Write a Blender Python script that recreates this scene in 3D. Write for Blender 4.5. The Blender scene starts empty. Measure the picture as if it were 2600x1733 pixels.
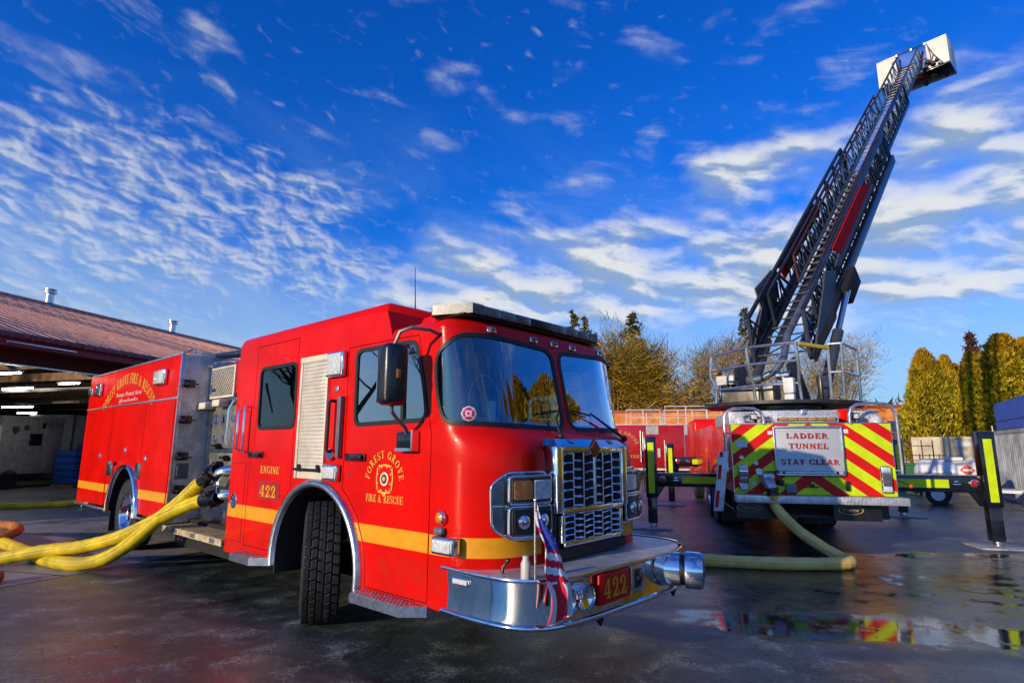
import bpy, bmesh, math, random
from mathutils import Vector, Matrix
from mathutils import noise as mnoise
from mathutils import geometry as mgeo

random.seed(7)
SC = bpy.context.scene
COL = SC.collection
PI = math.pi
rad = math.radians


# ------------------------------------------------------------------ materials
class NT:
    def __init__(self, mat):
        self.t = mat.node_tree
        self.t.nodes.clear()

    def n(self, typ, **kw):
        nd = self.t.nodes.new(typ)
        for k, v in kw.items():
            if hasattr(nd, k):
                setattr(nd, k, v)
        return nd

    def l(self, a, b):
        self.t.links.new(a, b)

    def math(self, op, a, b=None, c=None, clamp=False):
        nd = self.n('ShaderNodeMath', operation=op, use_clamp=clamp)
        for i, v in enumerate((a, b, c)):
            if v is None:
                continue
            if isinstance(v, (int, float)):
                nd.inputs[i].default_value = v
            else:
                self.l(v, nd.inputs[i])
        return nd.outputs[0]

    def noise(self, vec, scale, detail=4, rough=0.55, dist=0.0):
        nd = self.n('ShaderNodeTexNoise')
        nd.inputs['Scale'].default_value = scale
        nd.inputs['Detail'].default_value = detail
        nd.inputs['Roughness'].default_value = rough
        nd.inputs['Distortion'].default_value = dist
        if vec is not None:
            self.l(vec, nd.inputs['Vector'])
        return nd.outputs['Fac']

    def ramp(self, fac, stops, interp='LINEAR'):
        nd = self.n('ShaderNodeValToRGB')
        cr = nd.color_ramp
        cr.interpolation = interp
        while len(cr.elements) < len(stops):
            cr.elements.new(0.5)
        for e, (p, c) in zip(cr.elements, stops):
            e.position = p
            e.color = (*c, 1) if len(c) == 3 else c
        self.l(fac, nd.inputs['Fac'])
        return nd.outputs['Color']

    def mixc(self, fac, a, b, mode='MIX'):
        nd = self.n('ShaderNodeMix', data_type='RGBA', blend_type=mode)
        for sock, v in ((nd.inputs['Factor'], fac), (nd.inputs['A'], a), (nd.inputs['B'], b)):
            pass
        ins = [i for i in nd.inputs if i.enabled]
        for sock, v in zip((nd.inputs[0], nd.inputs[6], nd.inputs[7]), (fac, a, b)):
            if isinstance(v, (int, float)):
                sock.default_value = v
            elif isinstance(v, (tuple, list)):
                sock.default_value = (*v, 1) if len(v) == 3 else v
            else:
                self.l(v, sock)
        return nd.outputs[2]

    def smooth(self, v, a, b):
        nd = self.n('ShaderNodeMapRange', interpolation_type='SMOOTHSTEP')
        self.l(v, nd.inputs[0])
        nd.inputs[1].default_value = a
        nd.inputs[2].default_value = b
        return nd.outputs[0]

    def bump(self, h, strength=0.3, dist=0.01):
        nd = self.n('ShaderNodeBump')
        nd.inputs['Strength'].default_value = strength
        nd.inputs['Distance'].default_value = dist
        self.l(h, nd.inputs['Height'])
        return nd.outputs['Normal']


MATS = {}


def mat(name, col, rough=0.5, metal=0.0, coat=0.0, dirt=0.15, scale=6.0, bump=0.0, bscale=60.0, emit=None, estr=0.0,
        pattern=None, spec=0.5, rvar=0.12, grime=False):
    if name in MATS:
        return MATS[name]
    m = bpy.data.materials.new(name)
    m.use_nodes = True
    g = NT(m)
    out = g.n('ShaderNodeOutputMaterial')
    b = g.n('ShaderNodeBsdfPrincipled')
    g.l(b.outputs[0], out.inputs[0])
    tc = g.n('ShaderNodeTexCoord').outputs['Object']
    nz = g.noise(tc, scale, 6, 0.62)
    d = g.smooth(nz, 0.3, 0.72)
    lo = tuple(c * (1 - dirt * 1.6) for c in col)
    hi = tuple(min(1, c * (1 + dirt * 0.5)) for c in col)
    cc_ = g.mixc(d, lo, hi)
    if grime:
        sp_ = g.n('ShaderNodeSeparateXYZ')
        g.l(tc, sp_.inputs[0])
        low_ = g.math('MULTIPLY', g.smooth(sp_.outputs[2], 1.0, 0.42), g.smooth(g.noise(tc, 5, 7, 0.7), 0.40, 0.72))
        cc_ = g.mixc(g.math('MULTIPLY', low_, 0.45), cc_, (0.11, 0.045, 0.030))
    g.l(cc_, b.inputs['Base Color'])
    nz2 = g.noise(tc, scale * 2.7, 5, 0.6)
    g.l(g.math('ADD', g.math('MULTIPLY', g.math('SUBTRACT', nz2, 0.5), rvar * 2), rough, clamp=True), b.inputs['Roughness'])
    b.inputs['Metallic'].default_value = metal
    b.inputs['Coat Weight'].default_value = coat
    b.inputs['Coat Roughness'].default_value = 0.03
    b.inputs['Specular IOR Level'].default_value = spec
    if emit:
        b.inputs['Emission Color'].default_value = (*emit, 1)
        b.inputs['Emission Strength'].default_value = estr
    h = None
    if pattern == 'plate':
        vo = g.n('ShaderNodeTexVoronoi')
        vo.inputs['Scale'].default_value = bscale
        vo.inputs['Randomness'].default_value = 0.0
        mp = g.n('ShaderNodeMapping')
        mp.inputs['Rotation'].default_value = (0.785, 0.785, 0.785)
        mp.inputs['Scale'].default_value = (1, 1, 1)
        g.l(tc, mp.inputs['Vector'])
        g.l(mp.outputs[0], vo.inputs['Vector'])
        h = g.smooth(vo.outputs['Distance'], 0.28, 0.5)
        g.l(g.bump(h, 0.8, 0.004), b.inputs['Normal'])
    elif bump > 0:
        h = g.noise(tc, bscale, 4, 0.6)
        g.l(g.bump(h, bump, 0.01), b.inputs['Normal'])
    MATS[name] = m
    return m


def glass_mat(name, tint, refl=1.0, ior=1.5):
    m = bpy.data.materials.new(name)
    m.use_nodes = True
    g = NT(m)
    out = g.n('ShaderNodeOutputMaterial')
    tr = g.n('ShaderNodeBsdfTransparent')
    tr.inputs[0].default_value = (*tint, 1)
    gl = g.n('ShaderNodeBsdfGlossy')
    gl.inputs['Roughness'].default_value = 0.0
    gl.inputs[0].default_value = (0.95, 0.98, 1, 1)
    fr = g.n('ShaderNodeFresnel')
    fr.inputs[0].default_value = ior
    mx = g.n('ShaderNodeMixShader')
    g.l(g.math('MULTIPLY', fr.outputs[0], refl, clamp=True), mx.inputs[0])
    g.l(tr.outputs[0], mx.inputs[1])
    g.l(gl.outputs[0], mx.inputs[2])
    g.l(mx.outputs[0], out.inputs[0])
    MATS[name] = m
    return m


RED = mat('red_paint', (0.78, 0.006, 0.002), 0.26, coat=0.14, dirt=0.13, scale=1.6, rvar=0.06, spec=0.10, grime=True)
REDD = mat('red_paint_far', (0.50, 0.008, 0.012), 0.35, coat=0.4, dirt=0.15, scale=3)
GOLD = mat('gold_stripe', (0.86, 0.36, 0.012), 0.35, dirt=0.08, scale=9)
GOLDL = mat('gold_leaf', (0.88, 0.50, 0.07), 0.35, dirt=0.15, scale=30)
CHROME = mat('chrome', (0.80, 0.81, 0.83), 0.06, metal=1, dirt=0.06, rvar=0.03)
CHROMED = mat('dark_chrome', (0.30, 0.31, 0.33), 0.12, metal=1, dirt=0.15, rvar=0.04)
ALU = mat('brushed_aluminium', (0.66, 0.67, 0.69), 0.32, metal=1, dirt=0.16, scale=14)
STEEL = mat('stainless_panel', (0.55, 0.54, 0.50), 0.26, metal=1, dirt=0.25, scale=4, bump=0.05, bscale=8)
PLATE = mat('tread_plate', (0.66, 0.68, 0.70), 0.38, metal=0.5, dirt=0.2, scale=7, pattern='plate', bscale=38)
PLATEB = mat('tread_plate_step', (0.74, 0.62, 0.38), 0.45, metal=0.15, dirt=0.35, scale=9, pattern='plate', bscale=22)
BLACK = mat('black_paint', (0.012, 0.012, 0.013), 0.35, dirt=0.3, scale=8)
GLOSSB = mat('gloss_black', (0.010, 0.010, 0.012), 0.18, coat=0.6, dirt=0.3, scale=5)
RUBBER = mat('tyre_rubber', (0.014, 0.015, 0.018), 0.72, dirt=0.45, scale=10, bump=0.15, bscale=120)
TRIM = mat('rubber_trim', (0.008, 0.008, 0.009), 0.55, dirt=0.2)
DARK = mat('dark_underbody', (0.010, 0.010, 0.011), 0.8, dirt=0.4)
INT = mat('cab_interior', (0.16, 0.30, 0.30), 0.8, dirt=0.3)
INTL = mat('cab_lining', (0.45, 0.62, 0.58), 0.8, dirt=0.2)
LENSW = mat('clear_lens', (0.70, 0.73, 0.74), 0.15, coat=0.5, dirt=0.2, scale=30, bump=0.10, bscale=40)
LENSA = mat('amber_lens', (0.75, 0.22, 0.01), 0.15, coat=0.6, dirt=0.25, scale=30, bump=0.2, bscale=70)
LENSD = mat('smoked_lens', (0.10, 0.11, 0.12), 0.12, coat=0.7, dirt=0.3, scale=30, bump=0.2, bscale=50)
LENSR = mat('red_lens', (0.55, 0.01, 0.012), 0.15, coat=0.6, dirt=0.2, scale=30)
SHUT = mat('shutter_slats', (0.74, 0.68, 0.56), 0.42, metal=0.25, dirt=0.12, scale=5)
CREAMM = mat('cream_trim', (0.80, 0.74, 0.60), 0.4, dirt=0.12)
WHITE = mat('white_paint', (0.78, 0.78, 0.77), 0.35, dirt=0.12, scale=5)
YEL = mat('lime_reflective', (0.68, 0.88, 0.0), 0.4, dirt=0.14, scale=3)
REDR = mat('red_reflective', (0.72, 0.008, 0.008), 0.45, dirt=0.14, scale=3, spec=0.3)
HOSE = mat('yellow_hose_jacket', (0.80, 0.60, 0.01), 0.5, dirt=0.28, scale=3.5, bump=0.35, bscale=70)
HOSEP = mat('pale_hose_jacket', (1.0, 0.66, 0.20), 0.6, dirt=0.15, spec=0.2, scale=4, bump=0.35, bscale=70)
HOSEB = mat('brown_hose_jacket', (0.50, 0.17, 0.03), 0.55, dirt=0.3, scale=4, bump=0.3, bscale=70)
NAVY = mat('ladder_blue_grey', (0.028, 0.038, 0.066), 0.36, metal=0.2, dirt=0.2, scale=3)
BOARD = mat('matt_red_board', (0.82, 0.008, 0.01), 0.75, dirt=0.12, spec=0.1)
GREYP = mat('grey_paint', (0.14, 0.16, 0.19), 0.35, dirt=0.15)
LADS = mat('ladder_bright', (0.60, 0.60, 0.60), 0.3, metal=0.9, dirt=0.2)
PLUM = mat('ladder_tip_brown', (0.085, 0.035, 0.040), 0.4, metal=0.3, dirt=0.3)
TUBE = mat('rail_tube', (0.70, 0.70, 0.69), 0.25, metal=0.9, dirt=0.15)
CREAMB = mat('bucket_cream', (0.80, 0.77, 0.68), 0.45, dirt=0.08, scale=3)
WSGLASS = glass_mat('windscreen_glass', (0.74, 0.96, 0.90), 5.0, 1.5)
DARKGLASS = glass_mat('dark_side_glass', (0.16, 0.16, 0.15), 1.2, 1.5)
SIDEGLASS = glass_mat('side_glass', (0.30, 0.37, 0.35), 6.0, 1.5)


# ------------------------------------------------------------------ mesh builder
class MB:
    def __init__(self, frame=None):
        self.v = []
        self.f = []
        self.mi = []
        self.cur = 0
        self.frame = frame or Matrix.Identity(4)

    def add(self, vs, fs):
        o = len(self.v)
        self.v += [tuple(v) for v in vs]
        self.f += [tuple(i + o for i in f) for f in fs]
        self.mi += [self.cur] * len(fs)
        return self

    def poly(self, pts):
        return self.add(pts, [tuple(range(len(pts)))])

    def box(self, x0, x1, y0, y1, z0, z1, bev=0.0, seg=2):
        if x0 > x1: x0, x1 = x1, x0
        if y0 > y1: y0, y1 = y1, y0
        if z0 > z1: z0, z1 = z1, z0
        c = [(x, y, z) for z in (z0, z1) for y in (y0, y1) for x in (x0, x1)]
        return self._hex(c, bev, seg)

    def _hex(self, c, bev=0.0, seg=2):
        fs = [(0, 2, 3, 1), (4, 5, 7, 6), (0, 1, 5, 4), (2, 6, 7, 3), (0, 4, 6, 2), (1, 3, 7, 5)]
        if bev <= 0:
            return self.add(c, fs)
        bm = bmesh.new()
        vs = [bm.verts.new(p) for p in c]
        for f in fs:
            bm.faces.new([vs[i] for i in f])
        bmesh.ops.bevel(bm, geom=list(bm.edges), offset=bev, segments=seg, affect='EDGES', profile=0.5, clamp_overlap=True)
        bm.verts.index_update()
        self.add([v.co[:] for v in bm.verts], [[v.index for v in f.verts] for f in bm.faces])
        bm.free()
        return self

    def obox(self, c, ux, uy, uz, bev=0.0, seg=2):
        c, ux, uy, uz = map(Vector, (c, ux, uy, uz))
        pts = [c + ux * a + uy * b + uz * d for d in (-1, 1) for b in (-1, 1) for a in (-1, 1)]
        return self._hex([p[:] for p in pts], bev, seg)

    def bar(self, p0, p1, w, h, up=(0, 0, 1), bev=0.0):
        p0, p1 = Vector(p0), Vector(p1)
        d = (p1 - p0)
        L = d.length
        if L < 1e-6: return self
        d.normalize()
        up = Vector(up)
        s = d.cross(up)
        if s.length < 1e-4:
            s = d.cross(Vector((1, 0, 0)))
        s.normalize()
        u = s.cross(d)
        return self.obox((p0 + p1) / 2, s * w / 2, d * L / 2, u * h / 2, bev)

    def tube(self, path, r, n=8, caps=True, closed=False):
        P = [Vector(p) for p in path]
        m = len(P)
        rr = r if isinstance(r, (list, tuple)) else [r] * m
        T = []
        for i in range(m):
            a = P[i - 1] if (i > 0 or closed) else P[i]
            b = P[(i + 1) % m] if (i < m - 1 or closed) else P[i]
            t = b - a
            T.append(t.normalized() if t.length > 1e-9 else Vector((0, 0, 1)))
        ref = Vector((0, 0, 1)) if abs(T[0].z) < 0.9 else Vector((1, 0, 0))
        u = T[0].cross(ref).normalized()
        vs = []
        for i in range(m):
            u = u - T[i] * u.dot(T[i])
            u.normalize()
            w = T[i].cross(u)
            for k in range(n):
                a = 2 * PI * k / n
                vs.append((P[i] + (u * math.cos(a) + w * math.sin(a)) * rr[i])[:])
        fs = []
        for i in range(m if closed else m - 1):
            j = (i + 1) % m
            for k in range(n):
                k2 = (k + 1) % n
                fs.append((i * n + k, i * n + k2, j * n + k2, j * n + k))
        if caps and not closed:
            fs.append(tuple(range(n - 1, -1, -1)))
            fs.append(tuple(range((m - 1) * n, m * n)))
        return self.add(vs, fs)

    def cyl(self, p0, p1, r, n=16, r1=None):
        return self.tube([p0, p1], [r, r if r1 is None else r1], n)

    def lathe(self, o, ax, prof, n=24, closed=False):
        o, ax = Vector(o), Vector(ax).normalized()
        ref = Vector((0, 0, 1)) if abs(ax.z) < 0.9 else Vector((1, 0, 0))
        u = ax.cross(ref).normalized()
        w = ax.cross(u)
        vs = []
        for r, h in prof:
            for k in range(n):
                a = 2 * PI * k / n
                vs.append((o + ax * h + (u * math.cos(a) + w * math.sin(a)) * max(r, 1e-4))[:])
        fs = []
        m = len(prof)
        for i in range(m if closed else m - 1):
            j = (i + 1) % m
            for k in range(n):
                k2 = (k + 1) % n
                fs.append((i * n + k, i * n + k2, j * n + k2, j * n + k))
        return self.add(vs, fs)

    def prism(self, pts, vec):
        n = len(pts)
        vec = Vector(vec)
        a = [Vector(p)[:] for p in pts]
        b = [(Vector(p) + vec)[:] for p in pts]
        fs = [tuple(range(n - 1, -1, -1)), tuple(range(n, 2 * n))]
        for i in range(n):
            j = (i + 1) % n
            fs.append((i, j, n + j, n + i))
        return self.add(a + b, fs)

    def ball(self, c, r, n=12, m=8, sx=1, sy=1, sz=1):
        prof = []
        vs = []
        fs = []
        c = Vector(c)
        for i in range(m + 1):
            t = PI * i / m
            for k in range(n):
                a = 2 * PI * k / n
                vs.append((c.x + r * sx * math.sin(t) * math.cos(a) + (1e-5 if i in (0, m) else 0) * math.cos(a), c.y + r * sy * math.sin(t) * math.sin(a), c.z + r * sz * math.cos(t)))
        for i in range(m):
            for k in range(n):
                k2 = (k + 1) % n
                fs.append((i * n + k, i * n + k2, (i + 1) * n + k2, (i + 1) * n + k))
        return self.add(vs, fs)

    def build(self, name, mats, parent=None, smooth=0.6, recalc=True, label=None, kind=None):
        me = bpy.data.meshes.new(name)
        fr = self.frame
        me.from_pydata([(fr @ Vector(v))[:] for v in self.v], [], self.f)
        if not isinstance(mats, (list, tuple)):
            mats = [mats]
        for m in mats:
            me.materials.append(m)
        if len(mats) > 1:
            for p, i in zip(me.polygons, self.mi):
                p.material_index = i
        bm = bmesh.new()
        bm.from_mesh(me)
        if recalc:
            bmesh.ops.recalc_face_normals(bm, faces=bm.faces[:])
        if smooth:
            for f in bm.faces:
                f.smooth = True
            for e in bm.edges:
                if len(e.link_faces) == 2:
                    try:
                        if e.calc_face_angle() > smooth:
                            e.smooth = False
                    except ValueError:
                        pass
        bm.to_mesh(me)
        bm.free()
        o = bpy.data.objects.new(name, me)
        COL.objects.link(o)
        if parent is not None:
            o.parent = parent
        if label: o['label'] = label
        if kind: o['kind'] = kind
        return o


def thing(name, label, cat, loc=(0, 0, 0), rz=0.0, group=None):
    o = bpy.data.objects.new(name, None)
    COL.objects.link(o)
    o.location = loc
    o.rotation_euler = (0, 0, rz)
    o.empty_display_size = 0.3
    o['label'] = label
    o['category'] = cat
    if group: o['group'] = group
    return o


def tag(o, label, cat, group=None):
    o['label'] = label
    o['category'] = cat
    if group: o['group'] = group
    return o


def struct(o):
    o['kind'] = 'structure'
    return o


def wm(loc, rz):
    return Matrix.Translation(Vector(loc)) @ Matrix.Rotation(rz, 4, 'Z')


def rrect(x0, x1, y0, y1, r, n=5):
    """rounded rectangle loop, counter-clockwise"""
    if not isinstance(r, (list, tuple)):
        r = [r] * 4
    out = []
    for (cx, cy, a0, q) in ((x1, y0, -90, 0), (x1, y1, 0, 1), (x0, y1, 90, 2), (x0, y0, 180, 3)):
        rr = r[q]
        sx = -1 if cx == x1 else 1
        sy = 1 if cy == y0 else -1
        for i in range(n + 1):
            a = rad(a0 + 90 * i / n)
            out.append((cx + sx * rr + rr * math.cos(a), cy + sy * rr + rr * math.sin(a)))
    return out


def inpoly(p, poly):
    x, y = p
    c = False
    j = len(poly) - 1
    for i in range(len(poly)):
        xi, yi = poly[i]
        xj, yj = poly[j]
        if (yi > y) != (yj > y) and x < (xj - xi) * (y - yi) / (yj - yi) + xi:
            c = not c
        j = i
    return c


def segdist(p, a, b):
    ax, ay = a
    bx, by = b
    px, py = p
    dx, dy = bx - ax, by - ay
    L = dx * dx + dy * dy
    t = 0 if L < 1e-12 else max(0, min(1, ((px - ax) * dx + (py - ay) * dy) / L))
    return math.hypot(px - ax - t * dx, py - ay - t * dy)


def clip_convex(poly, clip):
    """Sutherland-Hodgman; clip is CCW convex"""
    out = list(poly)
    for i in range(len(clip)):
        a = clip[i]
        b = clip[(i + 1) % len(clip)]
        inp, out = out, []
        if not inp: return []
        def side(p): return (b[0] - a[0]) * (p[1] - a[1]) - (b[1] - a[1]) * (p[0] - a[0])
        for k in range(len(inp)):
            p, q = inp[k], inp[(k + 1) % len(inp)]
            sp, sq = side(p), side(q)
            if sp >= 0: out.append(p)
            if (sp >= 0) != (sq >= 0):
                t = sp / (sp - sq)
                out.append((p[0] + (q[0] - p[0]) * t, p[1] + (q[1] - p[1]) * t))
    return out


def cdt_regions(loops, steiner, classify):
    """constrained triangulation of closed loops + free points; classify(cx,cy)->key or None. returns verts2d, {key: tris}"""
    pts, edges = [], []
    segs = []
    for lp in loops:
        o = len(pts)
        n = len(lp)
        pts += [Vector(p) for p in lp]
        for i in range(n):
            edges.append((o + i, o + (i + 1) % n))
            segs.append((lp[i], lp[(i + 1) % n]))
    for p in steiner:
        if all(segdist(p, a, b) > 0.012 for a, b in segs):
            pts.append(Vector(p))
    ov, oe, of, *_ = mgeo.delaunay_2d_cdt(pts, edges, [], 0, 1e-5)
    reg = {}
    for f in of:
        cx = sum(ov[i].x for i in f) / len(f)
        cy = sum(ov[i].y for i in f) / len(f)
        k = classify(cx, cy)
        if k is not None:
            reg.setdefault(k, []).append(tuple(f))
    return [tuple(v) for v in ov], reg


# ------------------------------------------------------------------ serif lettering
def _rect(x0, y0, x1, y1): return [(x0, y0), (x1, y0), (x1, y1), (x0, y1)]


def _arc(cx, cy, rx, ry, a0, a1, tx, ty, n=10):
    o = []
    i_ = []
    for k in range(n + 1):
        a = rad(a0 + (a1 - a0) * k / n)
        o.append((cx + rx * math.cos(a), cy + ry * math.sin(a)))
        i_.append((cx + (rx - tx) * math.cos(a), cy + (ry - ty) * math.sin(a)))
    return [[o[k], o[k + 1], i_[k + 1], i_[k]] for k in range(n)]


def _stem(x, w=0.17, s=0.07, y0=0, y1=1):
    r = [_rect(x, y0, x + w, y1)]
    if s > 0:
        r += [_rect(x - s, y0, x + w + s, y0 + 0.06), _rect(x - s, y1 - 0.06, x + w + s, y1)]
    return r


def _ln(x0, y0, x1, y1, w):
    return [[(x0 - w / 2, y0), (x0 + w / 2, y0), (x1 + w / 2, y1), (x1 - w / 2, y1)]]


T_ = 0.075
GL = {
    'E': (_stem(0.08) + [_rect(0.2, 0, 0.58, T_), _rect(0.2, 0.47, 0.47, 0.47 + T_), _rect(0.2, 1 - T_, 0.56, 1), _rect(0.52, 0, 0.6, 0.26), _rect(0.5, 0.76, 0.57, 1), _rect(0.42, 0.4, 0.48, 0.62)], 0.66),
    'F': (_stem(0.08) + [_rect(0.2, 0.47, 0.46, 0.47 + T_), _rect(0.2, 1 - T_, 0.55, 1), _rect(0.49, 0.74, 0.56, 1), _rect(0.41, 0.38, 0.47, 0.64)], 0.62),
    'I': (_stem(0.08), 0.36),
    'L': (_stem(0.08) + [_rect(0.2, 0, 0.56, T_), _rect(0.5, 0, 0.58, 0.3)], 0.63),
    'T': (_stem(0.25, 0.17, 0.07) + [_rect(0.02, 1 - T_, 0.65, 1), _rect(0.02, 0.74, 0.09, 1), _rect(0.58, 0.74, 0.65, 1)], 0.70),
    'N': (_stem(0.10, 0.08, 0.07) + _stem(0.56, 0.08, 0.07) + _ln(0.62, 0.0, 0.16, 1.0, 0.2), 0.78),
    'U': ([_rect(0.08, 0.28, 0.25, 1), _rect(0.56, 0.28, 0.64, 1), _rect(0.0, 0.94, 0.33, 1), _rect(0.49, 0.94, 0.71, 1)] + _arc(0.36, 0.28, 0.28, 0.28, 180, 360, 0.12, 0.1), 0.74),
    'V': (_ln(0.38, 0, 0.16, 1, 0.19) + _ln(0.38, 0, 0.60, 1, 0.08) + [_rect(0.02, 0.94, 0.32, 1), _rect(0.48, 0.94, 0.72, 1)], 0.74),
    'Y': (_stem(0.28, 0.17, 0.07, 0, 0.5) + _ln(0.37, 0.42, 0.15, 1, 0.18) + _ln(0.37, 0.42, 0.60, 1, 0.08) + [_rect(0.02, 0.94, 0.3, 1), _rect(0.48, 0.94, 0.72, 1)], 0.74),
    'A': (_ln(0.12, 0, 0.36, 1, 0.08) + _ln(0.62, 0, 0.38, 1, 0.19) + [_rect(0.2, 0.28, 0.54, 0.35), _rect(0.0, 0, 0.25, 0.06), _rect(0.46, 0, 0.77, 0.06)], 0.78),
    'D': (_stem(0.08) + _arc(0.2, 0.5, 0.5, 0.5, -90, 90, 0.17, 0.075, 12), 0.76),
    'O': (_arc(0.40, 0.5, 0.40, 0.51, 0, 360, 0.17, 0.07, 20), 0.84),
    'C': (_arc(0.40, 0.5, 0.39, 0.51, 40, 320, 0.17, 0.075, 16) + [_rect(0.63, 0.62, 0.7, 0.95), _rect(0.64, 0.08, 0.7, 0.3)], 0.75),
    'G': (_arc(0.40, 0.5, 0.39, 0.51, 40, 330, 0.17, 0.075, 16) + [_rect(0.6, 0.05, 0.76, 0.45), _rect(0.5, 0.42, 0.8, 0.48), _rect(0.63, 0.65, 0.7, 0.95)], 0.84),
    'R': (_stem(0.08) + _arc(0.2, 0.74, 0.38, 0.26, -90, 90, 0.16, 0.07, 10) + _ln(0.62, 0, 0.36, 0.52, 0.18) + [_rect(0.52, 0, 0.76, 0.06)], 0.76),
    'S': (_arc(0.31, 0.73, 0.27, 0.28, 45, 240, 0.13, 0.08, 10) + _arc(0.31, 0.26, 0.28, 0.27, -135, 60, 0.13, 0.08, 10) + _ln(0.42, 0.42, 0.2, 0.58, 0.2) + [_rect(0.49, 0.72, 0.55, 0.98), _rect(0.05, 0.03, 0.11, 0.3)], 0.64),
    '&': (_arc(0.30, 0.76, 0.20, 0.25, 0, 360, 0.08, 0.07, 12) + _arc(0.30, 0.28, 0.30, 0.29, 30, 360, 0.12, 0.08, 14) + _ln(0.70, 0, 0.22, 0.66, 0.15) + [_rect(0.55, 0.42, 0.8, 0.48)], 0.86),
    'P': (_stem(0.08) + _arc(0.2, 0.72, 0.38, 0.28, -90, 90, 0.16, 0.07, 10), 0.64),
    '4': ([_rect(0.40, 0, 0.60, 1.0), _rect(0.28, 0, 0.72, 0.09), _rect(0.02, 0.24, 0.74, 0.35)] + [[(0.02, 0.35), (0.14, 0.35), (0.50, 1.0), (0.40, 1.0)]], 0.80),
    '2': (_arc(0.34, 0.70, 0.31, 0.31, -20, 200, 0.18, 0.10, 12) + [[(0.06, 0.0), (0.30, 0.0), (0.66, 0.62), (0.46, 0.62)], _rect(0.04, 0.0, 0.68, 0.14), _rect(0.58, 0.0, 0.70, 0.32)] + _arc(0.16, 0.66, 0.13, 0.12, 0, 360, 0.129, 0.119, 10), 0.76),
    '5': (_arc(0.33, 0.32, 0.31, 0.33, -140, 120, 0.17, 0.10, 12) + [_rect(0.10, 0.5, 0.2, 1), _rect(0.10, 0.86, 0.6, 1)], 0.72),
    '1': (_stem(0.2, 0.2, 0.1) + [_rect(0.06, 0.78, 0.2, 0.88)], 0.58),
    ' ': ([], 0.40),
}


def glyph_width(txt, gap=0.06):
    return sum(GL[c][1] + gap for c in txt) - gap


def text_mb(mb, txt, fn, h, width=None, gap=0.06, lift=0.0):
    """fn(u,v,w)->3d: u along the baseline in metres, v up, w off the surface"""
    k = h if width is None else width / glyph_width(txt, gap)
    x = 0.0
    q = 0
    for ch in txt:
        polys, w = GL[ch]
        for p in polys:
            q += 1
            mb.poly([fn((x + a) * k, b * h, lift + 0.00012 * (q % 24)) for a, b in p])
        x += w + gap
    return mb


def font_mb(mb, txt, fn, h, width=None, shear=0.0):
    cu = bpy.data.curves.new('lettering_curve', 'FONT')
    cu.body = txt
    cu.shear = shear
    cu.resolution_u = 2
    ob = bpy.data.objects.new('lettering_curve', cu)
    COL.objects.link(ob)
    dg = bpy.context.evaluated_depsgraph_get()
    me = bpy.data.meshes.new_from_object(ob.evaluated_get(dg))
    xs = [v.co.x for v in me.vertices]
    ys = [v.co.y for v in me.vertices]
    if xs:
        x0, x1 = min(xs), max(xs)
        y1 = max(ys)
        kx = h / y1 if width is None else width / (x1 - x0)
        ky = h / y1
        mb.add([fn((v.co.x - x0) * kx, v.co.y * ky, 0) for v in me.vertices], [tuple(p.vertices) for p in me.polygons])
    bpy.data.objects.remove(ob)
    bpy.data.curves.remove(cu)
    bpy.data.meshes.remove(me)
    return mb
# ------------------------------------------------------------------ camera, sun, sky
CAM_H = 1.65
cam_d = bpy.data.cameras.new('camera')
cam = bpy.data.objects.new('camera', cam_d)
COL.objects.link(cam)
SC.camera = cam
cam_d.sensor_width = 36.0
cam_d.lens = 36.0 * 1473.6 / 2600.0
cam_d.clip_end = 2000
cam_d.clip_start = 0.05
PITCH, ROLL = 0.179276, 0.00388
_cp, _sp = math.cos(PITCH), math.sin(PITCH)
_r, _u, _f = Vector((1, 0, 0)), Vector((0, -_sp, _cp)), Vector((0, _cp, _sp))
_R = _r * math.cos(ROLL) + _u * math.sin(ROLL)
_U = -_r * math.sin(ROLL) + _u * math.cos(ROLL)
cam.matrix_world = Matrix(((_R.x, _U.x, -_f.x, 0), (_R.y, _U.y, -_f.y, 0), (_R.z, _U.z, -_f.z, CAM_H), (0, 0, 0, 1)))

SUN_AZ, SUN_EL = rad(229.0), rad(13.0)     # compass angle from +Y towards +X
sd = Vector((math.sin(SUN_AZ) * math.cos(SUN_EL), math.cos(SUN_AZ) * math.cos(SUN_EL), math.sin(SUN_EL)))
ld = bpy.data.lights.new('sun', 'SUN')
ld.energy = 4.1
ld.angle = rad(0.6)
ld.color = (1.0, 0.80, 0.55)
sun = bpy.data.objects.new('sun', ld)
COL.objects.link(sun)
sun.rotation_euler = (-sd).to_track_quat('-Z', 'Y').to_euler()

world = bpy.data.worlds.new('World')
SC.world = world
world.use_nodes = True
g = NT(world)
wo = g.n('ShaderNodeOutputWorld')
bg = g.n('ShaderNodeBackground')
bg.inputs['Strength'].default_value = 0.145
g.l(bg.outputs[0], wo.inputs[0])
sky = g.n('ShaderNodeTexSky')
sky.sky_type = 'NISHITA'
sky.sun_disc = False
sky.sun_elevation = SUN_EL
sky.sun_rotation = SUN_AZ
sky.air_density = 1.0
sky.dust_density = 0.3
sky.ozone_density = 2.5
tc = g.n('ShaderNodeTexCoord').outputs['Generated']
sx = g.n('ShaderNodeSeparateXYZ')
g.l(tc, sx.inputs[0])
X, Y, Z = sx.outputs
az = g.math('MULTIPLY', g.math('ARCTAN2', X, Y), 180 / PI)
el = g.math('MULTIPLY', g.math('ARCSINE', Z), 180 / PI)
pv = g.n('ShaderNodeCombineXYZ')
g.l(az, pv.inputs[0])
g.l(el, pv.inputs[1])
P0 = pv.outputs[0]


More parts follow.
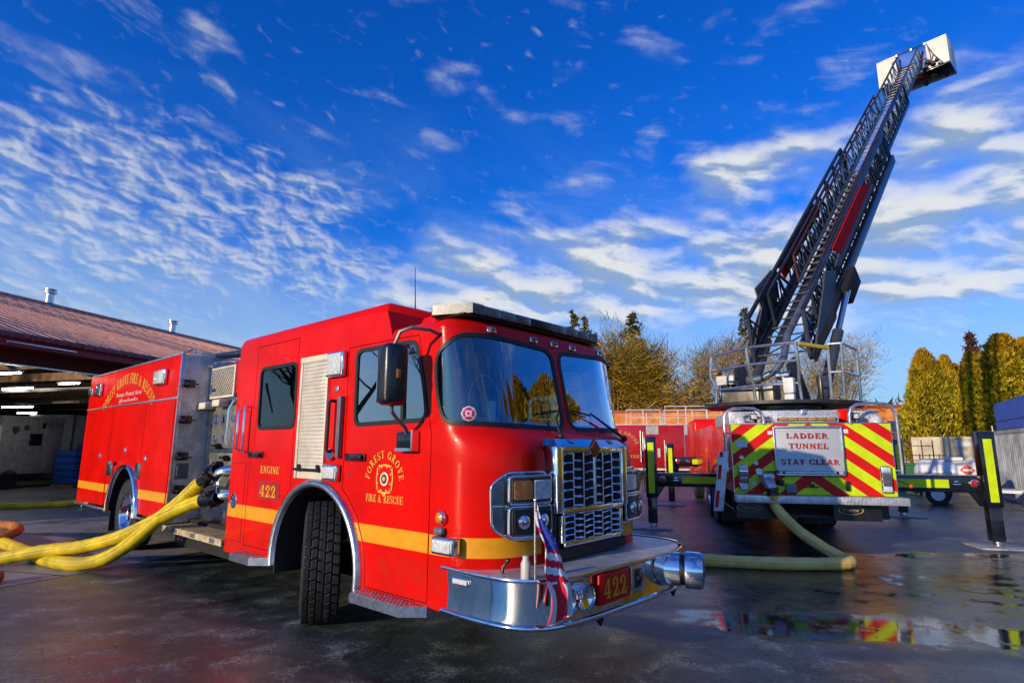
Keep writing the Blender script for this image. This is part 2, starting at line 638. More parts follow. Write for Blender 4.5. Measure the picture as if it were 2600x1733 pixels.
def vscale(v, sxy, rot=0.0, off=(0, 0, 0)):
    mp = g.n('ShaderNodeMapping')
    mp.inputs['Scale'].default_value = (sxy[0], sxy[1], 1)
    mp.inputs['Location'].default_value = off
    rt = g.n('ShaderNodeMapping')
    rt.inputs['Rotation'].default_value = (0, 0, rad(rot))
    g.l(v, rt.inputs['Vector'])
    g.l(rt.outputs[0], mp.inputs['Vector'])
    return mp.outputs[0]


# warp of the mask coordinates
wn = g.n('ShaderNodeTexNoise')
wn.inputs['Scale'].default_value = 0.16
wn.inputs['Detail'].default_value = 5
g.l(P0, wn.inputs['Vector'])
wsub = g.n('ShaderNodeVectorMath', operation='SUBTRACT')
g.l(wn.outputs['Color'], wsub.inputs[0])
wsub.inputs[1].default_value = (0.5, 0.5, 0.5)
wsc = g.n('ShaderNodeVectorMath', operation='MULTIPLY')
g.l(wsub.outputs[0], wsc.inputs[0])
wsc.inputs[1].default_value = (9, 4, 0)
wad = g.n('ShaderNodeVectorMath', operation='ADD')
g.l(P0, wad.inputs[0])
g.l(wsc.outputs[0], wad.inputs[1])
PW = wad.outputs[0]


def blob(caz, cel, s1, s2, rot, amp):
    """soft elliptical patch of cloud cover at a compass direction, in view or added unseen for fill light"""
    sb = g.n('ShaderNodeVectorMath', operation='SUBTRACT')
    g.l(PW, sb.inputs[0])
    sb.inputs[1].default_value = (caz, cel, 0)
    v = vscale(sb.outputs[0], (1.0 / s1, 1.0 / s2), -rot)
    ln = g.n('ShaderNodeVectorMath', operation='LENGTH')
    g.l(v, ln.inputs[0])
    return g.math('MULTIPLY', g.smooth(ln.outputs['Value'], 1.35, 0.15), amp)


def addall(lst):
    r = lst[0]
    for q in lst[1:]:
        r = g.math('ADD', r, q)
    return g.math('MINIMUM', r, 1.0)


alto = addall([blob(-35, 19.5, 19, 8.5, 3, 1.2), blob(-22, 22.5, 7, 3, 5, 0.75), blob(-18, 16.5, 9, 3.4, 0, 0.9)])
cirr_and_fill = addall([blob(-39, 34, 10, 2.2, -14, 0.95), blob(-29, 30.5, 4.5, 1.1, -38, 1.0), blob(-41, 28.5, 5, 1.3, -20, 0.6), blob(14, 28.5, 4.5, 1.6, 28, 0.85), blob(-10, 28, 7, 1.3, 15, 0.5),
               blob(10, 40, 7, 3.5, 20, 0.7), blob(-17, 33.5, 5, 1.0, 8, 0.42), blob(33, 31, 6, 2.6, 20, 0.8), blob(45, 28, 7, 7, 20, 0.85), blob(26, 38, 9, 4, 10, 0.35),
               blob(-36, 11, 13, 4.5, 0, 1.05), blob(-44, 17, 7, 5, 0, 0.7), blob(9, 12, 14, 2.2, 0, 0.85), blob(36, 11, 14, 4, 0, 0.8), blob(30, 14, 12, 2.5, 0, 0.5), blob(-90, 30, 35, 12, 10, 0.7), blob(150, 45, 60, 32, 0, 1.3), blob(-130, 42, 55, 32, 0, 1.3), blob(0, 82, 220, 18, 0, 0.9)])  # wide blobs behind the camera and overhead are unseen cover added for fill light
strat = addall([blob(8, 17.6, 27, 4.4, 1, 1.2), blob(22, 24.5, 12, 3.4, 14, 1.0), blob(41, 20.5, 12, 8.5, 0, 1.1), blob(26, 14.5, 22, 4.0, 0, 1.0), blob(0, 13.5, 16, 2.2, 0, 0.7)])

na = g.noise(vscale(P0, (0.42, 0.80), 12), 1.0, 3, 0.5, 0.3)
nc = g.noise(vscale(P0, (0.10, 0.36), 18), 1.0, 9, 0.62, 0.9)
ns = g.noise(vscale(P0, (0.12, 0.30), 10), 1.0, 6, 0.50, 0.25)
ns2 = g.noise(vscale(P0, (0.12, 0.30), 10, (0.04, 0.24, 0)), 1.0, 6, 0.50, 0.25)
na2 = g.noise(vscale(P0, (0.42, 0.80), 12, (0.08, 0.22, 0)), 1.0, 3, 0.5, 0.3)


def cover(mask, nz, lo, hi):
    # the mask lowers the threshold of the noise
    t = g.math('ADD', nz, g.math('MULTIPLY', g.math('SUBTRACT', mask, 1.0), 0.34))
    return g.smooth(t, lo, hi)


ca = cover(alto, na, 0.26, 0.72)
cc = cover(cirr_and_fill, nc, 0.36, 0.84)
cs = cover(strat, ns, 0.20, 0.62)
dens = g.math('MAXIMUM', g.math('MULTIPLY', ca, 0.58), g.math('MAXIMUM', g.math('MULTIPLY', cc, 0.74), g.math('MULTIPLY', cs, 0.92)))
shade_s = g.smooth(g.math('SUBTRACT', ns, ns2), -0.06, 0.07)
shade_a = g.smooth(g.math('SUBTRACT', na, na2), -0.10, 0.08)
wgt = g.smooth(g.math('SUBTRACT', cs, ca), -0.2, 0.3)
shade = g.math('ADD', g.math('MULTIPLY', shade_s, wgt), g.math('MULTIPLY', shade_a, g.math('SUBTRACT', 1.0, wgt)))
ccol = g.mixc(shade, (2.1, 2.9, 3.9), (5.6, 5.7, 5.6))
hs = g.n('ShaderNodeHueSaturation')
hs.inputs['Saturation'].default_value = 1.35
hs.inputs['Value'].default_value = 1.0
g.l(sky.outputs[0], hs.inputs['Color'])
skyc = g.mixc(1.0, hs.outputs[0], (0.20, 0.76, 1.60), 'MULTIPLY')
hz = g.smooth(el, 21.0, 4.0)
skyh = g.mixc(g.math('MULTIPLY', hz, 0.75), skyc, (2.8, 4.0, 5.3))
veil = g.math('MULTIPLY', g.smooth(g.noise(vscale(P0, (0.045, 0.11), 10), 1.0, 6, 0.6, 0.8), 0.38, 0.75), g.smooth(el, 34.0, 12.0))
veil = g.math('MULTIPLY', veil, 0.36)
skyv = g.mixc(veil, skyh, (3.1, 4.2, 5.6))
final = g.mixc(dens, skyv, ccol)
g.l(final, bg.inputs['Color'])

SC.view_settings.view_transform = 'Standard'
SC.view_settings.look = 'None'
SC.view_settings.exposure = 0
SC.render.engine = 'CYCLES'
SC.cycles.max_bounces = 8
SC.cycles.transparent_max_bounces = 12
SC.cycles.caustics_reflective = False
SC.cycles.caustics_refractive = False
SC.cycles.sample_clamp_indirect = 6
SC.cycles.use_denoising = True

# ------------------------------------------------------------------ ground
def ground_material():
    m = bpy.data.materials.new('wet_asphalt')
    m.use_nodes = True
    q = NT(m)
    out = q.n('ShaderNodeOutputMaterial')
    b = q.n('ShaderNodeBsdfPrincipled')
    q.l(b.outputs[0], out.inputs[0])
    tco = q.n('ShaderNodeTexCoord').outputs['Object']
    fine = q.noise(tco, 30, 5, 0.85)
    med = q.noise(tco, 2.6, 8, 0.65)
    big = q.noise(tco, 0.33, 6, 0.6)
    # puddle mask: ellipses in yard coordinates with ragged edges
    wnz = q.n('ShaderNodeTexNoise')
    wnz.inputs['Scale'].default_value = 1.1
    wnz.inputs['Detail'].default_value = 7
    wnz.inputs['Roughness'].default_value = 0.62
    q.l(tco, wnz.inputs['Vector'])
    sub = q.n('ShaderNodeVectorMath', operation='SUBTRACT')
    q.l(wnz.outputs['Color'], sub.inputs[0])
    sub.inputs[1].default_value = (0.5, 0.5, 0.5)
    mul = q.n('ShaderNodeVectorMath', operation='MULTIPLY')
    q.l(sub.outputs[0], mul.inputs[0])
    mul.inputs[1].default_value = (2.0, 1.1, 0)
    ad = q.n('ShaderNodeVectorMath', operation='ADD')
    q.l(tco, ad.inputs[0])
    q.l(mul.outputs[0], ad.inputs[1])
    tot = None
    for cx, cy, a, bb, rot, amp in ((3.3, 5.80, 2.4, 0.60, -14, 1.0), (2.3, 6.15, 1.5, 0.30, -4, 0.8), (6.4, 7.5, 2.8, 1.2, -12, 0.86), (4.9, 5.5, 1.4, 0.40, -20, 0.9), (6.8, 9.5, 2.6, 0.35, -3, 0.9), (7.6, 8.95, 1.6, 0.16, -3, 0.8),
                                    (3.1, 4.35, 1.5, 0.35, -8, 0.6), (3.4, 7.1, 1.7, 0.5, -8, 0.72), (-3.9, 4.6, 1.3, 1.5, 0, 0.55), (-1.7, 3.5, 2.2, 1.0, 20, 0.95), (10.5, 10.8, 2.5, 0.4, -10, 0.6),
                                    (2.0, 11.0, 2.6, 0.6, -15, 0.45), (-2.9, 6.6, 1.6, 0.6, 24, 0.4), (5.5, 7.2, 5.8, 2.8, -8, 0.82), (4.0, 4.3, 2.6, 0.8, -10, 0.7), (-3.4, 4.0, 2.6, 2.0, 0, 0.66), (1.2, 4.2, 2.0, 1.0, 0, 0.45)):
        sb = q.n('ShaderNodeVectorMath', operation='SUBTRACT')
        q.l(ad.outputs[0], sb.inputs[0])
        sb.inputs[1].default_value = (cx, cy, 0)
        rt = q.n('ShaderNodeMapping')
        rt.inputs['Rotation'].default_value = (0, 0, rad(-rot))
        q.l(sb.outputs[0], rt.inputs['Vector'])
        scn = q.n('ShaderNodeVectorMath', operation='MULTIPLY')
        q.l(rt.outputs[0], scn.inputs[0])
        scn.inputs[1].default_value = (1 / a, 1 / bb, 0)
        ln = q.n('ShaderNodeVectorMath', operation='LENGTH')
        q.l(scn.outputs[0], ln.inputs[0])
        v = q.math('MULTIPLY', q.smooth(ln.outputs['Value'], 1.25, 0.55), amp)
        tot = v if tot is None else q.math('MAXIMUM', tot, v)
    wet = q.math('ADD', q.math('MINIMUM', tot, 1.0), q.math('MULTIPLY', q.math('MULTIPLY', q.math('SUBTRACT', q.noise(tco, 3.2, 8, 0.7), 0.5), 1.1), tot), clamp=True)
    dry = q.ramp(q.math('ADD', q.math('MULTIPLY', fine, 0.5), q.math('MULTIPLY', med, 0.5)), [(0.36, (0.006, 0.009, 0.009)), (0.52, (0.052, 0.066, 0.064)), (0.64, (0.42, 0.46, 0.44))])
    dry = q.mixc(q.smooth(big, 0.40, 0.66), dry, q.mixc(1.0, dry, (0.48, 0.58, 0.56), 'MULTIPLY'))
    silt = q.mixc(q.smooth(q.noise(tco, 0.9, 6, 0.6), 0.52, 0.72), dry, (0.055, 0.064, 0.050))
    stain = q.smooth(q.noise(tco, 0.62, 7, 0.7, 1.5), 0.56, 0.66)
    silt = q.mixc(q.math('MULTIPLY', stain, 0.75), silt, (0.010, 0.010, 0.011))
    q.l(q.mixc(q.smooth(wet, 0.45, 1.0), silt, (0.014, 0.015, 0.016)), b.inputs['Base Color'])
    damp = q.smooth(big, 0.30, 0.70)
    r0 = q.math('ADD', 0.44, q.math('MULTIPLY', damp, -0.22))
    r0 = q.math('ADD', r0, q.math('MULTIPLY', q.math('SUBTRACT', med, 0.5), 0.25))
    keep = q.math('SUBTRACT', 1.0, q.smooth(wet, 0.25, 0.95))
    q.l(q.math('ADD', q.math('MULTIPLY', r0, keep), 0.035, clamp=True), b.inputs['Roughness'])
    b.inputs['IOR'].default_value = 1.65
    b.inputs['Specular IOR Level'].default_value = 0.85
    rip = q.noise(tco, 9, 3, 0.5)
    h = q.math('ADD', q.math('MULTIPLY', q.math('ADD', q.math('MULTIPLY', fine, 0.7), q.math('MULTIPLY', med, 0.6)), q.math('ADD', q.math('MULTIPLY', keep, 0.97), 0.012)), q.math('MULTIPLY', rip, 0.035))
    q.l(q.bump(h, 0.7, 0.02), b.inputs['Normal'])
    return m


def concrete_material():
    m = bpy.data.materials.new('apron_concrete')
    m.use_nodes = True
    q = NT(m)
    out = q.n('ShaderNodeOutputMaterial')
    b = q.n('ShaderNodeBsdfPrincipled')
    q.l(b.outputs[0], out.inputs[0])
    tco = q.n('ShaderNodeTexCoord').outputs['Object']
    a = q.noise(tco, 0.5, 8, 0.68)
    c = q.noise(tco, 60, 4, 0.7)
    st = q.noise(tco, 1.7, 7, 0.7, 1.0)
    col = q.ramp(a, [(0.3, (0.14, 0.14, 0.15)), (0.55, (0.32, 0.32, 0.315)), (0.75, (0.45, 0.44, 0.43))])
    col = q.mixc(q.smooth(st, 0.50, 0.66), col, (0.045, 0.046, 0.05))
    col = q.mixc(q.math('MULTIPLY', c, 0.35), col, (0.12, 0.12, 0.12))
    q.l(col, b.inputs['Base Color'])
    q.l(q.math('ADD', 0.35, q.math('MULTIPLY', a, 0.4)), b.inputs['Roughness'])
    q.l(q.bump(c, 0.3, 0.006), b.inputs['Normal'])
    return m


CONC = concrete_material()
mb = MB()
nxs = [-260, -60, -20, -8, 0, 8, 20, 60, 260]
nys = [-120, -20, 0, 8, 20, 60, 400]
for i in range(len(nxs) - 1):
    for j in range(len(nys) - 1):
        mb.poly([(nxs[i], nys[j], 0), (nxs[i + 1], nys[j], 0), (nxs[i + 1], nys[j + 1], 0), (nxs[i], nys[j + 1], 0)])
struct(mb.build('ground', ground_material(), smooth=0))
# fallen leaves and grit on the asphalt
rl_ = random.Random(5)
mb = MB()
for _ in range(170):
    x, y = rl_.uniform(-5, 8), rl_.uniform(2.6, 10)
    s = rl_.uniform(0.008, 0.03)
    a = rl_.random() * 6.28
    c_, s_ = math.cos(a) * s, math.sin(a) * s
    mb.add([(x - c_, y - s_, 0.006), (x + s_ * 0.6, y - c_ * 0.6, 0.004 + s * 0.5), (x + c_, y + s_, 0.008), (x - s_ * 0.6, y + c_ * 0.6, 0.005 + s * 0.3)], [(0, 1, 2, 3)])
lv_ = mb.build('leaf_litter', mat('dead_leaf', (0.24, 0.13, 0.04), 0.8, dirt=0.5, scale=3), None, smooth=0)
lv_['kind'] = 'stuff'
lv_['label'] = 'scattered small brown leaves on the wet asphalt'
lv_['category'] = 'leaves'
mb = MB()
mb.poly([(-7.6, 3.6, 0.004), (-5.72, 7.85, 0.004), (-5.2, 9.0, 0.004), (-4.0, 11.5, 0.004), (0.5, 21.0, 0.004), (8.0, 38.0, 0.004), (-40, 48, 0.004), (-34, 3.0, 0.004)])
struct(mb.build('concrete_apron', CONC, smooth=0))
mb = MB()
for p, q2 in (((-5.72, 7.85), (-30, 14.2)), ((-4.0, 11.5), (-30, 18.2)), ((-9.6, 5.0), (-3.2, 19.5)), ((-13.2, 6), (-6.8, 20.5))):
    mb.bar((p[0], p[1], 0.0065), (q2[0], q2[1], 0.0065), 0.02, 0.003)
struct(mb.build('concrete_joints', mat('joint_filler', (0.03, 0.03, 0.032), 0.8)))
# ------------------------------------------------------------------ fire engine (local: x across from near side, y rearwards, z up)
PS = -0.84604
LDv = Vector((math.sin(PS), math.cos(PS), 0))
TDv = Vector((math.cos(PS), -math.sin(PS), 0))
E_RZ = math.atan2(TDv.y, TDv.x)
EO = (1.2, 8.0, 0.0)
E_loc = TDv * (3.10 + EO[0]) + LDv * EO[1]
EF = Matrix.Translation((-EO[0], -EO[1], 0))
ENG = thing('fire_engine', 'red fire engine with chrome grille and number 422, nearest vehicle in the yard', 'fire engine', E_loc, E_RZ)


def EM(): return MB(EF)


def eworld(x, y, z): return TDv * (3.10 + x) + LDv * y + Vector((0, 0, z))


W = 2.4
YR, YC, CX = 7.22, 3.57, 0.58


def interp(tab, z):
    if z <= tab[0][0]: return tab[0][1]
    for (a, va), (b, vb) in zip(tab, tab[1:]):
        if z <= b:
            return va + (vb - va) * (z - a) / (b - a)
    return tab[-1][1]


Y0 = [(0.4, 2.97), (1.0, 2.955), (1.5, 2.955), (1.60, 2.965), (1.66, 2.985), (1.70, 3.01), (1.74, 3.05), (1.77, 3.09), (1.80, 3.12), (1.84, 3.135), (1.9, 3.15), (2.52, 3.275), (2.60, 3.29), (2.66, 3.31)]
S1 = YR - YC
S2 = S1 + 0.95
S3 = S2 + (W - 2 * CX)
S4 = S3 + 0.95
S5 = S4 + S1


def cabP(s, z, off=0.0):
    y0 = interp(Y0, z)
    bow = 0.03
    e = 0.85
    if s <= S1:
        x, y = 0, YR - s
    elif s <= S2:
        th = (s - S1) / 0.95 * PI / 2
        x = CX * (1 - max(0, math.cos(th)) ** e)
        y = YC - (YC - y0 - bow) * math.sin(th) ** e
    elif s <= S3:
        x, y = CX + (s - S2), y0 + bow
    elif s <= S4:
        th = (S4 - s) / 0.95 * PI / 2
        x = W - CX * (1 - max(0, math.cos(th)) ** e)
        y = YC - (YC - y0 - bow) * math.sin(th) ** e
    else:
        x, y = W, YC + (s - S4)
    if S1 < s < S4:
        q = (x - W / 2) / (W / 2)
        y -= bow * (1 - q * q) * min(1, (YC - y) / (YC - y0))
    p = Vector((x, y, z))
    if off:
        a = cabP(min(S5, s + 0.02), z)
        b = cabP(max(0, s - 0.02), z)
        c = cabP(s, z + 0.02)
        d = cabP(s, z - 0.02)
        n = (c - d).cross(a - b)
        n.normalize()
        if n.dot(p - Vector((1.2, 5.2, p.z))) < 0: n = -n
        p = p + n * off
    return p


def sy(y): return YR - y          # near side: y -> s


# ---- loops in the (s, z) skin
ARC, AZ, AR = 5.28, 0.52, 0.755
def arch_loop(cy, cz, r, zb, n=24):
    a0 = -math.asin((cz - zb) / r)
    return [(cy + r * math.cos(a0 + (PI - 2 * a0) * k / n), cz + r * math.sin(a0 + (PI - 2 * a0) * k / n)) for k in range(n + 1)]


arch_near = [(sy(y), z) for y, z in arch_loop(ARC, AZ, AR, 0.44)]            # from small y (front) to large y
arch_near = sorted(arch_near, key=lambda p: 0) if False else arch_near
# near arch in s: starts at s=sy(ARC+r).. make it run rear -> front (increasing s)
an = arch_near[::-1]
arch_far = [(S5 - a, b) for a, b in an][::-1]
outer = [(0, 0.44)] + an + [(S1 + 0.15, 0.44), (S4 - 0.15, 0.44)] + arch_far + [(S5, 0.44), (S5, 2.86), (S5 - 2.97, 2.86), (S5 - 3.05, 2.62)]
top_front = [(S5 - 3.05 - (S5 - 6.1) * k / 24, 2.62) for k in range(1, 24)]
outer += top_front + [(3.05, 2.62), (2.97, 2.86), (0, 2.86)]

win_fd = [(sy(4.69), 1.84), (sy(3.66), 1.86), (sy(3.70), 2.1), (sy(3.82), 2.535), (sy(4.70), 2.54)]
def round_poly(pts, r, n=4):
    out = []
    m = len(pts)
    for i in range(m):
        p0, p1, p2 = Vector(pts[i - 1]), Vector(pts[i]), Vector(pts[(i + 1) % m])
        d0, d1 = (p0 - p1), (p2 - p1)
        rr = min(r, d0.length * 0.45, d1.length * 0.45)
        a, b = p1 + d0.normalized() * rr, p1 + d1.normalized() * rr
        for k in range(n + 1):
            t = k / n
            out.append(tuple((a * (1 - t) ** 2 + p1 * 2 * t * (1 - t) + b * t * t)))
    return out


def densify(lp, step=0.06):
    out = []
    for i in range(len(lp)):
        a, b = Vector(lp[i]), Vector(lp[(i + 1) % len(lp)])
        n = max(1, int((b - a).length / step))
        for k in range(n):
            out.append(tuple(a + (b - a) * k / n))
    return out


w_fd = round_poly(win_fd, 0.09)
w_rd = round_poly([(sy(6.63), 1.84), (sy(5.80), 1.84), (sy(5.82), 2.53), (sy(6.65), 2.53)], 0.09)
SM = (S2 + S3) / 2
w_wl = densify(round_poly([(3.76, 1.83), (4.5, 1.815), (SM - 0.045, 1.80), (SM - 0.045, 2.53), (4.40, 2.565), (4.02, 2.55), (3.64, 2.40), (3.66, 2.1)], 0.13, 6))
w_wr = densify([(2 * SM - a, b) for a, b in round_poly([(3.76, 1.83), (4.5, 1.815), (SM - 0.045, 1.80), (SM - 0.045, 2.53), (4.40, 2.565), (4.02, 2.55), (3.64, 2.40), (3.66, 2.1)], 0.13, 6)][::-1])
w_fdf = [(S5 - a, b) for a, b in w_fd][::-1]
w_rdf = [(S5 - a, b) for a, b in w_rd][::-1]


def circ_edge(y_from, y_to, r, n=10):
    # points on circle radius r about the arch centre between two y limits on the front flank
    out = []
    a0 = math.acos(max(-1, min(1, (ARC - y_from) / r)))
    a1 = math.acos(max(-1, min(1, (ARC - y_to) / r)))
    for k in range(n + 1):
        a = a0 + (a1 - a0) * k / n
        out.append((ARC - r * math.cos(a), AZ + r * math.sin(a)))
    return out


dr = 0.86
fd = [(4.46, 0.47), (3.60, 0.47), (3.60, 1.75), (3.80, 2.585), (4.84, 2.585)]
fd_arc = circ_edge(ARC - math.sqrt(dr ** 2 - 0.44 ** 2) if False else 4.84, ARC - math.sqrt(dr ** 2 - 0.05 ** 2), dr, 8)
door_f = [(sy(y), z) for y, z in ([(4.425, 0.47), (3.60, 0.47), (3.60, 1.75), (3.79, 2.585), (4.84, 2.585)] + fd_arc)]
rd_arc = [(2 * ARC - y, z) for y, z in circ_edge(4.80, ARC - math.sqrt(dr ** 2 - 0.05 ** 2), dr, 8)][::-1]
door_r = [(sy(y), z) for y, z in ([(6.76, 0.60), (6.76, 2.80), (5.80, 2.80), (5.80, 1.5)][::-1])]
# rear door: right edge runs into the arch flank
ry = ARC + math.sqrt(dr ** 2 - 0.05 ** 2)
door_r = [(sy(6.76), 0.56), (sy(ry), 0.56)] + [(sy(y), z) for y, z in ([(ARC + dr * math.cos(a), AZ + dr * math.sin(a)) for a in [0.05 + k * (0.93 - 0.05) / 8 for k in range(9)]])] + [(sy(5.80), 2.80), (sy(6.76), 2.80)]


def inset_loop(lp, d):
    m = len(lp)
    area = sum(lp[i][0] * lp[(i + 1) % m][1] - lp[(i + 1) % m][0] * lp[i][1] for i in range(m))
    sg = 1 if area > 0 else -1
    out = []
    for i in range(m):
        p0, p1, p2 = Vector(lp[i - 1]), Vector(lp[i]), Vector(lp[(i + 1) % m])
        a, b = (p1 - p0), (p2 - p1)
        if a.length < 1e-7 or b.length < 1e-7:
            out.append(lp[i]); continue
        a.normalize(); b.normalize()
        n1, n2 = Vector((-a.y, a.x)) * sg, Vector((-b.y, b.x)) * sg
        n = n1 + n2
        n.normalize()
        k = d / max(0.4, n.dot(n1))
        out.append((p1.x + n.x * k, p1.y + n.y * k))
    return out


door_fi = inset_loop(door_f, 0.007)
door_ri = inset_loop(door_r, 0.007)
loops = [outer, w_fd, w_rd, w_wl, w_wr, w_fdf, w_rdf, door_f, door_fi, door_r, door_ri]
st = []
ss = [0.3 * k for k in range(1, 12)] + [S1 + 0.95 * k / 22 for k in range(23)] + [S2 + (S3 - S2) * k / 12 for k in range(1, 12)] + [S3 + 0.95 * k / 22 for k in range(23)] + [S4 + 0.3 * k for k in range(1, 12)]
zz = [0.48 + 0.12 * k for k in range(0, 9)] + [1.5, 1.56, 1.6, 1.63, 1.66, 1.68, 1.70, 1.72, 1.74, 1.755, 1.77, 1.785, 1.8, 1.82, 1.85, 1.9, 2.0, 2.12, 2.24, 2.36, 2.48, 2.56, 2.6, 2.75]
for a in ss:
    for b in zz:
        if inpoly((a, b), outer):
            st.append((a, b))


def cls(x, y):
    p = (x, y)
    if not inpoly(p, outer): return None
    for k, w in (('gl_fd', w_fd), ('gl_rd', w_rd), ('gl_wl', w_wl), ('gl_wr', w_wr), ('gl_fdf', w_fdf), ('gl_rdf', w_rdf)):
        if inpoly(p, w): return k
    if inpoly(p, door_fi): return 'door_f'
    if inpoly(p, door_ri): return 'door_r'
    if inpoly(p, door_f) or inpoly(p, door_r): return 'gap'
    return 'body'


cv, creg = cdt_regions(loops, st, cls)


def skin(key, off=0.0):
    m = EM()
    idx = {}
    vs = []
    fs = []
    for t in creg[key]:
        for i in t:
            if i not in idx:
                idx[i] = len(vs)
                vs.append(cabP(cv[i][0], cv[i][1], off)[:])
        fs.append([idx[i] for i in t])
    m.add(vs, fs)
    m.order = list(idx.keys())
    return m


def true_normals(o, off=0.0):
    me = o.data
    nrm = []
    for i in keyverts[o.name]:
        s_, z_ = cv[i]
        e_ = 0.012
        a_ = cabP(min(S5, s_ + e_), z_) - cabP(max(0, s_ - e_), z_)
        b_ = cabP(s_, z_ + e_) - cabP(s_, z_ - e_)
        n_ = a_.cross(b_)
        n_.normalize()
        if n_.dot(cabP(s_, z_) - Vector((1.2, 5.2, z_))) < 0: n_ = -n_
        nrm.append(n_)
    t_ = sum(p.normal.dot(nrm[p.vertices[0]]) for p in me.polygons)
    if t_ < 0:
        me.flip_normals()
    bmx = bmesh.new()
    bmx.from_mesh(me)
    bmx.verts.ensure_lookup_table()
    for f_ in bmx.faces:
        if f_.normal.dot(nrm[f_.verts[0].index]) < 0: f_.normal_flip()
    bmx.to_mesh(me)
    bmx.free()
    me.normals_split_custom_set_from_vertices([tuple(n_) for n_ in nrm])


keyverts = {}
def skin_obj(key, name, mt, parent, off=0.0, label=None):
    m = skin(key, off)
    o = m.build(name, mt, parent, smooth=0, recalc=False, label=label)
    for p in o.data.polygons: p.use_smooth = True
    keyverts[o.name] = m.order
    true_normals(o)
    return o


CAB = skin_obj('body', 'cab', RED, ENG)
door_front = skin_obj('door_f', 'cab_door', RED, ENG, 0.0, 'front crew door with a gold crest and arched lettering')
door_rear = skin_obj('door_r', 'cab_door', RED, ENG, 0.0, 'rear crew door marked with the number 422')
skin('gap', -0.012).build('door_seal', TRIM, ENG)


def flat_loop(lp, fn, w0, w1, off, m):
    """ring between the loop moved outwards w1 and inwards w0, laid on surface fn"""
    a = inset_loop(lp, w0)
    b = inset_loop(lp, -w1)
    n = len(lp)
    top = [fn(p[0], p[1], off) for p in a] + [fn(p[0], p[1], off) for p in b]
    ed = [fn(p[0], p[1], -0.01) for p in a] + [fn(p[0], p[1], -0.002) for p in b]
    vs = [v[:] for v in top + ed]
    fs = []
    for i in range(n):
        j = (i + 1) % n
        fs.append((i, j, n + j, n + i))
        fs.append((i, j, 2 * n + j, 2 * n + i))
        fs.append((n + i, n + j, 3 * n + j, 3 * n + i))
    m.add(vs, fs)


for key, lp, par, nm, gm in (('gl_fd', w_fd, door_front, 'door_window', SIDEGLASS), ('gl_rd', w_rd, door_rear, 'door_window', DARKGLASS), ('gl_wl', w_wl, ENG, 'windscreen', WSGLASS), ('gl_wr', w_wr, ENG, 'windscreen', WSGLASS),
                             ('gl_fdf', w_fdf, ENG, 'far_window', SIDEGLASS), ('gl_rdf', w_rdf, ENG, 'far_window', SIDEGLASS)):
    o = skin_obj(key, nm, gm, par, -0.006)
    m = EM()
    flat_loop(lp, cabP, 0.022, 0.016, 0.006, m)
    m.build('window_gasket', TRIM, o, smooth=0.6)
# sliding divider of the front window
m = EM()
m.bar((-0.002, 3.98, 1.86), (-0.002, 4.0, 2.53), 0.035, 0.02, (1, 0, 0))
m.build('window_divider', TRIM, door_front)

# ---- roof: low front cap and raised rear roof
def outline(z, y_end=4.17, n=16):
    pts = []
    s0 = sy(y_end)
    for k in range(7): pts.append(cabP(s0 + (S1 - s0) * k / 6, z))
    for k in range(1, n + 1): pts.append(cabP(S1 + 0.95 * k / n, z))
    for k in range(1, 9): pts.append(cabP(S2 + (S3 - S2) * k / 8, z))
    for k in range(1, n + 1): pts.append(cabP(S3 + 0.95 * k / n, z))
    for k in range(1, 7): pts.append(cabP(S4 + (S1 - s0) * k / 6, z))
    return pts


base = outline(2.62)
def shrink(pts, d):
    out = []
    n = len(pts)
    for i, p in enumerate(pts):
        a = pts[max(0, i - 1)]
        b = pts[min(n - 1, i + 1)]
        t = (b - a)
        t.normalize()
        nn = Vector((t.y, -t.x, 0))
        if nn.dot(Vector((1.2, 4.0, p.z)) - p) < 0: nn = -nn
        out.append(p + nn * d)
    for i in (0, n - 1):
        out[i].y = pts[i].y
    return out


m = EM()
rings = []
for zz_, ins in ((2.62, 0), (2.645, 0.008), (2.67, 0.025), (2.69, 0.055), (2.705, 0.10), (2.715, 0.17), (2.72, 0.30)):
    r_ = shrink(base, ins)
    rings.append([(p.x, p.y, zz_) for p in r_])
nn_ = len(base)
vs = [p for r_ in rings for p in r_]
fs = []
for i in range(len(rings) - 1):
    for k in range(nn_ - 1):
        fs.append((i * nn_ + k, i * nn_ + k + 1, (i + 1) * nn_ + k + 1, (i + 1) * nn_ + k))
fs.append(tuple((len(rings) - 1) * nn_ + k for k in range(nn_)))
m.add(vs, fs)
m.build('front_roof', RED, ENG, smooth=0.9)
m = EM()
rings = []
for zz_, ins in ((2.86, 0), (2.89, 0.006), (2.925, 0.022), (2.95, 0.05), (2.965, 0.09), (2.972, 0.15)):
    yf = 4.25 + ins
    rings.append([(ins, YR - ins, zz_), (ins, yf + 0.02, zz_), (ins + 0.02, yf, zz_), (W / 2, yf, zz_), (W - ins - 0.02, yf, zz_), (W - ins, yf + 0.02, zz_), (W - ins, YR - ins, zz_), (W / 2, YR - ins, zz_)])
vs = [p for r_ in rings for p in r_]
fs = []
for i in range(len(rings) - 1):
    for k in range(8):
        k2 = (k + 1) % 8
        fs.append((i * 8 + k, i * 8 + k2, (i + 1) * 8 + k2, (i + 1) * 8 + k))
fs.append(tuple((len(rings) - 1) * 8 + k for k in range(8)))
o8 = len(vs)
m.add(vs, fs)
m.poly([(0, 4.17, 2.62), (W, 4.17, 2.62), (W, 4.25, 2.86), (0, 4.25, 2.86)])
m.build('raised_roof', RED, ENG, smooth=0.9)
m = EM()
m.box(0, W, YR - 0.004, YR + 0.02, 0.44, 2.86)
m.build('cab_rear_wall', RED, ENG)

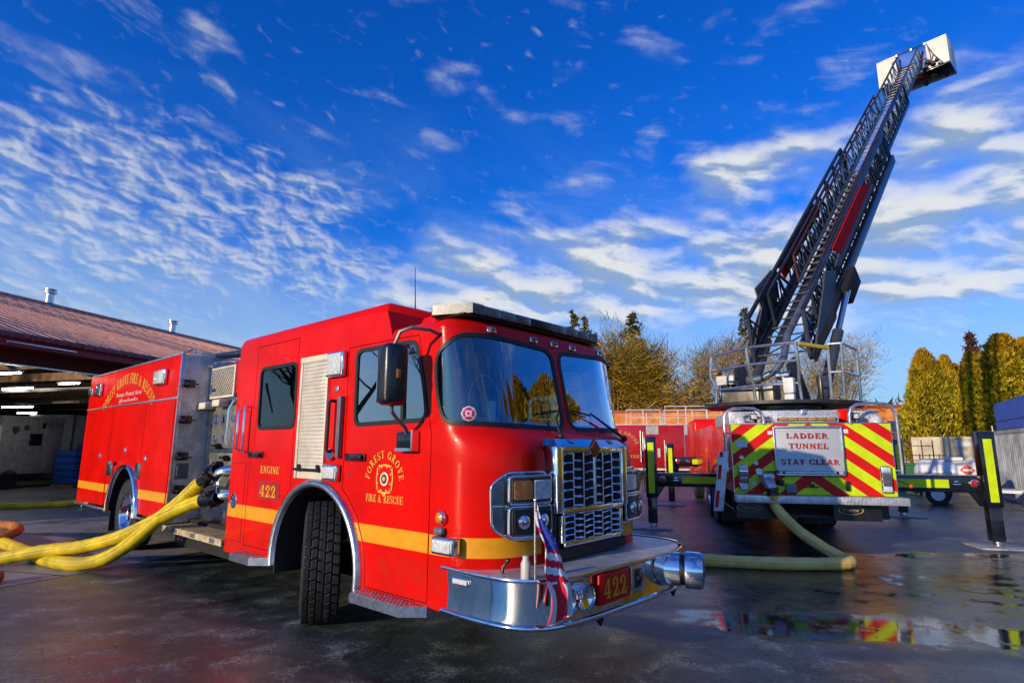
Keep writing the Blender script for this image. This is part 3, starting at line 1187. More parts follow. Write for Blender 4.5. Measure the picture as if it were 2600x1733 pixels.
# ---- cab interior
m = EM()
m.box(0.78, W - 0.78, 3.2, 7.2, 0.86, 0.95)
m.box(0.03, W - 0.03, 3.45, 4.48, 0.86, 0.95)
m.box(0.03, W - 0.03, 6.08, 7.2, 0.86, 0.95)
m.box(0.03, W - 0.03, 6.9, 7.2, 0.95, 2.6)
m.box(0.25, W - 0.25, 3.35, 3.75, 0.95, 1.74, 0.04)
m.box(0.9, 1.5, 3.75, 5.0, 0.95, 1.45, 0.06)
m.build('cab_floor_and_dash', INT, ENG)
m = EM()
m.box(0.04, W - 0.04, 3.5, 7.1, 2.585, 2.60)
m.box(0.2, W - 0.2, 3.30, 3.62, 1.75, 1.77)
m.build('headliner', INTL, ENG)
for sx_ in (0.25, 1.6):
    m = EM()
    m.box(sx_, sx_ + 0.55, 4.25, 4.8, 1.15, 1.3, 0.05)
    m.box(sx_, sx_ + 0.55, 4.72, 4.88, 1.3, 2.0, 0.06)
    m.box(sx_ + 0.12, sx_ + 0.43, 4.74, 4.86, 2.02, 2.25, 0.04)
    m.build('seat', INT, ENG)
m = EM()
m.tube([(1.9 + 0.22 * math.cos(a), 3.92 + 0.08 * math.sin(a), 1.72 + 0.2 * math.sin(a)) for a in [2 * PI * k / 20 for k in range(20)]], 0.014, 6, closed=True)
m.build('steering_wheel', TRIM, ENG)
m = EM()
m.tube([(0.62 + 0.20 * math.cos(a), 3.62, 2.02 + 0.26 * math.sin(a)) for a in [rad(-50 + 10 * k) for k in range(24)]], 0.006, 5)
m.build('cord_loop', mat('pale_cable', (0.35, 0.5, 0.5), 0.4), ENG)
m = EM()
m.box(0.55, 0.95, 3.33, 3.6, 1.77, 1.80, 0.01)
m.box(0.62, 0.70, 3.55, 3.60, 1.8, 2.05, 0.01)
m.box(0.30, 0.44, 3.32, 3.45, 1.77, 1.84, 0.01)
m.build('dash_papers', mat('pale_paper', (0.6, 0.66, 0.6), 0.7), ENG)

# ---- gold stripe round the cab
def band(m, s0, s1, z0, z1, off=0.003, step=0.05):
    n = max(1, int((s1 - s0) / step))
    vs = []
    for k in range(n + 1):
        s_ = s0 + (s1 - s0) * k / n
        vs.append(cabP(s_, z0, off)[:])
        vs.append(cabP(s_, z1, off)[:])
    m.add(vs, [(2 * k, 2 * k + 2, 2 * k + 3, 2 * k + 1) for k in range(n)])


def bandpoly(m, pts, off=0.003):
    m.poly([cabP(a, b, off)[:] for a, b in pts])


m = EM()
ea = lambda z, r: math.sqrt(r * r - (z - AZ) ** 2)
bandpoly(m, [(0, 0.84), (sy(6.765), 0.84), (sy(6.765), 0.985), (0, 0.985)])
m.build('gold_stripe', GOLD, ENG, smooth=0)
m = EM()
band(m, 3.628, 4.62, 0.835, 0.98)
m.build('gold_stripe', GOLD, ENG, smooth=1.0)
m = EM()
band(m, 5.78, S4 + 1.3, 0.835, 0.98)
m.build('gold_stripe', GOLD, ENG, smooth=1.0)
m = EM()
for z0_, z1_ in ((0.84, 0.912), (0.912, 0.985)):
    bandpoly(m, [(sy(6.752), z0_), (sy(ARC + ea(z0_, 0.87)), z0_), (sy(ARC + ea(z1_, 0.87)), z1_), (sy(6.752), z1_)])
m.build('gold_stripe', GOLD, door_rear, smooth=0)
m = EM()
for z0_, z1_ in ((0.837, 0.91), (0.91, 0.983)):
    bandpoly(m, [(sy(ARC - ea(z0_, 0.87)), z0_), (sy(3.608), z0_), (sy(3.608), z1_), (sy(ARC - ea(z1_, 0.87)), z1_)])
m.build('gold_stripe', GOLD, door_front, smooth=0)
m = EM()
for z0_, z1_ in ((0.837, 0.91), (0.91, 0.983)):
    bandpoly(m, [(sy(ARC - ea(z0_, 0.80)), z0_), (sy(ARC - ea(z0_, 0.852)), z0_), (sy(ARC - ea(z1_, 0.852)), z1_), (sy(ARC - ea(z1_, 0.80)), z1_)])
m.build('gold_stripe', GOLD, ENG, smooth=0)


# ---- lettering on the near side
def side_fn(y0, z0, x=-0.004):
    return lambda u, v, w=0: (x - w, y0 - u, z0 + v)


def arc_text(m, txt, cy, cz, R, a_left, a_right, h, x=-0.004, gap=0.08):
    """letters along an arc, from a_left to a_right degrees (90 = top), read from outside the near side"""
    tw = glyph_width(txt, gap)
    pos = 0.0
    q = 0
    for ch in txt:
        polys, w = GL[ch]
        mid = pos + w / 2
        a = rad(a_left + (a_right - a_left) * mid / tw)
        kx = abs(rad(a_right - a_left)) * R / tw
        er = (math.cos(a), math.sin(a))
        et = (math.sin(a), -math.cos(a))
        for p in polys:
            q += 1
            pts = []
            for gx, gy in p:
                uu = (gx - w / 2) * kx
                vv = gy * h
                U_ = R * er[0] + er[0] * vv + et[0] * uu
                V_ = R * er[1] + er[1] * vv + et[1] * uu
                pts.append((x - 0.0001 * (q % 20), cy - U_, cz + V_))
            m.poly(pts)
        pos += w + gap
    return m


m = EM()
arc_text(m, 'FOREST GROVE', 4.20, 1.335, 0.212, 172, 8, 0.066)
m.build('lettering', GOLDL, door_front, smooth=0)
m = EM()
text_mb(m, 'FIRE & RESCUE', side_fn(4.45, 1.178), 0.062, 0.52)
m.build('lettering', GOLDL, door_front, smooth=0)
m = EM()
text_mb(m, 'ENGINE', side_fn(6.47, 1.355), 0.075, 0.43)
m.build('lettering', GOLDL, door_rear, smooth=0)
m = EM()
m.poly([side_fn(6.50, 1.075, -0.003)(u, v) for u, v in ((0, 0), (0.49, 0), (0.49, 0.20), (0, 0.20))])
m.build('number_plate', mat('dark_red_panel', (0.42, 0.008, 0.02), 0.5), door_rear, smooth=0)
m = EM()
text_mb(m, '422', side_fn(6.45, 1.105, -0.005), 0.125, 0.37)
m.build('number', GOLD, door_rear, smooth=0)
# crest: red cross pattee edged in gold with a white ring
cy_, cz_ = 4.195, 1.375
m = EM()
def cross(m, r, x, w0=0.05, w1=0.105):
    for k in range(4):
        a = PI / 2 * k
        ca, sa = math.cos(a), math.sin(a)
        pts = [(0.0, -w0 * r / 0.12 * 0.6), (r, -w1 * r / 0.12), (r * 1.12, 0), (r, w1 * r / 0.12), (0.0, w0 * r / 0.12 * 0.6)]
        m.poly([(x - 0.0002 * k, cy_ - (p[0] * ca - p[1] * sa) * 0.95, cz_ + p[0] * sa + p[1] * ca) for p in pts])
cross(m, 0.112, -0.004)
m.build('crest_edge', GOLDL, door_front, smooth=0)
m = EM()
cross(m, 0.097, -0.006)
m.build('crest_cross', RED, door_front, smooth=0)
m = EM()
m.cyl((-0.005, cy_, cz_), (-0.008, cy_, cz_), 0.058, 24)
m.build('crest_ring', WHITE, door_front)
m = EM()
m.cyl((-0.006, cy_, cz_), (-0.010, cy_, cz_), 0.040, 24)
m.build('crest_centre', mat('crest_dark', (0.06, 0.03, 0.01), 0.5), door_front)
m = EM()
for k in range(8):
    a = PI / 4 * k + PI / 8
    m.ball((-0.006, cy_ - 0.10 * math.cos(a), cz_ + 0.105 * math.sin(a)), 0.011, 8, 5)
m.lathe((-0.008, cy_, cz_), (-1, 0, 0), [(0.022, 0), (0.018, 0.005), (0.0, 0.006)], 12)
m.ball((-0.004, cy_, cz_ - 0.128), 0.024, 10, 6, 0.3, 1, 0.8)
m.build('crest_ornament', GOLDL, door_front)

# ---- shutter, lights, handles on the near side
m = EM()
m.box(-0.012, 0.0, 5.16, 5.70, 1.33, 2.55, 0.004)
m.box(-0.03, -0.012, 5.16, 5.70, 2.50, 2.56, 0.004)
m.box(-0.024, -0.012, 5.16, 5.185, 1.33, 2.50, 0.003)
m.box(-0.024, -0.012, 5.66, 5.70, 1.33, 2.50, 0.003)
shut = m.build('roller_shutter', CREAMM, ENG)
m = EM()
z = 1.45
while z < 2.49:
    m.box(-0.020, -0.012, 5.19, 5.652, z, z + 0.036, 0.005)
    z += 0.0385
m.build('slats', SHUT, shut)
m = EM()
m.cyl((-0.05, 5.20, 1.42), (-0.05, 5.66, 1.42), 0.014, 10)
m.box(-0.04, -0.012, 5.22, 5.26, 1.40, 1.47)
m.box(-0.04, -0.012, 5.58, 5.62, 1.40, 1.47)
m.build('lift_bar', BLACK, shut)


def lightbox(y0, y1, z0, z1, parent=ENG, lens=LENSW, x=0.0, d=0.06, name='scene_light'):
    m = EM()
    m.box(x - d, x, y0, y1, z0, z1, 0.018, 3)
    o = m.build(name, CHROME, parent)
    m = EM()
    m.box(x - d - 0.008, x - d + 0.01, y0 + 0.02, y1 - 0.02, z0 + 0.02, z1 - 0.02, 0.008)
    m.build('lens', lens, o)
    return o


lightbox(4.86, 5.15, 2.31, 2.56)
lightbox(4.87, 5.12, 1.33, 1.48)
lightbox(3.26, 3.50, 0.855, 0.985, x=0.02, d=0.09)
m = EM()
m.lathe((-0.0, 3.455, 1.115), (-1, 0, 0), [(0.055, 0), (0.055, 0.02), (0.045, 0.028)], 18)
o = m.build('marker_light', CHROME, ENG)
m = EM()
m.lathe((0.0, 3.455, 1.115), (-1, 0, 0), [(0.045, 0.0), (0.042, 0.032), (0.025, 0.042), (0, 0.045)], 18)
m.build('lens', LENSA, o)
m = EM()
m.box(-0.045, 0.01, 3.41, 3.51, 0.99, 1.045, 0.02, 3)
m.build('sensor', GREYP, ENG)
m = EM()
m.box(-0.012, 0.0, 4.98, 5.05, 2.17, 2.22, 0.004)
m.build('label_plate', ALU, ENG)


def grab(y, z0, z1, r, mt, out=0.07, base=True):
    m = EM()
    m.tube([(0, y, z0), (-out * 0.8, y, z0), (-out, y, z0 + 0.02), (-out, y, z1 - 0.02), (-out * 0.8, y, z1), (0, y, z1)], r, 8)
    o = m.build('grab_handle', mt, ENG)
    return o


grab(5.03, 1.60, 2.08, 0.016, RUBBER)
grab(6.99, 1.60, 2.06, 0.017, CHROME)
grab(6.83, 1.58, 2.10, 0.016, CHROME)
m = EM()
m.box(-0.05, 0.0, 4.87, 4.92, 1.54, 2.12, 0.008)
m.build('door_hinge_post', GREYP, ENG)
m = EM()
m.prism([(-0.02, 5.03, 1.51), (-0.02, 4.95, 1.57), (-0.02, 5.03, 1.63), (-0.02, 5.11, 1.57)], (-0.02, 0, 0))
m.build('handle_bracket', CHROME, ENG)
for y0_, y1_, z_, par in ((4.48, 4.80, 1.55, door_front), (6.44, 6.79, 1.55, door_rear)):
    m = EM()
    m.box(-0.02, 0.0, y0_, y1_, z_ - 0.035, z_ + 0.035, 0.008)
    m.box(-0.055, -0.022, y0_ + 0.02, y1_ - 0.10, z_ - 0.022, z_ + 0.022, 0.012)
    m.box(-0.024, -0.02, y0_ + 0.21, y1_ - 0.02, z_ - 0.02, z_ + 0.02)
    m.build('door_handle', GLOSSB, par)
    m = EM()
    m.cyl((0, y1_ - 0.06, z_ - 0.16), (-0.008, y1_ - 0.06, z_ - 0.16), 0.013, 12)
    m.build('key_lock', CHROME, par)
# fuel flap and access panel lines
m = EM()
m.lathe((0.0, 7.07, 1.02), (-1, 0, 0), [(0.085, 0), (0.085, 0.012), (0.068, 0.018), (0.064, 0.006), (0.0, 0.008)], 22)
m.build('filler_cap', CHROME, ENG)
m = EM()
m.bar((-0.0015, 7.19, 1.45), (-0.0015, 6.84, 1.45), 0.006, 0.003, (1, 0, 0))
m.bar((-0.0015, 6.84, 1.45), (-0.0015, 6.84, 0.58), 0.006, 0.003, (1, 0, 0))
m.bar((-0.0015, 7.19, 0.58), (-0.0015, 6.84, 0.58), 0.006, 0.003, (1, 0, 0))
m.build('access_panel_seam', TRIM, ENG)

# fender trims
m = EM()
lp = arch_loop(ARC, AZ, AR + 0.01, 0.44, 36)
vs, fs = [], []
for y, z in lp:
    d = Vector((y - ARC, z - AZ))
    d.normalize()
    for a, b in ((0.0, 0.045), (-0.035, 0.042), (-0.055, 0.022), (-0.058, 0.0), (-0.045, -0.02), (0.0, -0.028)):
        vs.append((a, y + d.x * b, z + d.y * b))
n6 = 6
for i in range(len(lp) - 1):
    for k in range(n6 - 1):
        fs.append((i * n6 + k, i * n6 + k + 1, (i + 1) * n6 + k + 1, (i + 1) * n6 + k))
fs.append(tuple(range(n6)))
fs.append(tuple((len(lp) - 1) * n6 + k for k in range(n6)))
m.add(vs, fs)
m.build('fender_trim', ALU, ENG, smooth=0.8)
m = EM()
vs, fs = [], []
lp = arch_loop(ARC, AZ, AR, 0.44, 28)
for y, z in lp:
    vs += [(0.002, y, z), (0.75, y, z)]
fs = [(2 * k, 2 * k + 2, 2 * k + 3, 2 * k + 1) for k in range(len(lp) - 1)]
m.add(vs, fs)
m.box(0.75, 0.77, 4.5, 6.06, 0.3, 1.3)
m.build('wheel_well', DARK, ENG)
m = EM()
m.box(0.3, 2.1, 2.8, 13.9, 0.42, 0.62)
m.box(0.75, 1.65, 4.5, 6.1, 0.3, 1.25)
m.box(0.78, 1.62, 3.0, 4.5, 0.35, 0.9)
m.box(0.15, 2.25, 7.3, 9.1, 0.30, 0.52)
m.box(0.03, 2.37, 3.2, 4.48, 0.425, 0.455)
m.box(0.03, 2.37, 6.08, 7.2, 0.425, 0.455)
m.box(1.66, 1.70, 4.4, 6.2, 0.25, 1.3)
m.box(0.05, 2.3, 9.3, 10.3, 0.50, 0.60)
m.box(0.75, 1.65, 10.3, 12.1, 0.35, 1.3)
m.build('chassis', DARK, ENG)
m = EM()
text_mb(m, '55', (lambda u, v, w=0: (0.144 - w, 9.12 - u, 0.36 + v)), 0.13, 0.24)
m.build('number', CREAMM, ENG, smooth=0)
m = EM()
m.box(0.148, 0.15, 8.8, 9.2, 0.32, 0.52)
m.build('number_backing', BLACK, ENG)

# door steps
for y0_, y1_, z_ in ((3.58, 4.40, 0.455), (6.10, 6.72, 0.50)):
    m = EM()
    m.prism([(0.12, y0_, z_ - 0.075), (0.12, y1_, z_ - 0.075), (-0.16, y1_, z_ - 0.075), (-0.16, y0_ + 0.16, z_ - 0.075), (-0.02, y0_, z_ - 0.075)], (0, 0, 0.07))
    o = m.build('door_step', ALU, ENG)
    m = EM()
    m.prism([(0.12, y0_ + 0.01, z_ - 0.004), (0.12, y1_ - 0.01, z_ - 0.004), (-0.15, y1_ - 0.01, z_ - 0.004), (-0.15, y0_ + 0.165, z_ - 0.004), (-0.015, y0_ + 0.01, z_ - 0.004)], (0, 0, 0.006))
    for a in range(int((y1_ - y0_) / 0.045) - 3):
        for b in range(4):
            m.box(-0.14 + b * 0.05, -0.115 + b * 0.05, y0_ + 0.17 + a * 0.045, y0_ + 0.185 + a * 0.045, z_ + 0.002, z_ + 0.010)
    m.build('tread', ALU, o)


# ---- wheels
def wheel(parent, c, axis, R, wd, blocks=True, rim=True):
    """axis points to the outside face"""
    c = Vector(c)
    ax = Vector(axis).normalized()
    up = Vector((0, 0, 1))
    fw = up.cross(ax)
    m = EM()
    h = wd / 2
    prof = [(R * 0.54, -h * 0.62), (R * 0.60, -h * 0.95), (R * 0.80, -h * 1.02), (R * 0.94, -h * 0.92), (R * 0.965, -h * 0.78), (R * 0.968, 0), (R * 0.965, h * 0.78), (R * 0.94, h * 0.92), (R * 0.80, h * 1.02), (R * 0.60, h * 0.95), (R * 0.54, h * 0.62)]
    m.lathe(c, ax, prof, 56)
    if blocks:
        cols = 5
        bw = wd * 0.94 / cols
        n = 38
        for i in range(cols):
            for k in range(n):
                a = 2 * PI * (k + 0.5 * (i % 2)) / n
                a2 = a + 0.05 * (i - 2)
                rd_ = up * math.cos(a2) + fw * math.sin(a2)
                tg = -up * math.sin(a2) + fw * math.cos(a2)
                sk = 0.25 if i % 2 else -0.25
                off = -h * 0.94 + bw * (i + 0.5)
                rr = R * (0.978 if abs(i - 2) < 2 else 0.972)
                L = PI * R / n * (0.86 if abs(i - 2) < 2 else 0.78)
                m.obox(c + ax * off + rd_ * rr, ax * bw * 0.43 + tg * bw * 0.43 * sk, tg * L, rd_ * R * 0.022, 0.006, 1)
    o = m.build('wheel', RUBBER, parent, smooth=0.5)
    if rim:
        m = EM()
        m.lathe(c, ax, [(R * 0.575, h * 0.70), (R * 0.585, h * 0.92), (R * 0.56, h * 0.98), (R * 0.53, h * 0.86), (R * 0.50, h * 0.40), (R * 0.44, h * 0.12), (R * 0.30, h * 0.06), (R * 0.22, h * 0.25), (R * 0.20, h * 0.62), (R * 0.0, h * 0.66)], 40)
        for k in range(10):
            a = 2 * PI * k / 10
            d = up * math.cos(a) + fw * math.sin(a)
            m.cyl(c + d * R * 0.31 + ax * h * 0.05, c + d * R * 0.31 + ax * h * 0.24, R * 0.028, 8)
        m.build('rim', CHROME, o, smooth=0.5)
    return o


sa = rad(31)
wheel(ENG, (0.13, 5.33, 0.555), (-math.cos(sa), math.sin(sa), 0), 0.555, 0.34)
wheel(ENG, (2.22, 5.33, 0.555), (math.cos(sa), -math.sin(sa), 0), 0.555, 0.34, False)
wheel(ENG, (0.19, 11.12, 0.555), (-1, 0, 0), 0.555, 0.30)
wheel(ENG, (2.21, 11.12, 0.555), (1, 0, 0), 0.555, 0.30, False)
m = EM()
m.box(0.05, 0.55, 11.93, 11.96, 0.22, 0.75)
m.build('mud_flap', TRIM, ENG)
m = EM()
m.box(0.03, 0.6, 6.06, 6.09, 0.35, 0.7)
m.build('mud_flap', TRIM, ENG)

# ---- front: headlamp bezels, grille, wipers, marker lights
def facefn(s0, z0): return lambda u, v, w=0: cabP(s0 + u, z0 + v, w)[:]


def plate_on_skin(m, loop2, off0, off1, ch=0.012):
    """solid slab following the cab skin: loop in (s,z)"""
    lp_ = densify(loop2, 0.05)
    n = len(lp_)
    mn_s, mx_s = min(p[0] for p in lp_), max(p[0] for p in lp_)
    mn_z, mx_z = min(p[1] for p in lp_), max(p[1] for p in lp_)
    stp = [(mn_s + 0.06 * i, mn_z + 0.06 * j) for i in range(1, int((mx_s - mn_s) / 0.06) + 1) for j in range(1, int((mx_z - mn_z) / 0.06) + 1)]
    v2, rg = cdt_regions([lp_], stp, lambda x, y: 'a' if inpoly((x, y), lp_) else None)
    m.add([cabP(a, b, off1)[:] for a, b in v2], rg['a'])
    ol = inset_loop(lp_, -ch)
    vs = [cabP(a, b, off0)[:] for a, b in ol] + [cabP(a, b, off1 - ch * 0.9)[:] for a, b in ol] + [cabP(a, b, off1)[:] for a, b in lp_]
    m.add(vs, [(r_ * n + i, r_ * n + (i + 1) % n, (r_ + 1) * n + (i + 1) % n, (r_ + 1) * n + i) for r_ in (0, 1) for i in range(n)])


bez = [(4.17, 1.05), (4.34, 0.965), (4.66, 0.965), (4.66, 1.455), (4.30, 1.455), (4.16, 1.36)]
for side in (0, 1):
    fl = (lambda p: p) if side == 0 else (lambda p: (2 * SM - p[0], p[1]))
    m = EM()
    plate_on_skin(m, [fl(p) for p in round_poly(bez, 0.05)], -0.004, 0.016)
    o = m.build('headlamp_bezel', CHROMED, ENG, smooth=0.6)
    m = EM()
    bl_ = densify([fl(p) for p in round_poly(bez, 0.05)], 0.04)
    m.tube([cabP(a, b, 0.014) for a, b in bl_], 0.011, 6, closed=True)
    m.tube([cabP(fl((4.165 + 0.04 * k, 1.21))[0], 1.21, 0.018) for k in range(5)], 0.007, 6)
    m.build('bezel_rim', CHROME, o, smooth=1.2)
    for z0_, z1_ in ((1.225, 1.43), (0.99, 1.205)):
        m = EM()
        plate_on_skin(m, [fl(p) for p in round_poly([(4.30, z0_), (4.655, z0_), (4.655, z1_), (4.30, z1_)], 0.03)], 0.012, 0.075)
        hs_ = m.build('lamp_housing', CHROMED, o, smooth=0.6)
        m = EM()
        m.tube([cabP(a, b, 0.073) for a, b in densify([fl(p) for p in round_poly([(4.30, z0_), (4.655, z0_), (4.655, z1_), (4.30, z1_)], 0.03)], 0.04)], 0.009, 6, closed=True)
        m.build('housing_rim', CHROME, hs_, smooth=1.2)
        m = EM()
        plate_on_skin(m, [fl(p) for p in round_poly([(4.322, z0_ + 0.022), (4.652, z0_ + 0.022), (4.652, z1_ - 0.022), (4.322, z1_ - 0.022)], 0.02)], 0.07, 0.079, 0.004)
        m.build('lamp_recess', TRIM, hs_, smooth=0.6)
        for s0_, s1_ in ((4.335, 4.475), (4.495, 4.64)):
            m = EM()
            plate_on_skin(m, [fl(p) for p in round_poly([(s0_, z0_ + 0.035), (s1_, z0_ + 0.035), (s1_, z1_ - 0.035), (s0_, z1_ - 0.035)], 0.02)], 0.07, 0.089, 0.005)
            up_ = z0_ > 1.1
            mt = (LENSA if (s0_ < 4.4) else LENSW) if up_ else GLOSSB
            if up_ and s0_ < 4.4: mt = mat('dim_amber_lens', (0.30, 0.12, 0.02), 0.15, coat=0.6, dirt=0.3, scale=40, bump=0.2, bscale=60)
            lo_ = m.build('turn_lens' if up_ and s0_ < 4.4 else ('side_lens' if up_ else 'headlamp'), mt, hs_, smooth=0.6)
            if not up_:
                c0 = fl(((s0_ + s1_) / 2, (z0_ + z1_) / 2))
                c_ = cabP(c0[0], c0[1], 0.087)
                nd = cabP(c0[0], c0[1], 0.12) - c_
                m = EM()
                m.lathe(c_, nd, [(0.052, 0.0), (0.050, 0.008), (0.035, 0.02), (0, 0.026)], 20)
                m.build('projector', CHROME, lo_)

# grille: chrome frame, upper and lower mesh
def grille_part(x0, x1, z0, z1, yb, cols, rows, parent):
    m = EM()
    cw = (x1 - x0) / cols
    chh = (z1 - z0) / rows
    for j in range(rows + 1):
        z_ = z0 + chh * j
        pts = []
        for i in range(cols):
            jog = 0.010 * (1 if i % 2 else -1)
            pts += [(x0 + cw * i + 0.004, yb, z_ + jog), (x0 + cw * (i + 1) - 0.004, yb, z_ + jog)]
        m.tube(pts, 0.0105, 6)
    for i in range(cols + 1):
        m.tube([(x0 + cw * i, yb - 0.004, z0), (x0 + cw * i, yb - 0.004, z1)], 0.010, 6)
    return m.build('grille_mesh', CHROME, parent, smooth=1.0)


gx0, gx1 = 0.66, 1.74
gy = 2.86
m = EM()
m.box(gx0, gx0 + 0.09, gy - 0.015, 2.97, 1.13, 1.66, 0.02, 2)
m.box(gx1 - 0.09, gx1, gy - 0.015, 2.97, 1.13, 1.66, 0.02, 2)
m.box(gx0 + 0.09, gx1 - 0.09, gy - 0.01, 2.97, 1.60, 1.66, 0.012, 2)
m.prism([(gx0, gy + 0.13, 1.66), (gx0, gy - 0.015, 1.63), (gx0 + 0.01, gy + 0.02, 1.70), (gx0 + 0.05, gy + 0.14, 1.70)], (0, 0, 0)) if False else None
m.add([(gx0, gy - 0.015, 1.655), (gx1, gy - 0.015, 1.655), (gx1 - 0.06, gy + 0.06, 1.715), (gx0 + 0.06, gy + 0.06, 1.715), (gx0, 3.02, 1.66), (gx1, 3.02, 1.66), (gx1 - 0.05, 3.04, 1.72), (gx0 + 0.05, 3.04, 1.72)],
      [(0, 1, 2, 3), (3, 2, 6, 7), (0, 3, 7, 4), (1, 5, 6, 2)])
m.box(gx0 + 0.09, gx1 - 0.09, gy - 0.01, 2.95, 1.115, 1.165, 0.012, 2)
m.box(gx0 + 0.07, gx0 + 0.11, gy - 0.005, 2.95, 0.90, 1.115, 0.01)
m.box(gx1 - 0.13, gx1 - 0.09, gy - 0.005, 2.95, 0.90, 1.115, 0.01)
m.box(gx0 + 0.11, gx1 - 0.13, gy - 0.005, 2.95, 0.87, 0.91, 0.01)
GR = m.build('grille', CHROME, ENG, smooth=0.5)
m = EM()
m.box(gx0 + 0.05, gx1 - 0.05, 2.93, 2.935, 0.88, 1.64)
m.box(gx0 - 0.03, gx0 + 0.06, 2.90, 2.97, 0.80, 1.14)
m.box(gx0 + 0.02, gx1 - 0.02, 2.88, 2.95, 0.775, 0.86)
m.build('grille_backing', TRIM, GR)
grille_part(gx0 + 0.10, gx1 - 0.10, 1.17, 1.60, gy + 0.012, 6, 6, GR)
grille_part(gx0 + 0.115, gx1 - 0.135, 0.915, 1.11, gy + 0.012, 6, 4, GR)
m = EM()
gcx = (gx0 + gx1) / 2
m.tube([(gcx, gy - 0.005, 1.17), (gcx, gy - 0.005, 1.6)], 0.016, 8)
m.build('grille_post', CHROME, GR)
for r_, mt_, off_ in ((0.085, CHROME, 0.0), (0.07, mat('badge_red', (0.25, 0.01, 0.015), 0.3, coat=0.6), 0.008)):
    m = EM()
    m.prism([(gcx - r_, gy - 0.018 - off_, 1.635), (gcx, gy - 0.018 - off_, 1.635 - r_), (gcx + r_, gy - 0.018 - off_, 1.635), (gcx, gy - 0.018 - off_, 1.635 + r_)], (0, 0.02, 0))
    m.build('badge', mt_, GR)
for x_ in (gx0 + 0.22, gx1 - 0.26):
    m = EM()
    m.add([(x_, gy + 0.012, 1.683), (x_ + 0.07, gy + 0.012, 1.683), (x_ + 0.07, gy + 0.05, 1.712), (x_, gy + 0.05, 1.712)], [(0, 1, 2, 3)])
    m.build('vent_slot', GREYP, GR, smooth=0)

for s_, z_ in ((4.42, 2.615), (4.92, 2.60), (SM, 2.597), (2 * SM - 4.92, 2.60), (2 * SM - 4.42, 2.615)):
    p = cabP(s_, z_, 0.0)
    n_ = (cabP(s_, z_, 0.05) - p).normalized()
    m = EM()
    m.obox(p + n_ * 0.008, Vector((0.05, 0, 0)) if False else (cabP(s_ + 0.05, z_) - cabP(s_ - 0.05, z_)) * 0.5, n_ * 0.012, (cabP(s_, z_ + 0.02) - cabP(s_, z_ - 0.02)) * 0.65, 0.008)
    o = m.build('clearance_light', CHROME, ENG)
    m = EM()
    m.obox(p + n_ * 0.024, (cabP(s_ + 0.03, z_) - cabP(s_ - 0.03, z_)) * 0.5, n_ * 0.014, (cabP(s_, z_ + 0.02) - cabP(s_, z_ - 0.02)) * 0.38, 0.008)
    m.build('lens', mat('dim_amber_lens', (0.30, 0.12, 0.02), 0.15, coat=0.6), o)

for pts, bl in ((((4.98, 1.73), (5.02, 1.87), (5.05, 1.965)), ((4.83, 1.935), (5.12, 1.965))), (((6.05, 1.72), (5.80, 1.86), (5.55, 1.95)), ((5.30, 1.975), (5.60, 1.94)))):
    m = EM()
    m.tube([cabP(a, b, 0.02 + 0.02 * k) for k, (a, b) in enumerate(pts)], [0.014, 0.011, 0.008], 6)
    b0 = cabP(pts[0][0], pts[0][1], 0.02)
    m.ball(b0, 0.03, 10, 6)
    o = m.build('wiper', TRIM, ENG)
    m = EM()
    n = 6
    m.tube([cabP(bl[0][0] + (bl[1][0] - bl[0][0]) * k / n, bl[0][1] + (bl[1][1] - bl[0][1]) * k / n, 0.022) for k in range(n + 1)], 0.009, 6)
    m.build('wiper_blade', TRIM, o)
# round sticker on the windscreen
m = EM()
c_ = cabP(4.07, 1.905, 0.003)
nd = (cabP(4.07, 1.905, 0.03) - c_).normalized()
m.lathe(c_, nd, [(0.062, 0), (0.06, 0.001), (0, 0.001)], 8)
stk = m.build('sticker', mat('sticker_white', (0.7, 0.6, 0.66), 0.5), ENG)
m = EM()
m.lathe(c_ + nd * 0.0015, nd, [(0.052, 0), (0.05, 0.001), (0, 0.001)], 8)
m.build('sticker_field', mat('sticker_magenta', (0.45, 0.02, 0.12), 0.5), stk)
m = EM()
m.lathe(c_ + nd * 0.003, nd, [(0.026, 0), (0.024, 0.001), (0.014, 0.001), (0.012, 0)], 14)
tx = (cabP(4.12, 1.905) - cabP(4.02, 1.905)).normalized()
tz = nd.cross(tx)
for k in range(4):
    d = tx * math.cos(PI / 4 + PI / 2 * k) + tz * math.sin(PI / 4 + PI / 2 * k)
    m.bar(c_ + nd * 0.0035 + d * 0.026, c_ + nd * 0.0035 + d * 0.05, 0.006, 0.001, nd)
m.build('sticker_cross', mat('sticker_white', (0.7, 0.6, 0.66), 0.5), stk)

# ---- bumper
bo = [(0.02, 3.45), (0.0, 3.2), (0.0, 3.0), (0.015, 2.85), (0.06, 2.72), (0.14, 2.62), (0.26, 2.555), (0.42, 2.52), (0.7, 2.49), (1.2, 2.475), (1.7, 2.48), (1.98, 2.50), (2.14, 2.545), (2.27, 2.63), (2.36, 2.75), (2.41, 2.9), (2.42, 3.1), (2.40, 3.45)]
def smooth_path(pts, n=4):
    out = []
    P_ = [Vector(p) for p in pts]
    for i in range(len(P_) - 1):
        p0 = P_[max(0, i - 1)]; p1 = P_[i]; p2 = P_[i + 1]; p3 = P_[min(len(P_) - 1, i + 2)]
        for k in range(n):
            t = k / n
            out.append(0.5 * ((2 * p1) + (-p0 + p2) * t + (2 * p0 - 5 * p1 + 4 * p2 - p3) * t * t + (-p0 + 3 * p1 - 3 * p2 + p3) * t ** 3))
    out.append(P_[-1])
    return out


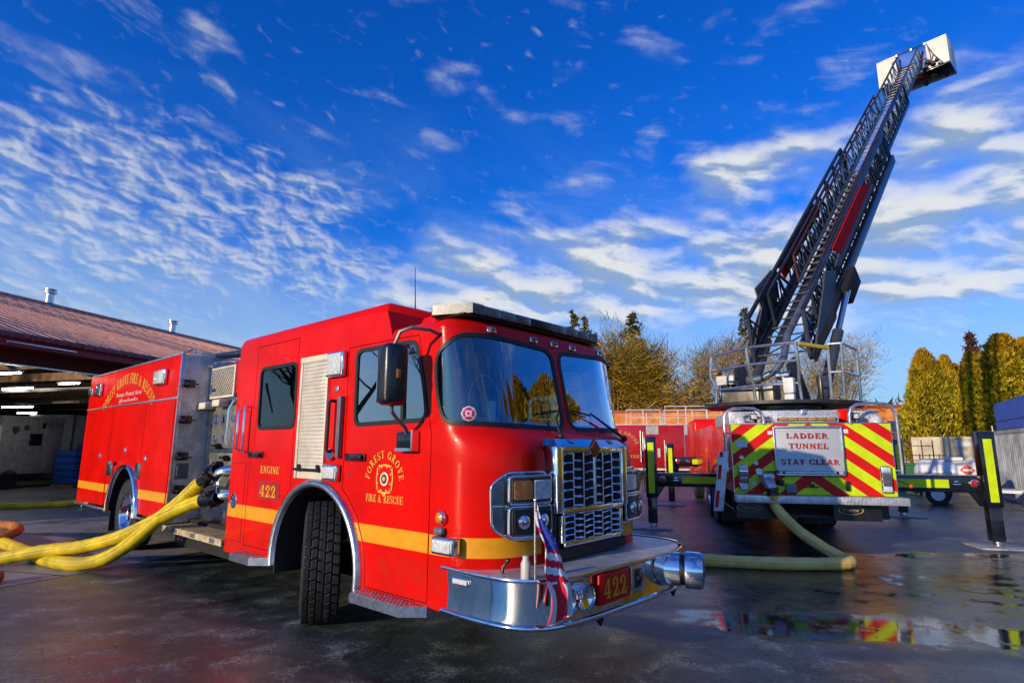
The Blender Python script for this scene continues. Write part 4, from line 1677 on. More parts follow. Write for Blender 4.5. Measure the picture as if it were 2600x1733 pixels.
bs = smooth_path(bo, 4)
prof = [(0.0, 0.765), (-0.018, 0.768), (-0.024, 0.755), (-0.018, 0.742), (0.0, 0.735), (0.004, 0.60), (0.002, 0.50), (0.0, 0.475), (-0.016, 0.468), (-0.022, 0.452), (-0.014, 0.437), (0.004, 0.432), (0.03, 0.44)]
vs, fs = [], []
nb = len(bs)
for i, p in enumerate(bs):
    a = bs[max(0, i - 1)]; b = bs[min(nb - 1, i + 1)]
    t = (b - a).normalized()
    nn = Vector((-t.y, t.x))       # inward
    if nn.dot(Vector((1.2, 3.1)) - p) < 0: nn = -nn
    for d, z in prof:
        q = p + nn * d
        vs.append((q.x, q.y, z))
k_ = len(prof)
for i in range(nb - 1):
    for k in range(k_ - 1):
        fs.append((i * k_ + k, i * k_ + k + 1, (i + 1) * k_ + k + 1, (i + 1) * k_ + k))
m = EM()
m.add(vs, fs)
BUMP = m.build('bumper', CHROME, ENG, smooth=0.9)
m = EM()
m.poly([(p.x + (0.02 if p.x < 0.4 else (-0.02 if p.x > 2 else 0)), p.y + (0.02 if p.y < 2.7 else 0), 0.757) for p in bs])
m.build('bumper_deck', PLATE, BUMP, smooth=0)
m = EM()
m.poly([(p.x + (0.03 if p.x < 0.4 else (-0.03 if p.x > 2 else 0)), p.y + 0.03, 0.47) for p in bs])
m.build('bumper_underside', DARK, BUMP, smooth=0)
m = EM()
m.box(0.63, 1.06, 2.455, 2.50, 0.53, 0.738, 0.004)
pl = m.build('number_plate', REDR, BUMP)
m = EM()
text_mb(m, '422', lambda u, v, w=0: (0.685 + u, 2.453 - w, 0.565 + v), 0.135, 0.32)
m.build('number', GOLD, pl, smooth=0)
for x_ in (0.315, 0.50):
    yb = 2.515 if x_ > 0.4 else 2.535
    ax_ = Vector((-0.12 if x_ < 0.4 else -0.06, -1, 0)).normalized()
    m = EM()
    m.lathe((x_, yb, 0.615), ax_, [(0.088, -0.02), (0.090, 0.04), (0.082, 0.055), (0.076, 0.045)], 28)
    o = m.build('driving_lamp', CHROME, BUMP, smooth=0.6)
    m = EM()
    m.lathe((x_, yb, 0.615), ax_, [(0.080, 0.04), (0.06, 0.030), (0.03, 0.02), (0, 0.018)], 24)
    m.build('reflector', CHROME, o, smooth=1.2)
m = EM()
m.box(1.085, 1.285, 2.455, 2.50, 0.535, 0.74, 0.008)
o = m.build('winch_socket', ALU, BUMP)
m = EM()
m.box(1.12, 1.25, 2.448, 2.458, 0.57, 0.71, 0.01)
m.ball((1.185, 2.45, 0.63), 0.04, 12, 8, 1, 0.6, 1.2)
m.build('socket_cover', GLOSSB, o)
sa_ = Vector((0.42, -1, -0.02)).normalized()
sc_ = Vector((1.80, 2.52, 0.615))
m = EM()
m.lathe(sc_, sa_, [(0.135, -0.05), (0.140, 0.0), (0.140, 0.11), (0.125, 0.115), (0.125, 0.15), (0.148, 0.155), (0.152, 0.17), (0.152, 0.27), (0.140, 0.30), (0.12, 0.30)], 40)
o = m.build('siren', CHROME, BUMP, smooth=0.5)
m = EM()
m.lathe(sc_, sa_, [(0.122, 0.298), (0.11, 0.306), (0.085, 0.300), (0.08, 0.310), (0.05, 0.304), (0.045, 0.315), (0, 0.318)], 32)
for k in range(9):
    a = 2 * PI * k / 9
m.build('siren_grille', GREYP, o, smooth=0.5)
m = EM()
m.lathe(sc_, sa_, [(0.127, 0.116), (0.127, 0.149)], 32)
m.build('siren_band', TRIM, o)
m = EM()
m.box(-0.012, 0.02, 3.13, 3.33, 0.655, 0.715, 0.02, 3)
o = m.build('side_marker', CHROME, BUMP)
m = EM()
m.box(-0.02, -0.008, 3.155, 3.305, 0.667, 0.703, 0.012, 3)
m.build('lens', LENSW, o)
m = EM()
m.tube([(0.14, 2.95, 0.76), (0.14, 2.95, 0.80), (0.17, 2.93, 0.84)], 0.012, 8)
m.ball((0.172, 2.928, 0.845), 0.018, 8, 6)
m.build('deck_latch', BLACK, BUMP)
for x_ in (0.85, 2.05):
    m = EM()
    m.tube([(x_, 2.62, 0.46), (x_ - 0.05, 2.6, 0.40), (x_, 2.6, 0.345), (x_ + 0.05, 2.6, 0.40), (x_, 2.62, 0.46)], 0.018, 8)
    m.build('tow_hook', BLACK, BUMP)

# ---- light bar on the roof
m = EM()
m.box(0.10, 2.10, 3.36, 3.72, 2.715, 2.735, 0.008)
for x_ in (0.35, 1.85):
    m.box(x_, x_ + 0.08, 3.45, 3.62, 2.69, 2.72)
LB = m.build('light_bar', BLACK, ENG)
segs = [(0.10, 0.30, LENSW), (0.305, 0.52, LENSW), (0.525, 0.72, LENSW), (0.725, 0.93, LENSD), (0.935, 1.27, BLACK), (1.275, 1.48, LENSW), (1.485, 1.68, LENSW), (1.685, 1.88, LENSW), (1.885, 2.10, LENSW)]
for i, (a, b, mt) in enumerate(segs):
    m = EM()
    if i == 0:
        m.prism([(a - 0.08, 3.66, 2.736), (a + 0.07, 3.33, 2.736), (b, 3.33, 2.736), (b, 3.72, 2.736), (a - 0.02, 3.74, 2.736)], (0, 0, 0.085))
    elif i == len(segs) - 1:
        m.prism([(a, 3.72, 2.736), (a, 3.33, 2.736), (b - 0.07, 3.33, 2.736), (b + 0.08, 3.66, 2.736), (b + 0.02, 3.74, 2.736)], (0, 0, 0.085))
    else:
        m.box(a, b, 3.33, 3.72, 2.737, 2.82, 0.012)
    m.build('lamp_module', mat('lightbar_lens', (0.17, 0.19, 0.19), 0.3, coat=0.3, dirt=0.3, scale=12, bump=0.06, bscale=25) if mt is LENSW else mt, LB)
m = EM()
m.add([(0.30, 3.76, 2.72), (2.1, 3.76, 2.72), (2.1, 4.2, 2.72), (0.30, 4.2, 2.72), (0.34, 3.78, 2.86), (2.06, 3.78, 2.86), (2.06, 4.15, 2.83), (0.34, 4.15, 2.83)], [(0, 1, 5, 4), (4, 5, 6, 7), (0, 4, 7, 3), (1, 2, 6, 5), (3, 7, 6, 2)])
m.build('roof_housing', RED, ENG)
m = EM()
m.cyl((1.18, 5.32, 2.96), (1.18, 5.32, 3.06), 0.03, 10, 0.018)
m.tube([(1.18, 5.32, 3.05), (1.18, 5.34, 3.4), (1.18, 5.36, 3.78)], [0.012, 0.006, 0.004], 6)
m.build('antenna', BLACK, ENG)

# ---- mirror
m = EM()
mc = Vector((-0.30, 3.74, 2.21))
ux_ = Vector((0.105, -0.01, 0)); uy_ = Vector((0.01, 0.085, 0)); uz_ = Vector((0, 0, 0.245))
m.obox(mc, ux_, uy_, uz_, 0.05, 4)
MIR = m.build('wing_mirror', mat('mirror_black', (0.012, 0.013, 0.018), 0.30, coat=0.3, bump=0.1, bscale=90), ENG, smooth=0.8)
m = EM()
m.obox(mc - uy_ * 1.02, ux_.normalized() * 0.018, uy_.normalized() * 0.006, Vector((0, 0, 0.035)), 0.004)
m.build('turn_repeater', LENSA, MIR)
m = EM()
m.obox(mc + uy_ * 1.0, ux_ * 0.88, uy_ * 0.04, uz_ * 0.9)
m.build('mirror_glass', CHROME, MIR)
m = EM()
m.tube([(0.03, 3.55, 2.55), (-0.10, 3.54, 2.575), (-0.24, 3.60, 2.58), (-0.29, 3.68, 2.55), (-0.30, 3.74, 2.44)], 0.015, 8)
m.build('mirror_arm', GREYP, MIR)
m = EM()
m.tube([(-0.30, 3.74, 1.97), (-0.29, 3.75, 1.92), (-0.20, 3.79, 1.86), (-0.09, 3.83, 1.80), (-0.05, 3.85, 1.74)], 0.017, 8)
m.build('mirror_arm', GREYP, MIR)
m = EM()
m.box(-0.07, 0.0, 3.77, 3.97, 1.63, 1.77, 0.012)
m.build('mirror_base', GLOSSB, MIR)
m = EM()
m.box(-0.078, 0.0, 3.77, 3.97, 1.61, 1.635)
m.box(-0.078, 0.0, 3.75, 3.768, 1.61, 1.78)
m.build('mirror_base_trim', CHROME, MIR)
m = EM()
m.tube([(W, 3.55, 2.55), (W + 0.2, 3.54, 2.58), (W + 0.3, 3.7, 2.5)], 0.017, 8)
m.obox((W + 0.3, 3.74, 2.21), Vector((0.17, 0.05, 0)), Vector((-0.03, 0.085, 0)), uz_, 0.06, 4)
m.tube([(W + 0.3, 3.74, 1.97), (W + 0.15, 3.8, 1.85), (W, 3.85, 1.74)], 0.017, 8)
m.build('wing_mirror', MATS['mirror_black'], ENG, smooth=0.8)

# ---- pump module between cab and body
m = EM()
m.box(0.42, 1.98, 7.24, 9.18, 0.56, 2.32)
PUMP = m.build('pump_panel', STEEL, ENG)
m = EM()
for y0_, y1_, z0_, z1_ in ((8.05, 8.95, 1.62, 2.2), (8.05, 8.95, 1.1, 1.55), (7.4, 8.0, 1.3, 2.2)):
    m.box(0.412, 0.42, y0_, y1_, z0_, z1_, 0.003)
m.build('gauge_plate', mat('dull_panel', (0.34, 0.33, 0.28), 0.35, metal=0.6, dirt=0.3), PUMP)
for y_, z_, r_ in ((8.8, 2.02, 0.07), (8.55, 2.02, 0.07), (8.25, 2.02, 0.05), (8.8, 1.75, 0.05), (8.5, 1.75, 0.05), (8.2, 1.75, 0.05), (7.7, 1.9, 0.05)):
    m = EM()
    m.lathe((0.42, y_, z_), (-1, 0, 0), [(r_, 0), (r_, 0.025), (r_ * 0.85, 0.028), (r_ * 0.8, 0.02), (0, 0.02)], 18)
    m.build('gauge', CHROME, PUMP)
for y_, z_ in ((8.72, 1.35), (8.5, 1.42), (8.3, 1.3), (8.6, 1.66), (8.3, 1.5)):
    m = EM()
    m.box(0.34, 0.42, y_ - 0.02, y_ + 0.02, z_ - 0.06, z_ + 0.02, 0.008)
    m.box(0.30, 0.34, y_ - 0.06, y_ + 0.06, z_ - 0.03, z_ + 0.01, 0.008)
    m.build('valve_lever', BLACK, PUMP)
for y_, z_ in ((9.02, 2.22), (8.55, 2.24)):
    m = EM()
    m.box(0.26, 0.42, y_ - 0.12, y_ + 0.12, z_ - 0.05, z_ + 0.05, 0.02)
    m.build('panel_light', CREAMM, PUMP)
# crosslay screen
m = EM()
m.box(0.40, 0.43, 8.30, 9.14, 2.76, 2.80)
m.box(0.40, 0.43, 8.30, 9.14, 2.33, 2.36)
m.box(0.40, 0.43, 9.10, 9.14, 2.36, 2.76)
m.box(0.40, 0.43, 8.30, 8.34, 2.36, 2.76)
for k in range(-6, 15):
    a0 = 8.34 + 0.06 * k
    for sgn in (1, -1):
        p0, p1 = (a0, 2.36), (a0 + 0.4, 2.76)
        if sgn < 0: p0, p1 = (a0 + 0.4, 2.36), (a0, 2.76)
        q = clip_convex([p0, p1, (p1[0] + 0.014, p1[1]), (p0[0] + 0.014, p0[1])] if True else [], [(8.34, 2.36), (9.10, 2.36), (9.10, 2.76), (8.34, 2.76)])
        if len(q) > 2: m.poly([(0.410 if sgn > 0 else 0.418, a, b) for a, b in q])
m.build('hose_bed_screen', CREAMM, PUMP, smooth=0)
m = EM()
m.box(0.55, 1.9, 7.3, 9.1, 2.33, 2.7)
m.build('hose_bed', mat('hose_bed_dark', (0.04, 0.03, 0.02), 0.8), PUMP)
m = EM()
m.box(0.40, 0.56, 7.5, 8.28, 2.35, 2.85, 0.05)
m.build('hose_reel_cover', RED, PUMP)
m = EM()
m.tube([(0.55, 9.4, 3.02), (0.6, 8.6, 2.99), (0.65, 7.6, 2.96)], [0.05, 0.06, 0.07], 12)
m.cyl((0.75, 8.3, 2.6), (0.7, 8.3, 2.96), 0.06, 12)
m.build('deck_gun', GLOSSB, PUMP)
m = EM()
m.tube([(0.42, 9.1, 2.82), (0.30, 9.1, 2.82), (0.30, 8.3, 2.82), (0.42, 8.3, 2.82)], 0.016, 8)
m.build('hand_rail', CHROME, PUMP)
m = EM()
m.tube([(-0.02, 7.27, 2.2), (-0.06, 7.29, 2.1), (-0.07, 7.29, 1.7), (-0.02, 7.27, 1.62)], 0.014, 8)
m.build('hand_rail', CHROME, PUMP)
m = EM()
m.box(-0.02, 0.42, 7.26, 9.20, 0.52, 0.56)
m.box(-0.03, -0.02, 7.26, 9.20, 0.49, 0.565)
STP = m.build('side_step', PLATEB, ENG)
m = EM()
for k in range(36):
    for j in range(7):
        m.box(0.01 + j * 0.056, 0.045 + j * 0.056, 7.3 + k * 0.052, 7.318 + k * 0.052, 0.56, 0.568)
m.build('tread', mat('step_grip', (0.55, 0.44, 0.24), 0.5, dirt=0.3), STP)
m = EM()
for k in range(3):
    m.box(-0.034, -0.03, 7.45 + 0.6 * k, 7.6 + 0.6 * k, 0.50, 0.555)
m.build('reflector_strip', GREYP, STP)
# discharge outlets with elbows
for (y_, z_) in ((8.05, 1.33), (7.98, 1.04)):
    m = EM()
    m.tube([(0.42, y_ - 0.35, z_ + 0.02), (0.30, y_ - 0.32, z_ + 0.02), (0.18, y_ - 0.20, z_ + 0.0), (0.11, y_ - 0.02, z_ - 0.05), (0.10, y_ + 0.06, z_ - 0.08)], [0.065, 0.065, 0.062, 0.06, 0.06], 14)
    m.lathe((0.42, y_ - 0.35, z_ + 0.02), (-1, 0, 0), [(0.10, 0), (0.10, 0.03), (0.07, 0.04)], 20)
    m.lathe((0.30, y_ - 0.32, z_ + 0.02), (-1, 0.3, 0), [(0.07, 0), (0.082, 0.01), (0.082, 0.04), (0.07, 0.05)], 20)
    m.build('discharge_elbow', CHROME, PUMP)
m = EM()
m.tube([(0.14, 7.8 + 0.0, 1.28)] + [(0.10 + 0.03 * math.sin(a), 7.72 + 0.10 * math.cos(a), 1.17 + 0.12 * math.sin(a)) for a in [rad(90 - 30 * k) for k in range(9)]], 0.007, 5)
m.build('pull_loop', CHROME, PUMP)
for y_, z_ in ((7.62, 0.88), (7.9, 0.80)):
    m = EM()
    m.lathe((0.40, y_, z_), (-1, 0, 0), [(0.07, 0), (0.075, 0.1), (0.06, 0.12), (0, 0.12)], 18)
    m.build('outlet_cap', CHROME, PUMP)
m = EM()
if False: m.lathe((0.40, 7.62, 0.88), (-1, 0, 0), [(0.07, 0), (0.075, 0.1), (0.06, 0.12), (0, 0.12)], 18)
m.box(0.38, 0.42, 8.2, 8.9, 0.7, 0.78)
m.build('drain_panel', CHROME, PUMP)
m = EM()
m.lathe((0.42, 7.68, 1.06), (-1, 0, 0), [(0.15, 0), (0.15, 0.05), (0.11, 0.09), (0, 0.10)], 22)
m.build('intake_valve', RED, PUMP)

# ---- rear body
BY0, BY1, BZ0, BZ1 = 9.18, 14.0, 0.58, 2.965
wc, wz_, wr = 11.17, 0.56, 0.74
ow = [(BY0, BZ0)] + [(wc - wr * math.cos(a), wz_ + wr * math.sin(a)) for a in [PI * k / 24 for k in range(25)] if wz_ + wr * math.sin(a) >= BZ0] + [(BY1, BZ0), (BY1, BZ1), (BY0, BZ1)]
v2, rg = cdt_regions([ow], [], lambda x, y: 'a' if inpoly((x, y), ow) else None)
m = EM()
for X_ in (0.0, W):
    m.add([(X_, a, b) for a, b in v2], rg['a'])
m.box(0.0, W, BY1 - 0.02, BY1, BZ0, BZ1)
m.poly([(0, BY0, BZ1), (W, BY0, BZ1), (W, BY1, BZ1), (0, BY1, BZ1)])
m.poly([(0, BY0, BZ0), (W, BY0, BZ0), (W, wc - 0.7, BZ0), (0, wc - 0.7, BZ0)])
BODY = m.build('body', RED, ENG, smooth=0.5)
m = EM()
m.box(0.0, W, BY0 - 0.012, BY0, BZ0, BZ1)
m.build('body_front_wall', PLATE, BODY)
m = EM()
m.box(-0.014, 0.03, BY0 - 0.02, BY1, BZ1, BZ1 + 0.03, 0.004)
m.box(-0.016, 0.0, BY0 + 0.01, BY1, 2.315, 2.345, 0.004)
m.box(-0.016, 0.03, BY0 - 0.018, BY0 + 0.012, BZ0, BZ1, 0.004)
m.box(-0.03, 0.0, BY0, 10.40, BZ0 - 0.03, BZ0 + 0.01, 0.006)
m.box(-0.03, 0.0, 11.95, BY1, BZ0 - 0.03, BZ0 + 0.01, 0.006)
m.build('body_edge_trim', ALU, BODY)
def bodydoor(lp, hy, hz):
    m = EM()
    n = len(lp)
    m.add([(0.0, a, b) for a, b in lp] + [(-0.012, a, b) for a, b in inset_loop(lp, 0.004)], [tuple(range(n, 2 * n))] + [(i, (i + 1) % n, n + (i + 1) % n, n + i) for i in range(n)])
    o = m.build('locker_door', RED, BODY, smooth=0.5)
    m = EM()
    m.lathe((-0.012, hy, hz), (-1, 0, 0), [(0.055, 0), (0.055, 0.006), (0.045, 0.012), (0.04, 0.002), (0, 0.003)], 18)
    m.box(-0.03, -0.014, hy - 0.012, hy + 0.012, hz - 0.04, hz + 0.04, 0.004)
    m.build('latch', CHROME, o)
    return o
ea2 = lambda z: math.sqrt(max(0, (wr + 0.09) ** 2 - (z - wz_) ** 2))
d1 = [(12.21, 0.62), (13.95, 0.62), (13.95, 2.29), (12.21, 2.29)]
bodydoor(d1, 12.72, 1.46)
bodydoor([(10.50, 1.44), (12.19, 1.44), (12.19, 2.29), (10.50, 2.29)], 11.3, 1.57)
d3 = [(9.26, 0.62)] + [(wc - ea2(z), z) for z in (0.62, 0.8, 1.0, 1.12)] + [(10.48, 1.2), (10.48, 2.29), (9.26, 2.29)]
bodydoor(d3, 10.28, 1.45)
m = EM()
for a, b, x_ in ((9.262, wc - ea2(0.92) - 0.005, -0.0155), (9.19, 9.255, -0.004), (wc + ea2(0.92), 12.2, -0.004), (12.215, 13.945, -0.0155), (13.955, 13.995, -0.004)):
    m.poly([(x_, a, 0.85), (x_, b, 0.85), (x_, b, 0.985), (x_, a, 0.985)])
m.build('gold_stripe', GOLD, BODY, smooth=0)
m = EM()
lp = [(wc - (wr + 0.0) * math.cos(a), wz_ + wr * math.sin(a)) for a in [PI * k / 30 for k in range(31)]]
vs, fs = [], []
for y, z in lp:
    d = Vector((y - wc, z - wz_)).normalized()
    for a, b in ((0.0, 0.05), (-0.04, 0.045), (-0.06, 0.02), (-0.06, 0.0), (-0.045, -0.02), (0.0, -0.03)):
        vs.append((a, y + d.x * b, z + d.y * b))
for i in range(len(lp) - 1):
    for k in range(5):
        fs.append((i * 6 + k, i * 6 + k + 1, (i + 1) * 6 + k + 1, (i + 1) * 6 + k))
m.add(vs, fs)
m.build('fender_trim', CHROME, BODY, smooth=0.8)
m = EM()
vs = []
for y, z in lp: vs += [(0.002, y, z), (0.8, y, z)]
m.add(vs, [(2 * k, 2 * k + 2, 2 * k + 3, 2 * k + 1) for k in range(len(lp) - 1)])
m.box(0.8, 0.82, wc - 0.75, wc + 0.75, 0.3, 1.3)
m.build('wheel_well', DARK, BODY)
for y0_, y1_ in ((11.86, 12.18), (10.42, 10.66)):
    m = EM()
    m.box(-0.03, 0.0, y0_, y1_, 1.13, 1.38, 0.01)
    m.build('bottle_hatch', STEEL, BODY)
m = EM()
m.box(-0.09, -0.03, 11.75, 11.9, 1.32, 1.38, 0.01)
m.build('fuel_bracket', ALU, BODY)
lightbox(9.70, 10.16, 2.56, 2.80, BODY, LENSW)
lightbox(13.08, 13.40, 2.56, 2.80, BODY, LENSD)
lightbox(13.62, 13.86, 2.60, 2.74, BODY, LENSD)
m = EM()
arc_text(m, 'FOREST GROVE FIRE & RESCUE', 11.56, 0.60, 2.10, 128.5, 51.5, 0.17)
m.build('lettering', GOLDL, BODY, smooth=0)
m = EM()
font_mb(m, 'Prevent. Protect. Serve', side_fn(12.2, 2.485, -0.004), 0.075, 1.35, 0.25)
m.build('lettering', WHITE, BODY, smooth=0)
m = EM()
font_mb(m, '@ForestGroveFire', side_fn(12.0, 2.385, -0.004), 0.06, 1.0)
m.build('lettering', WHITE, BODY, smooth=0)
for z_ in (2.54, 2.02, 1.5, 1.04):
    m = EM()
    m.box(0.03, 0.20, BY0 - 0.05, BY0 - 0.012, z_ - 0.06, z_ + 0.06, 0.02)
    m.box(0.04, 0.19, BY0 - 0.20, BY0 - 0.04, z_ - 0.025, z_ - 0.005, 0.006)
    m.build('folding_step', GLOSSB, BODY)
m = EM()
m.box(0.03, 0.22, BY0 - 0.035, BY0 - 0.012, 1.18, 1.40, 0.02)
m.box(0.06, 0.19, BY0 - 0.045, BY0 - 0.03, 1.22, 1.36, 0.015)
m.build('cable_hatch', GREYP, BODY)
m = EM()
m.tube([(0.2, 9.3, 3.0), (0.2, 9.3, 3.09), (0.25, 9.9, 3.09), (0.25, 9.9, 3.0)], 0.016, 8)
m.box(0.30, 0.75, 9.3, 9.7, 2.97, 3.05)
m.build('roof_rail', ALU, BODY)
m = EM()
m.box(0.2, 2.2, BY1, BY1 + 0.35, 0.52, 0.56)
m.build('tail_board', PLATE, BODY)
m = EM()
m.box(-0.02, 0.06, 13.5, 13.62, 0.44, 0.56, 0.01)
m.build('tow_eye', CHROME, BODY)
# small flag held by the bumper
FL = thing('flag', 'small striped and starred flag drooping from a thin pole at the bumper corner', 'flag', eworld(0.115, 2.63, 0.765), E_RZ)
FFr = Matrix.Translation((-0.115, -2.63, -0.765))
m = MB(FFr)
m.tube([(0.115, 2.63, 0.765), (0.118, 2.63, 1.28)], 0.008, 8)
m.ball((0.118, 2.63, 1.29), 0.013, 8, 6)
m.build('pole', TUBE, FL)
m = MB(FFr)
m.lathe((0.10, 2.70, 0.765), (0, 0, 1), [(0.035, 0), (0.035, 0.10), (0.022, 0.125), (0.022, 0.15), (0, 0.152)], 14)
m.build('holder', mat('frosted_plastic', (0.6, 0.62, 0.58), 0.4), FL)
# cloth hanging in folds: u along the fly (down), v across
fb, fw_, fr_ = MB(FFr), MB(FFr), MB(FFr)
def flagp(u, v):
    # cloth drooping from the pole head and falling over the bumper edge, spreading at the lower end
    w = 0.03 + 0.13 * min(1.0, u * 1.9) + 0.06 * max(0.0, u - 0.45)
    cx = 0.125 + 0.05 * min(1.0, u * 3) - 0.085 * u
    f = v - 0.5
    x = cx + f * w * 1.35 + 0.012 * math.sin(7 * u + 5 * v)
    z = 1.235 - 0.675 * u + 0.055 * f * (1.0 - 0.4 * u) - 0.035 * math.sin(v * 8.5) * max(0.0, u - 0.6) * 1.6
    y = 2.622 - 0.215 * min(1.0, u * 1.35) ** 1.2 - 0.030 * math.sin(v * 10 + u * 3) * (0.3 + u) + 0.012 * math.sin(u * 13)
    return (x, y, z)
NU, NV = 60, 28
grid = [[flagp(i / NU, j / NV) for j in range(NV + 1)] for i in range(NU + 1)]
for i in range(NU):
    for j in range(NV):
        q = [grid[i][j], grid[i + 1][j], grid[i + 1][j + 1], grid[i][j + 1]]
        u, v = i / NU, j / NV
        if u < 0.34 + 0.10 * v and (v > 0.28 or u < 0.10):
            (fb if u > 0.11 else fw_).poly(q)
            continue
        st_ = int((u * 1.0 - v * 0.16) * 15) if u < 0.66 + 0.05 * v else int(v * 5 + 0.5)
        (fr_ if st_ % 2 == 0 else fw_).poly(q)
CLW = mat('flag_white', (0.90, 0.88, 0.86), 0.8, dirt=0.1)
CLR = mat('flag_red', (0.78, 0.01, 0.03), 0.8, dirt=0.1)
CLB = mat('flag_blue', (0.04, 0.05, 0.36), 0.8, dirt=0.1)
def weld(mbx):
    d = {}
    vs = []
    mp = []
    for v in mbx.v:
        k = tuple(round(c, 6) for c in v)
        if k not in d:
            d[k] = len(vs)
            vs.append(v)
        mp.append(d[k])
    mbx.v = vs
    mbx.f = [tuple(mp[i] for i in f) for f in mbx.f]
    return mbx
weld(fr_).build('red_stripes', CLR, FL, smooth=2)
weld(fw_).build('white_stripes', CLW, FL, smooth=2)
weld(fb).build('canton', CLB, FL, smooth=2)
m = MB(FFr)
for i in range(8, 22, 4):
    for j in range(10, 27, 5):
        p = Vector(flagp((i + 0.5 * ((j // 4) % 2)) / NU, j / NV))
        for k in range(5):
            a = 2 * PI * k / 5
            a2 = a + PI * 2 / 5 * 2
        pts = []
        for k in range(10):
            a = PI / 2 + PI * k / 5
            r_ = 0.010 if k % 2 == 0 else 0.004
            pts.append((p.x + r_ * math.cos(a), p.y - 0.004, p.z + r_ * math.sin(a)))
        m.poly(pts)
m.build('stars', CLW, FL, smooth=0)
# ------------------------------------------------------------------ ladder truck (local: x across, y forwards from the tail, z up)
L_RZ = rad(-13.0)
L_O = Vector((3.752, 10.036, 0))
Lm = wm(L_O, L_RZ)
LB0 = (1.225, 5.0, 0)
L_loc = Lm @ Vector(LB0)
TRK = thing('ladder_truck', 'ladder truck seen from its chevron-striped tail, outriggers down and ladder raised to a white bucket', 'ladder truck', L_loc, L_RZ)
LF = Matrix.Translation((-LB0[0], -LB0[1], 0))
INV = wm(L_loc, L_RZ).inverted()


def LM(): return MB(LF)
def WMB(): return MB(INV)      # geometry given in world coordinates


HW = 2.45
m = LM()
m.box(0.0, HW, 0.03, 3.0, 0.9, 2.04, 0.02)
m.box(0.0, HW, 3.0, 8.6, 0.95, 2.15, 0.02)
m.box(0.02, HW - 0.02, 9.0, 11.6, 0.6, 2.55, 0.12, 3)
m.build('body', RED, TRK)
m = LM()
m.box(0.3, HW - 0.3, 0.3, 11.4, 0.55, 0.95)
m.box(0.1, HW - 0.1, 8.6, 9.0, 0.7, 2.0)
m.build('chassis', DARK, TRK)

# chevron tail panel: alternate bands rising to the middle
PZ0, PZ1 = 0.895, 2.045
panel_l = [(0, PZ0), (HW / 2, PZ0), (HW / 2, PZ1), (0, PZ1)]
my, mr = LM(), LM()
def pz_off(z): return 0.0
SL = 0.75
per = 0.192
for side in (0, 1):
    for k in range(-9, 12):
        b0 = 1.915 - per * k
        b1 = b0 - per
        x0, x1 = -0.1, HW / 2 + 0.1
        quad = [(x0, b1 + SL * x0), (x1, b1 + SL * x1), (x1, b0 + SL * x1), (x0, b0 + SL * x0)]
        q = clip_convex(quad, panel_l)
        if len(q) > 2:
            pts = [((a if side == 0 else HW - a), 0.028, b) for a, b in q]
            (mr if k % 2 == 0 else my).poly(pts)
cp_y = my.build('chevron_panel', YEL, TRK, smooth=0)
mr.build('red_chevrons', REDR, cp_y, smooth=0)
m = LM()
m.box(-0.004, HW + 0.004, 0.026, 0.04, 2.045, 2.065, 0.003)
m.box(-0.008, 0.0, 0.02, 0.05, 0.9, 2.05)
m.box(HW, HW + 0.008, 0.02, 0.05, 0.9, 2.05)
m.build('panel_edging', ALU, cp_y)

# sign shutter
m = LM()
m.box(0.665, 0.69, -0.02, 0.03, 1.21, 2.0, 0.004)
m.box(1.70, 1.725, -0.02, 0.03, 1.21, 2.0, 0.004)
m.box(0.69, 1.70, -0.025, 0.03, 1.975, 2.01, 0.004)
m.box(0.69, 1.70, -0.02, 0.03, 1.20, 1.225, 0.004)
sg = m.build('shutter_sign', ALU, TRK)
m = LM()
z = 1.275
SLW = mat('sign_slats', (0.66, 0.70, 0.74), 0.35, metal=0.25, dirt=0.05)
while z < 1.972:
    m.box(0.69, 1.70, 0.0, 0.03, z, z + 0.0295, 0.004)
    z += 0.031
m.build('slats', SLW, sg)
m = LM()
m.box(0.70, 1.69, -0.012, 0.03, 1.228, 1.268, 0.006)
m.build('bottom_rail', SLW, sg)
m = LM()
for x_ in (0.77, 1.58):
    m.box(x_, x_ + 0.035, -0.02, -0.013, 1.222, 1.27)
m.box(0.67, 1.72, -0.022, -0.018, 1.195, 1.205)
m.build('pull_straps', BLACK, sg)
SHD = mat('letter_shadow', (0.05, 0.03, 0.04), 0.6)
LRED = mat('letter_red', (0.52, 0.012, 0.02), 0.5)
for txt, x0, x1, z0, h in (('LADDER', 0.86, 1.51, 1.805, 0.085), ('TUNNEL', 0.89, 1.50, 1.64, 0.085), ('STAY CLEAR', 0.755, 1.645, 1.385, 0.085)):
    m = LM()
    text_mb(m, txt, lambda u, v, w=0: (x0 + 0.008 + u, -0.002 - w, z0 - 0.007 + v), h, x1 - x0)
    o = m.build('lettering_shadow', SHD, sg, smooth=0)
    m = LM()
    text_mb(m, txt, lambda u, v, w=0: (x0 + u, -0.006 - w, z0 + v), h, x1 - x0)
    m.build('lettering', LRED, sg, smooth=0)
    m = LM()
    for zz_ in (0.28, 0.5, 0.72):
        m.bar((x0, -0.0095, z0 + h * zz_), (x1, -0.0095, z0 + h * zz_), 0.006, 0.0005, (0, 1, 0)) if False else None

# tail step
m = LM()
m.box(-0.01, HW + 0.05, -0.28, 0.03, 0.775, 0.89, 0.006)
m.build('tail_step', PLATE, TRK)
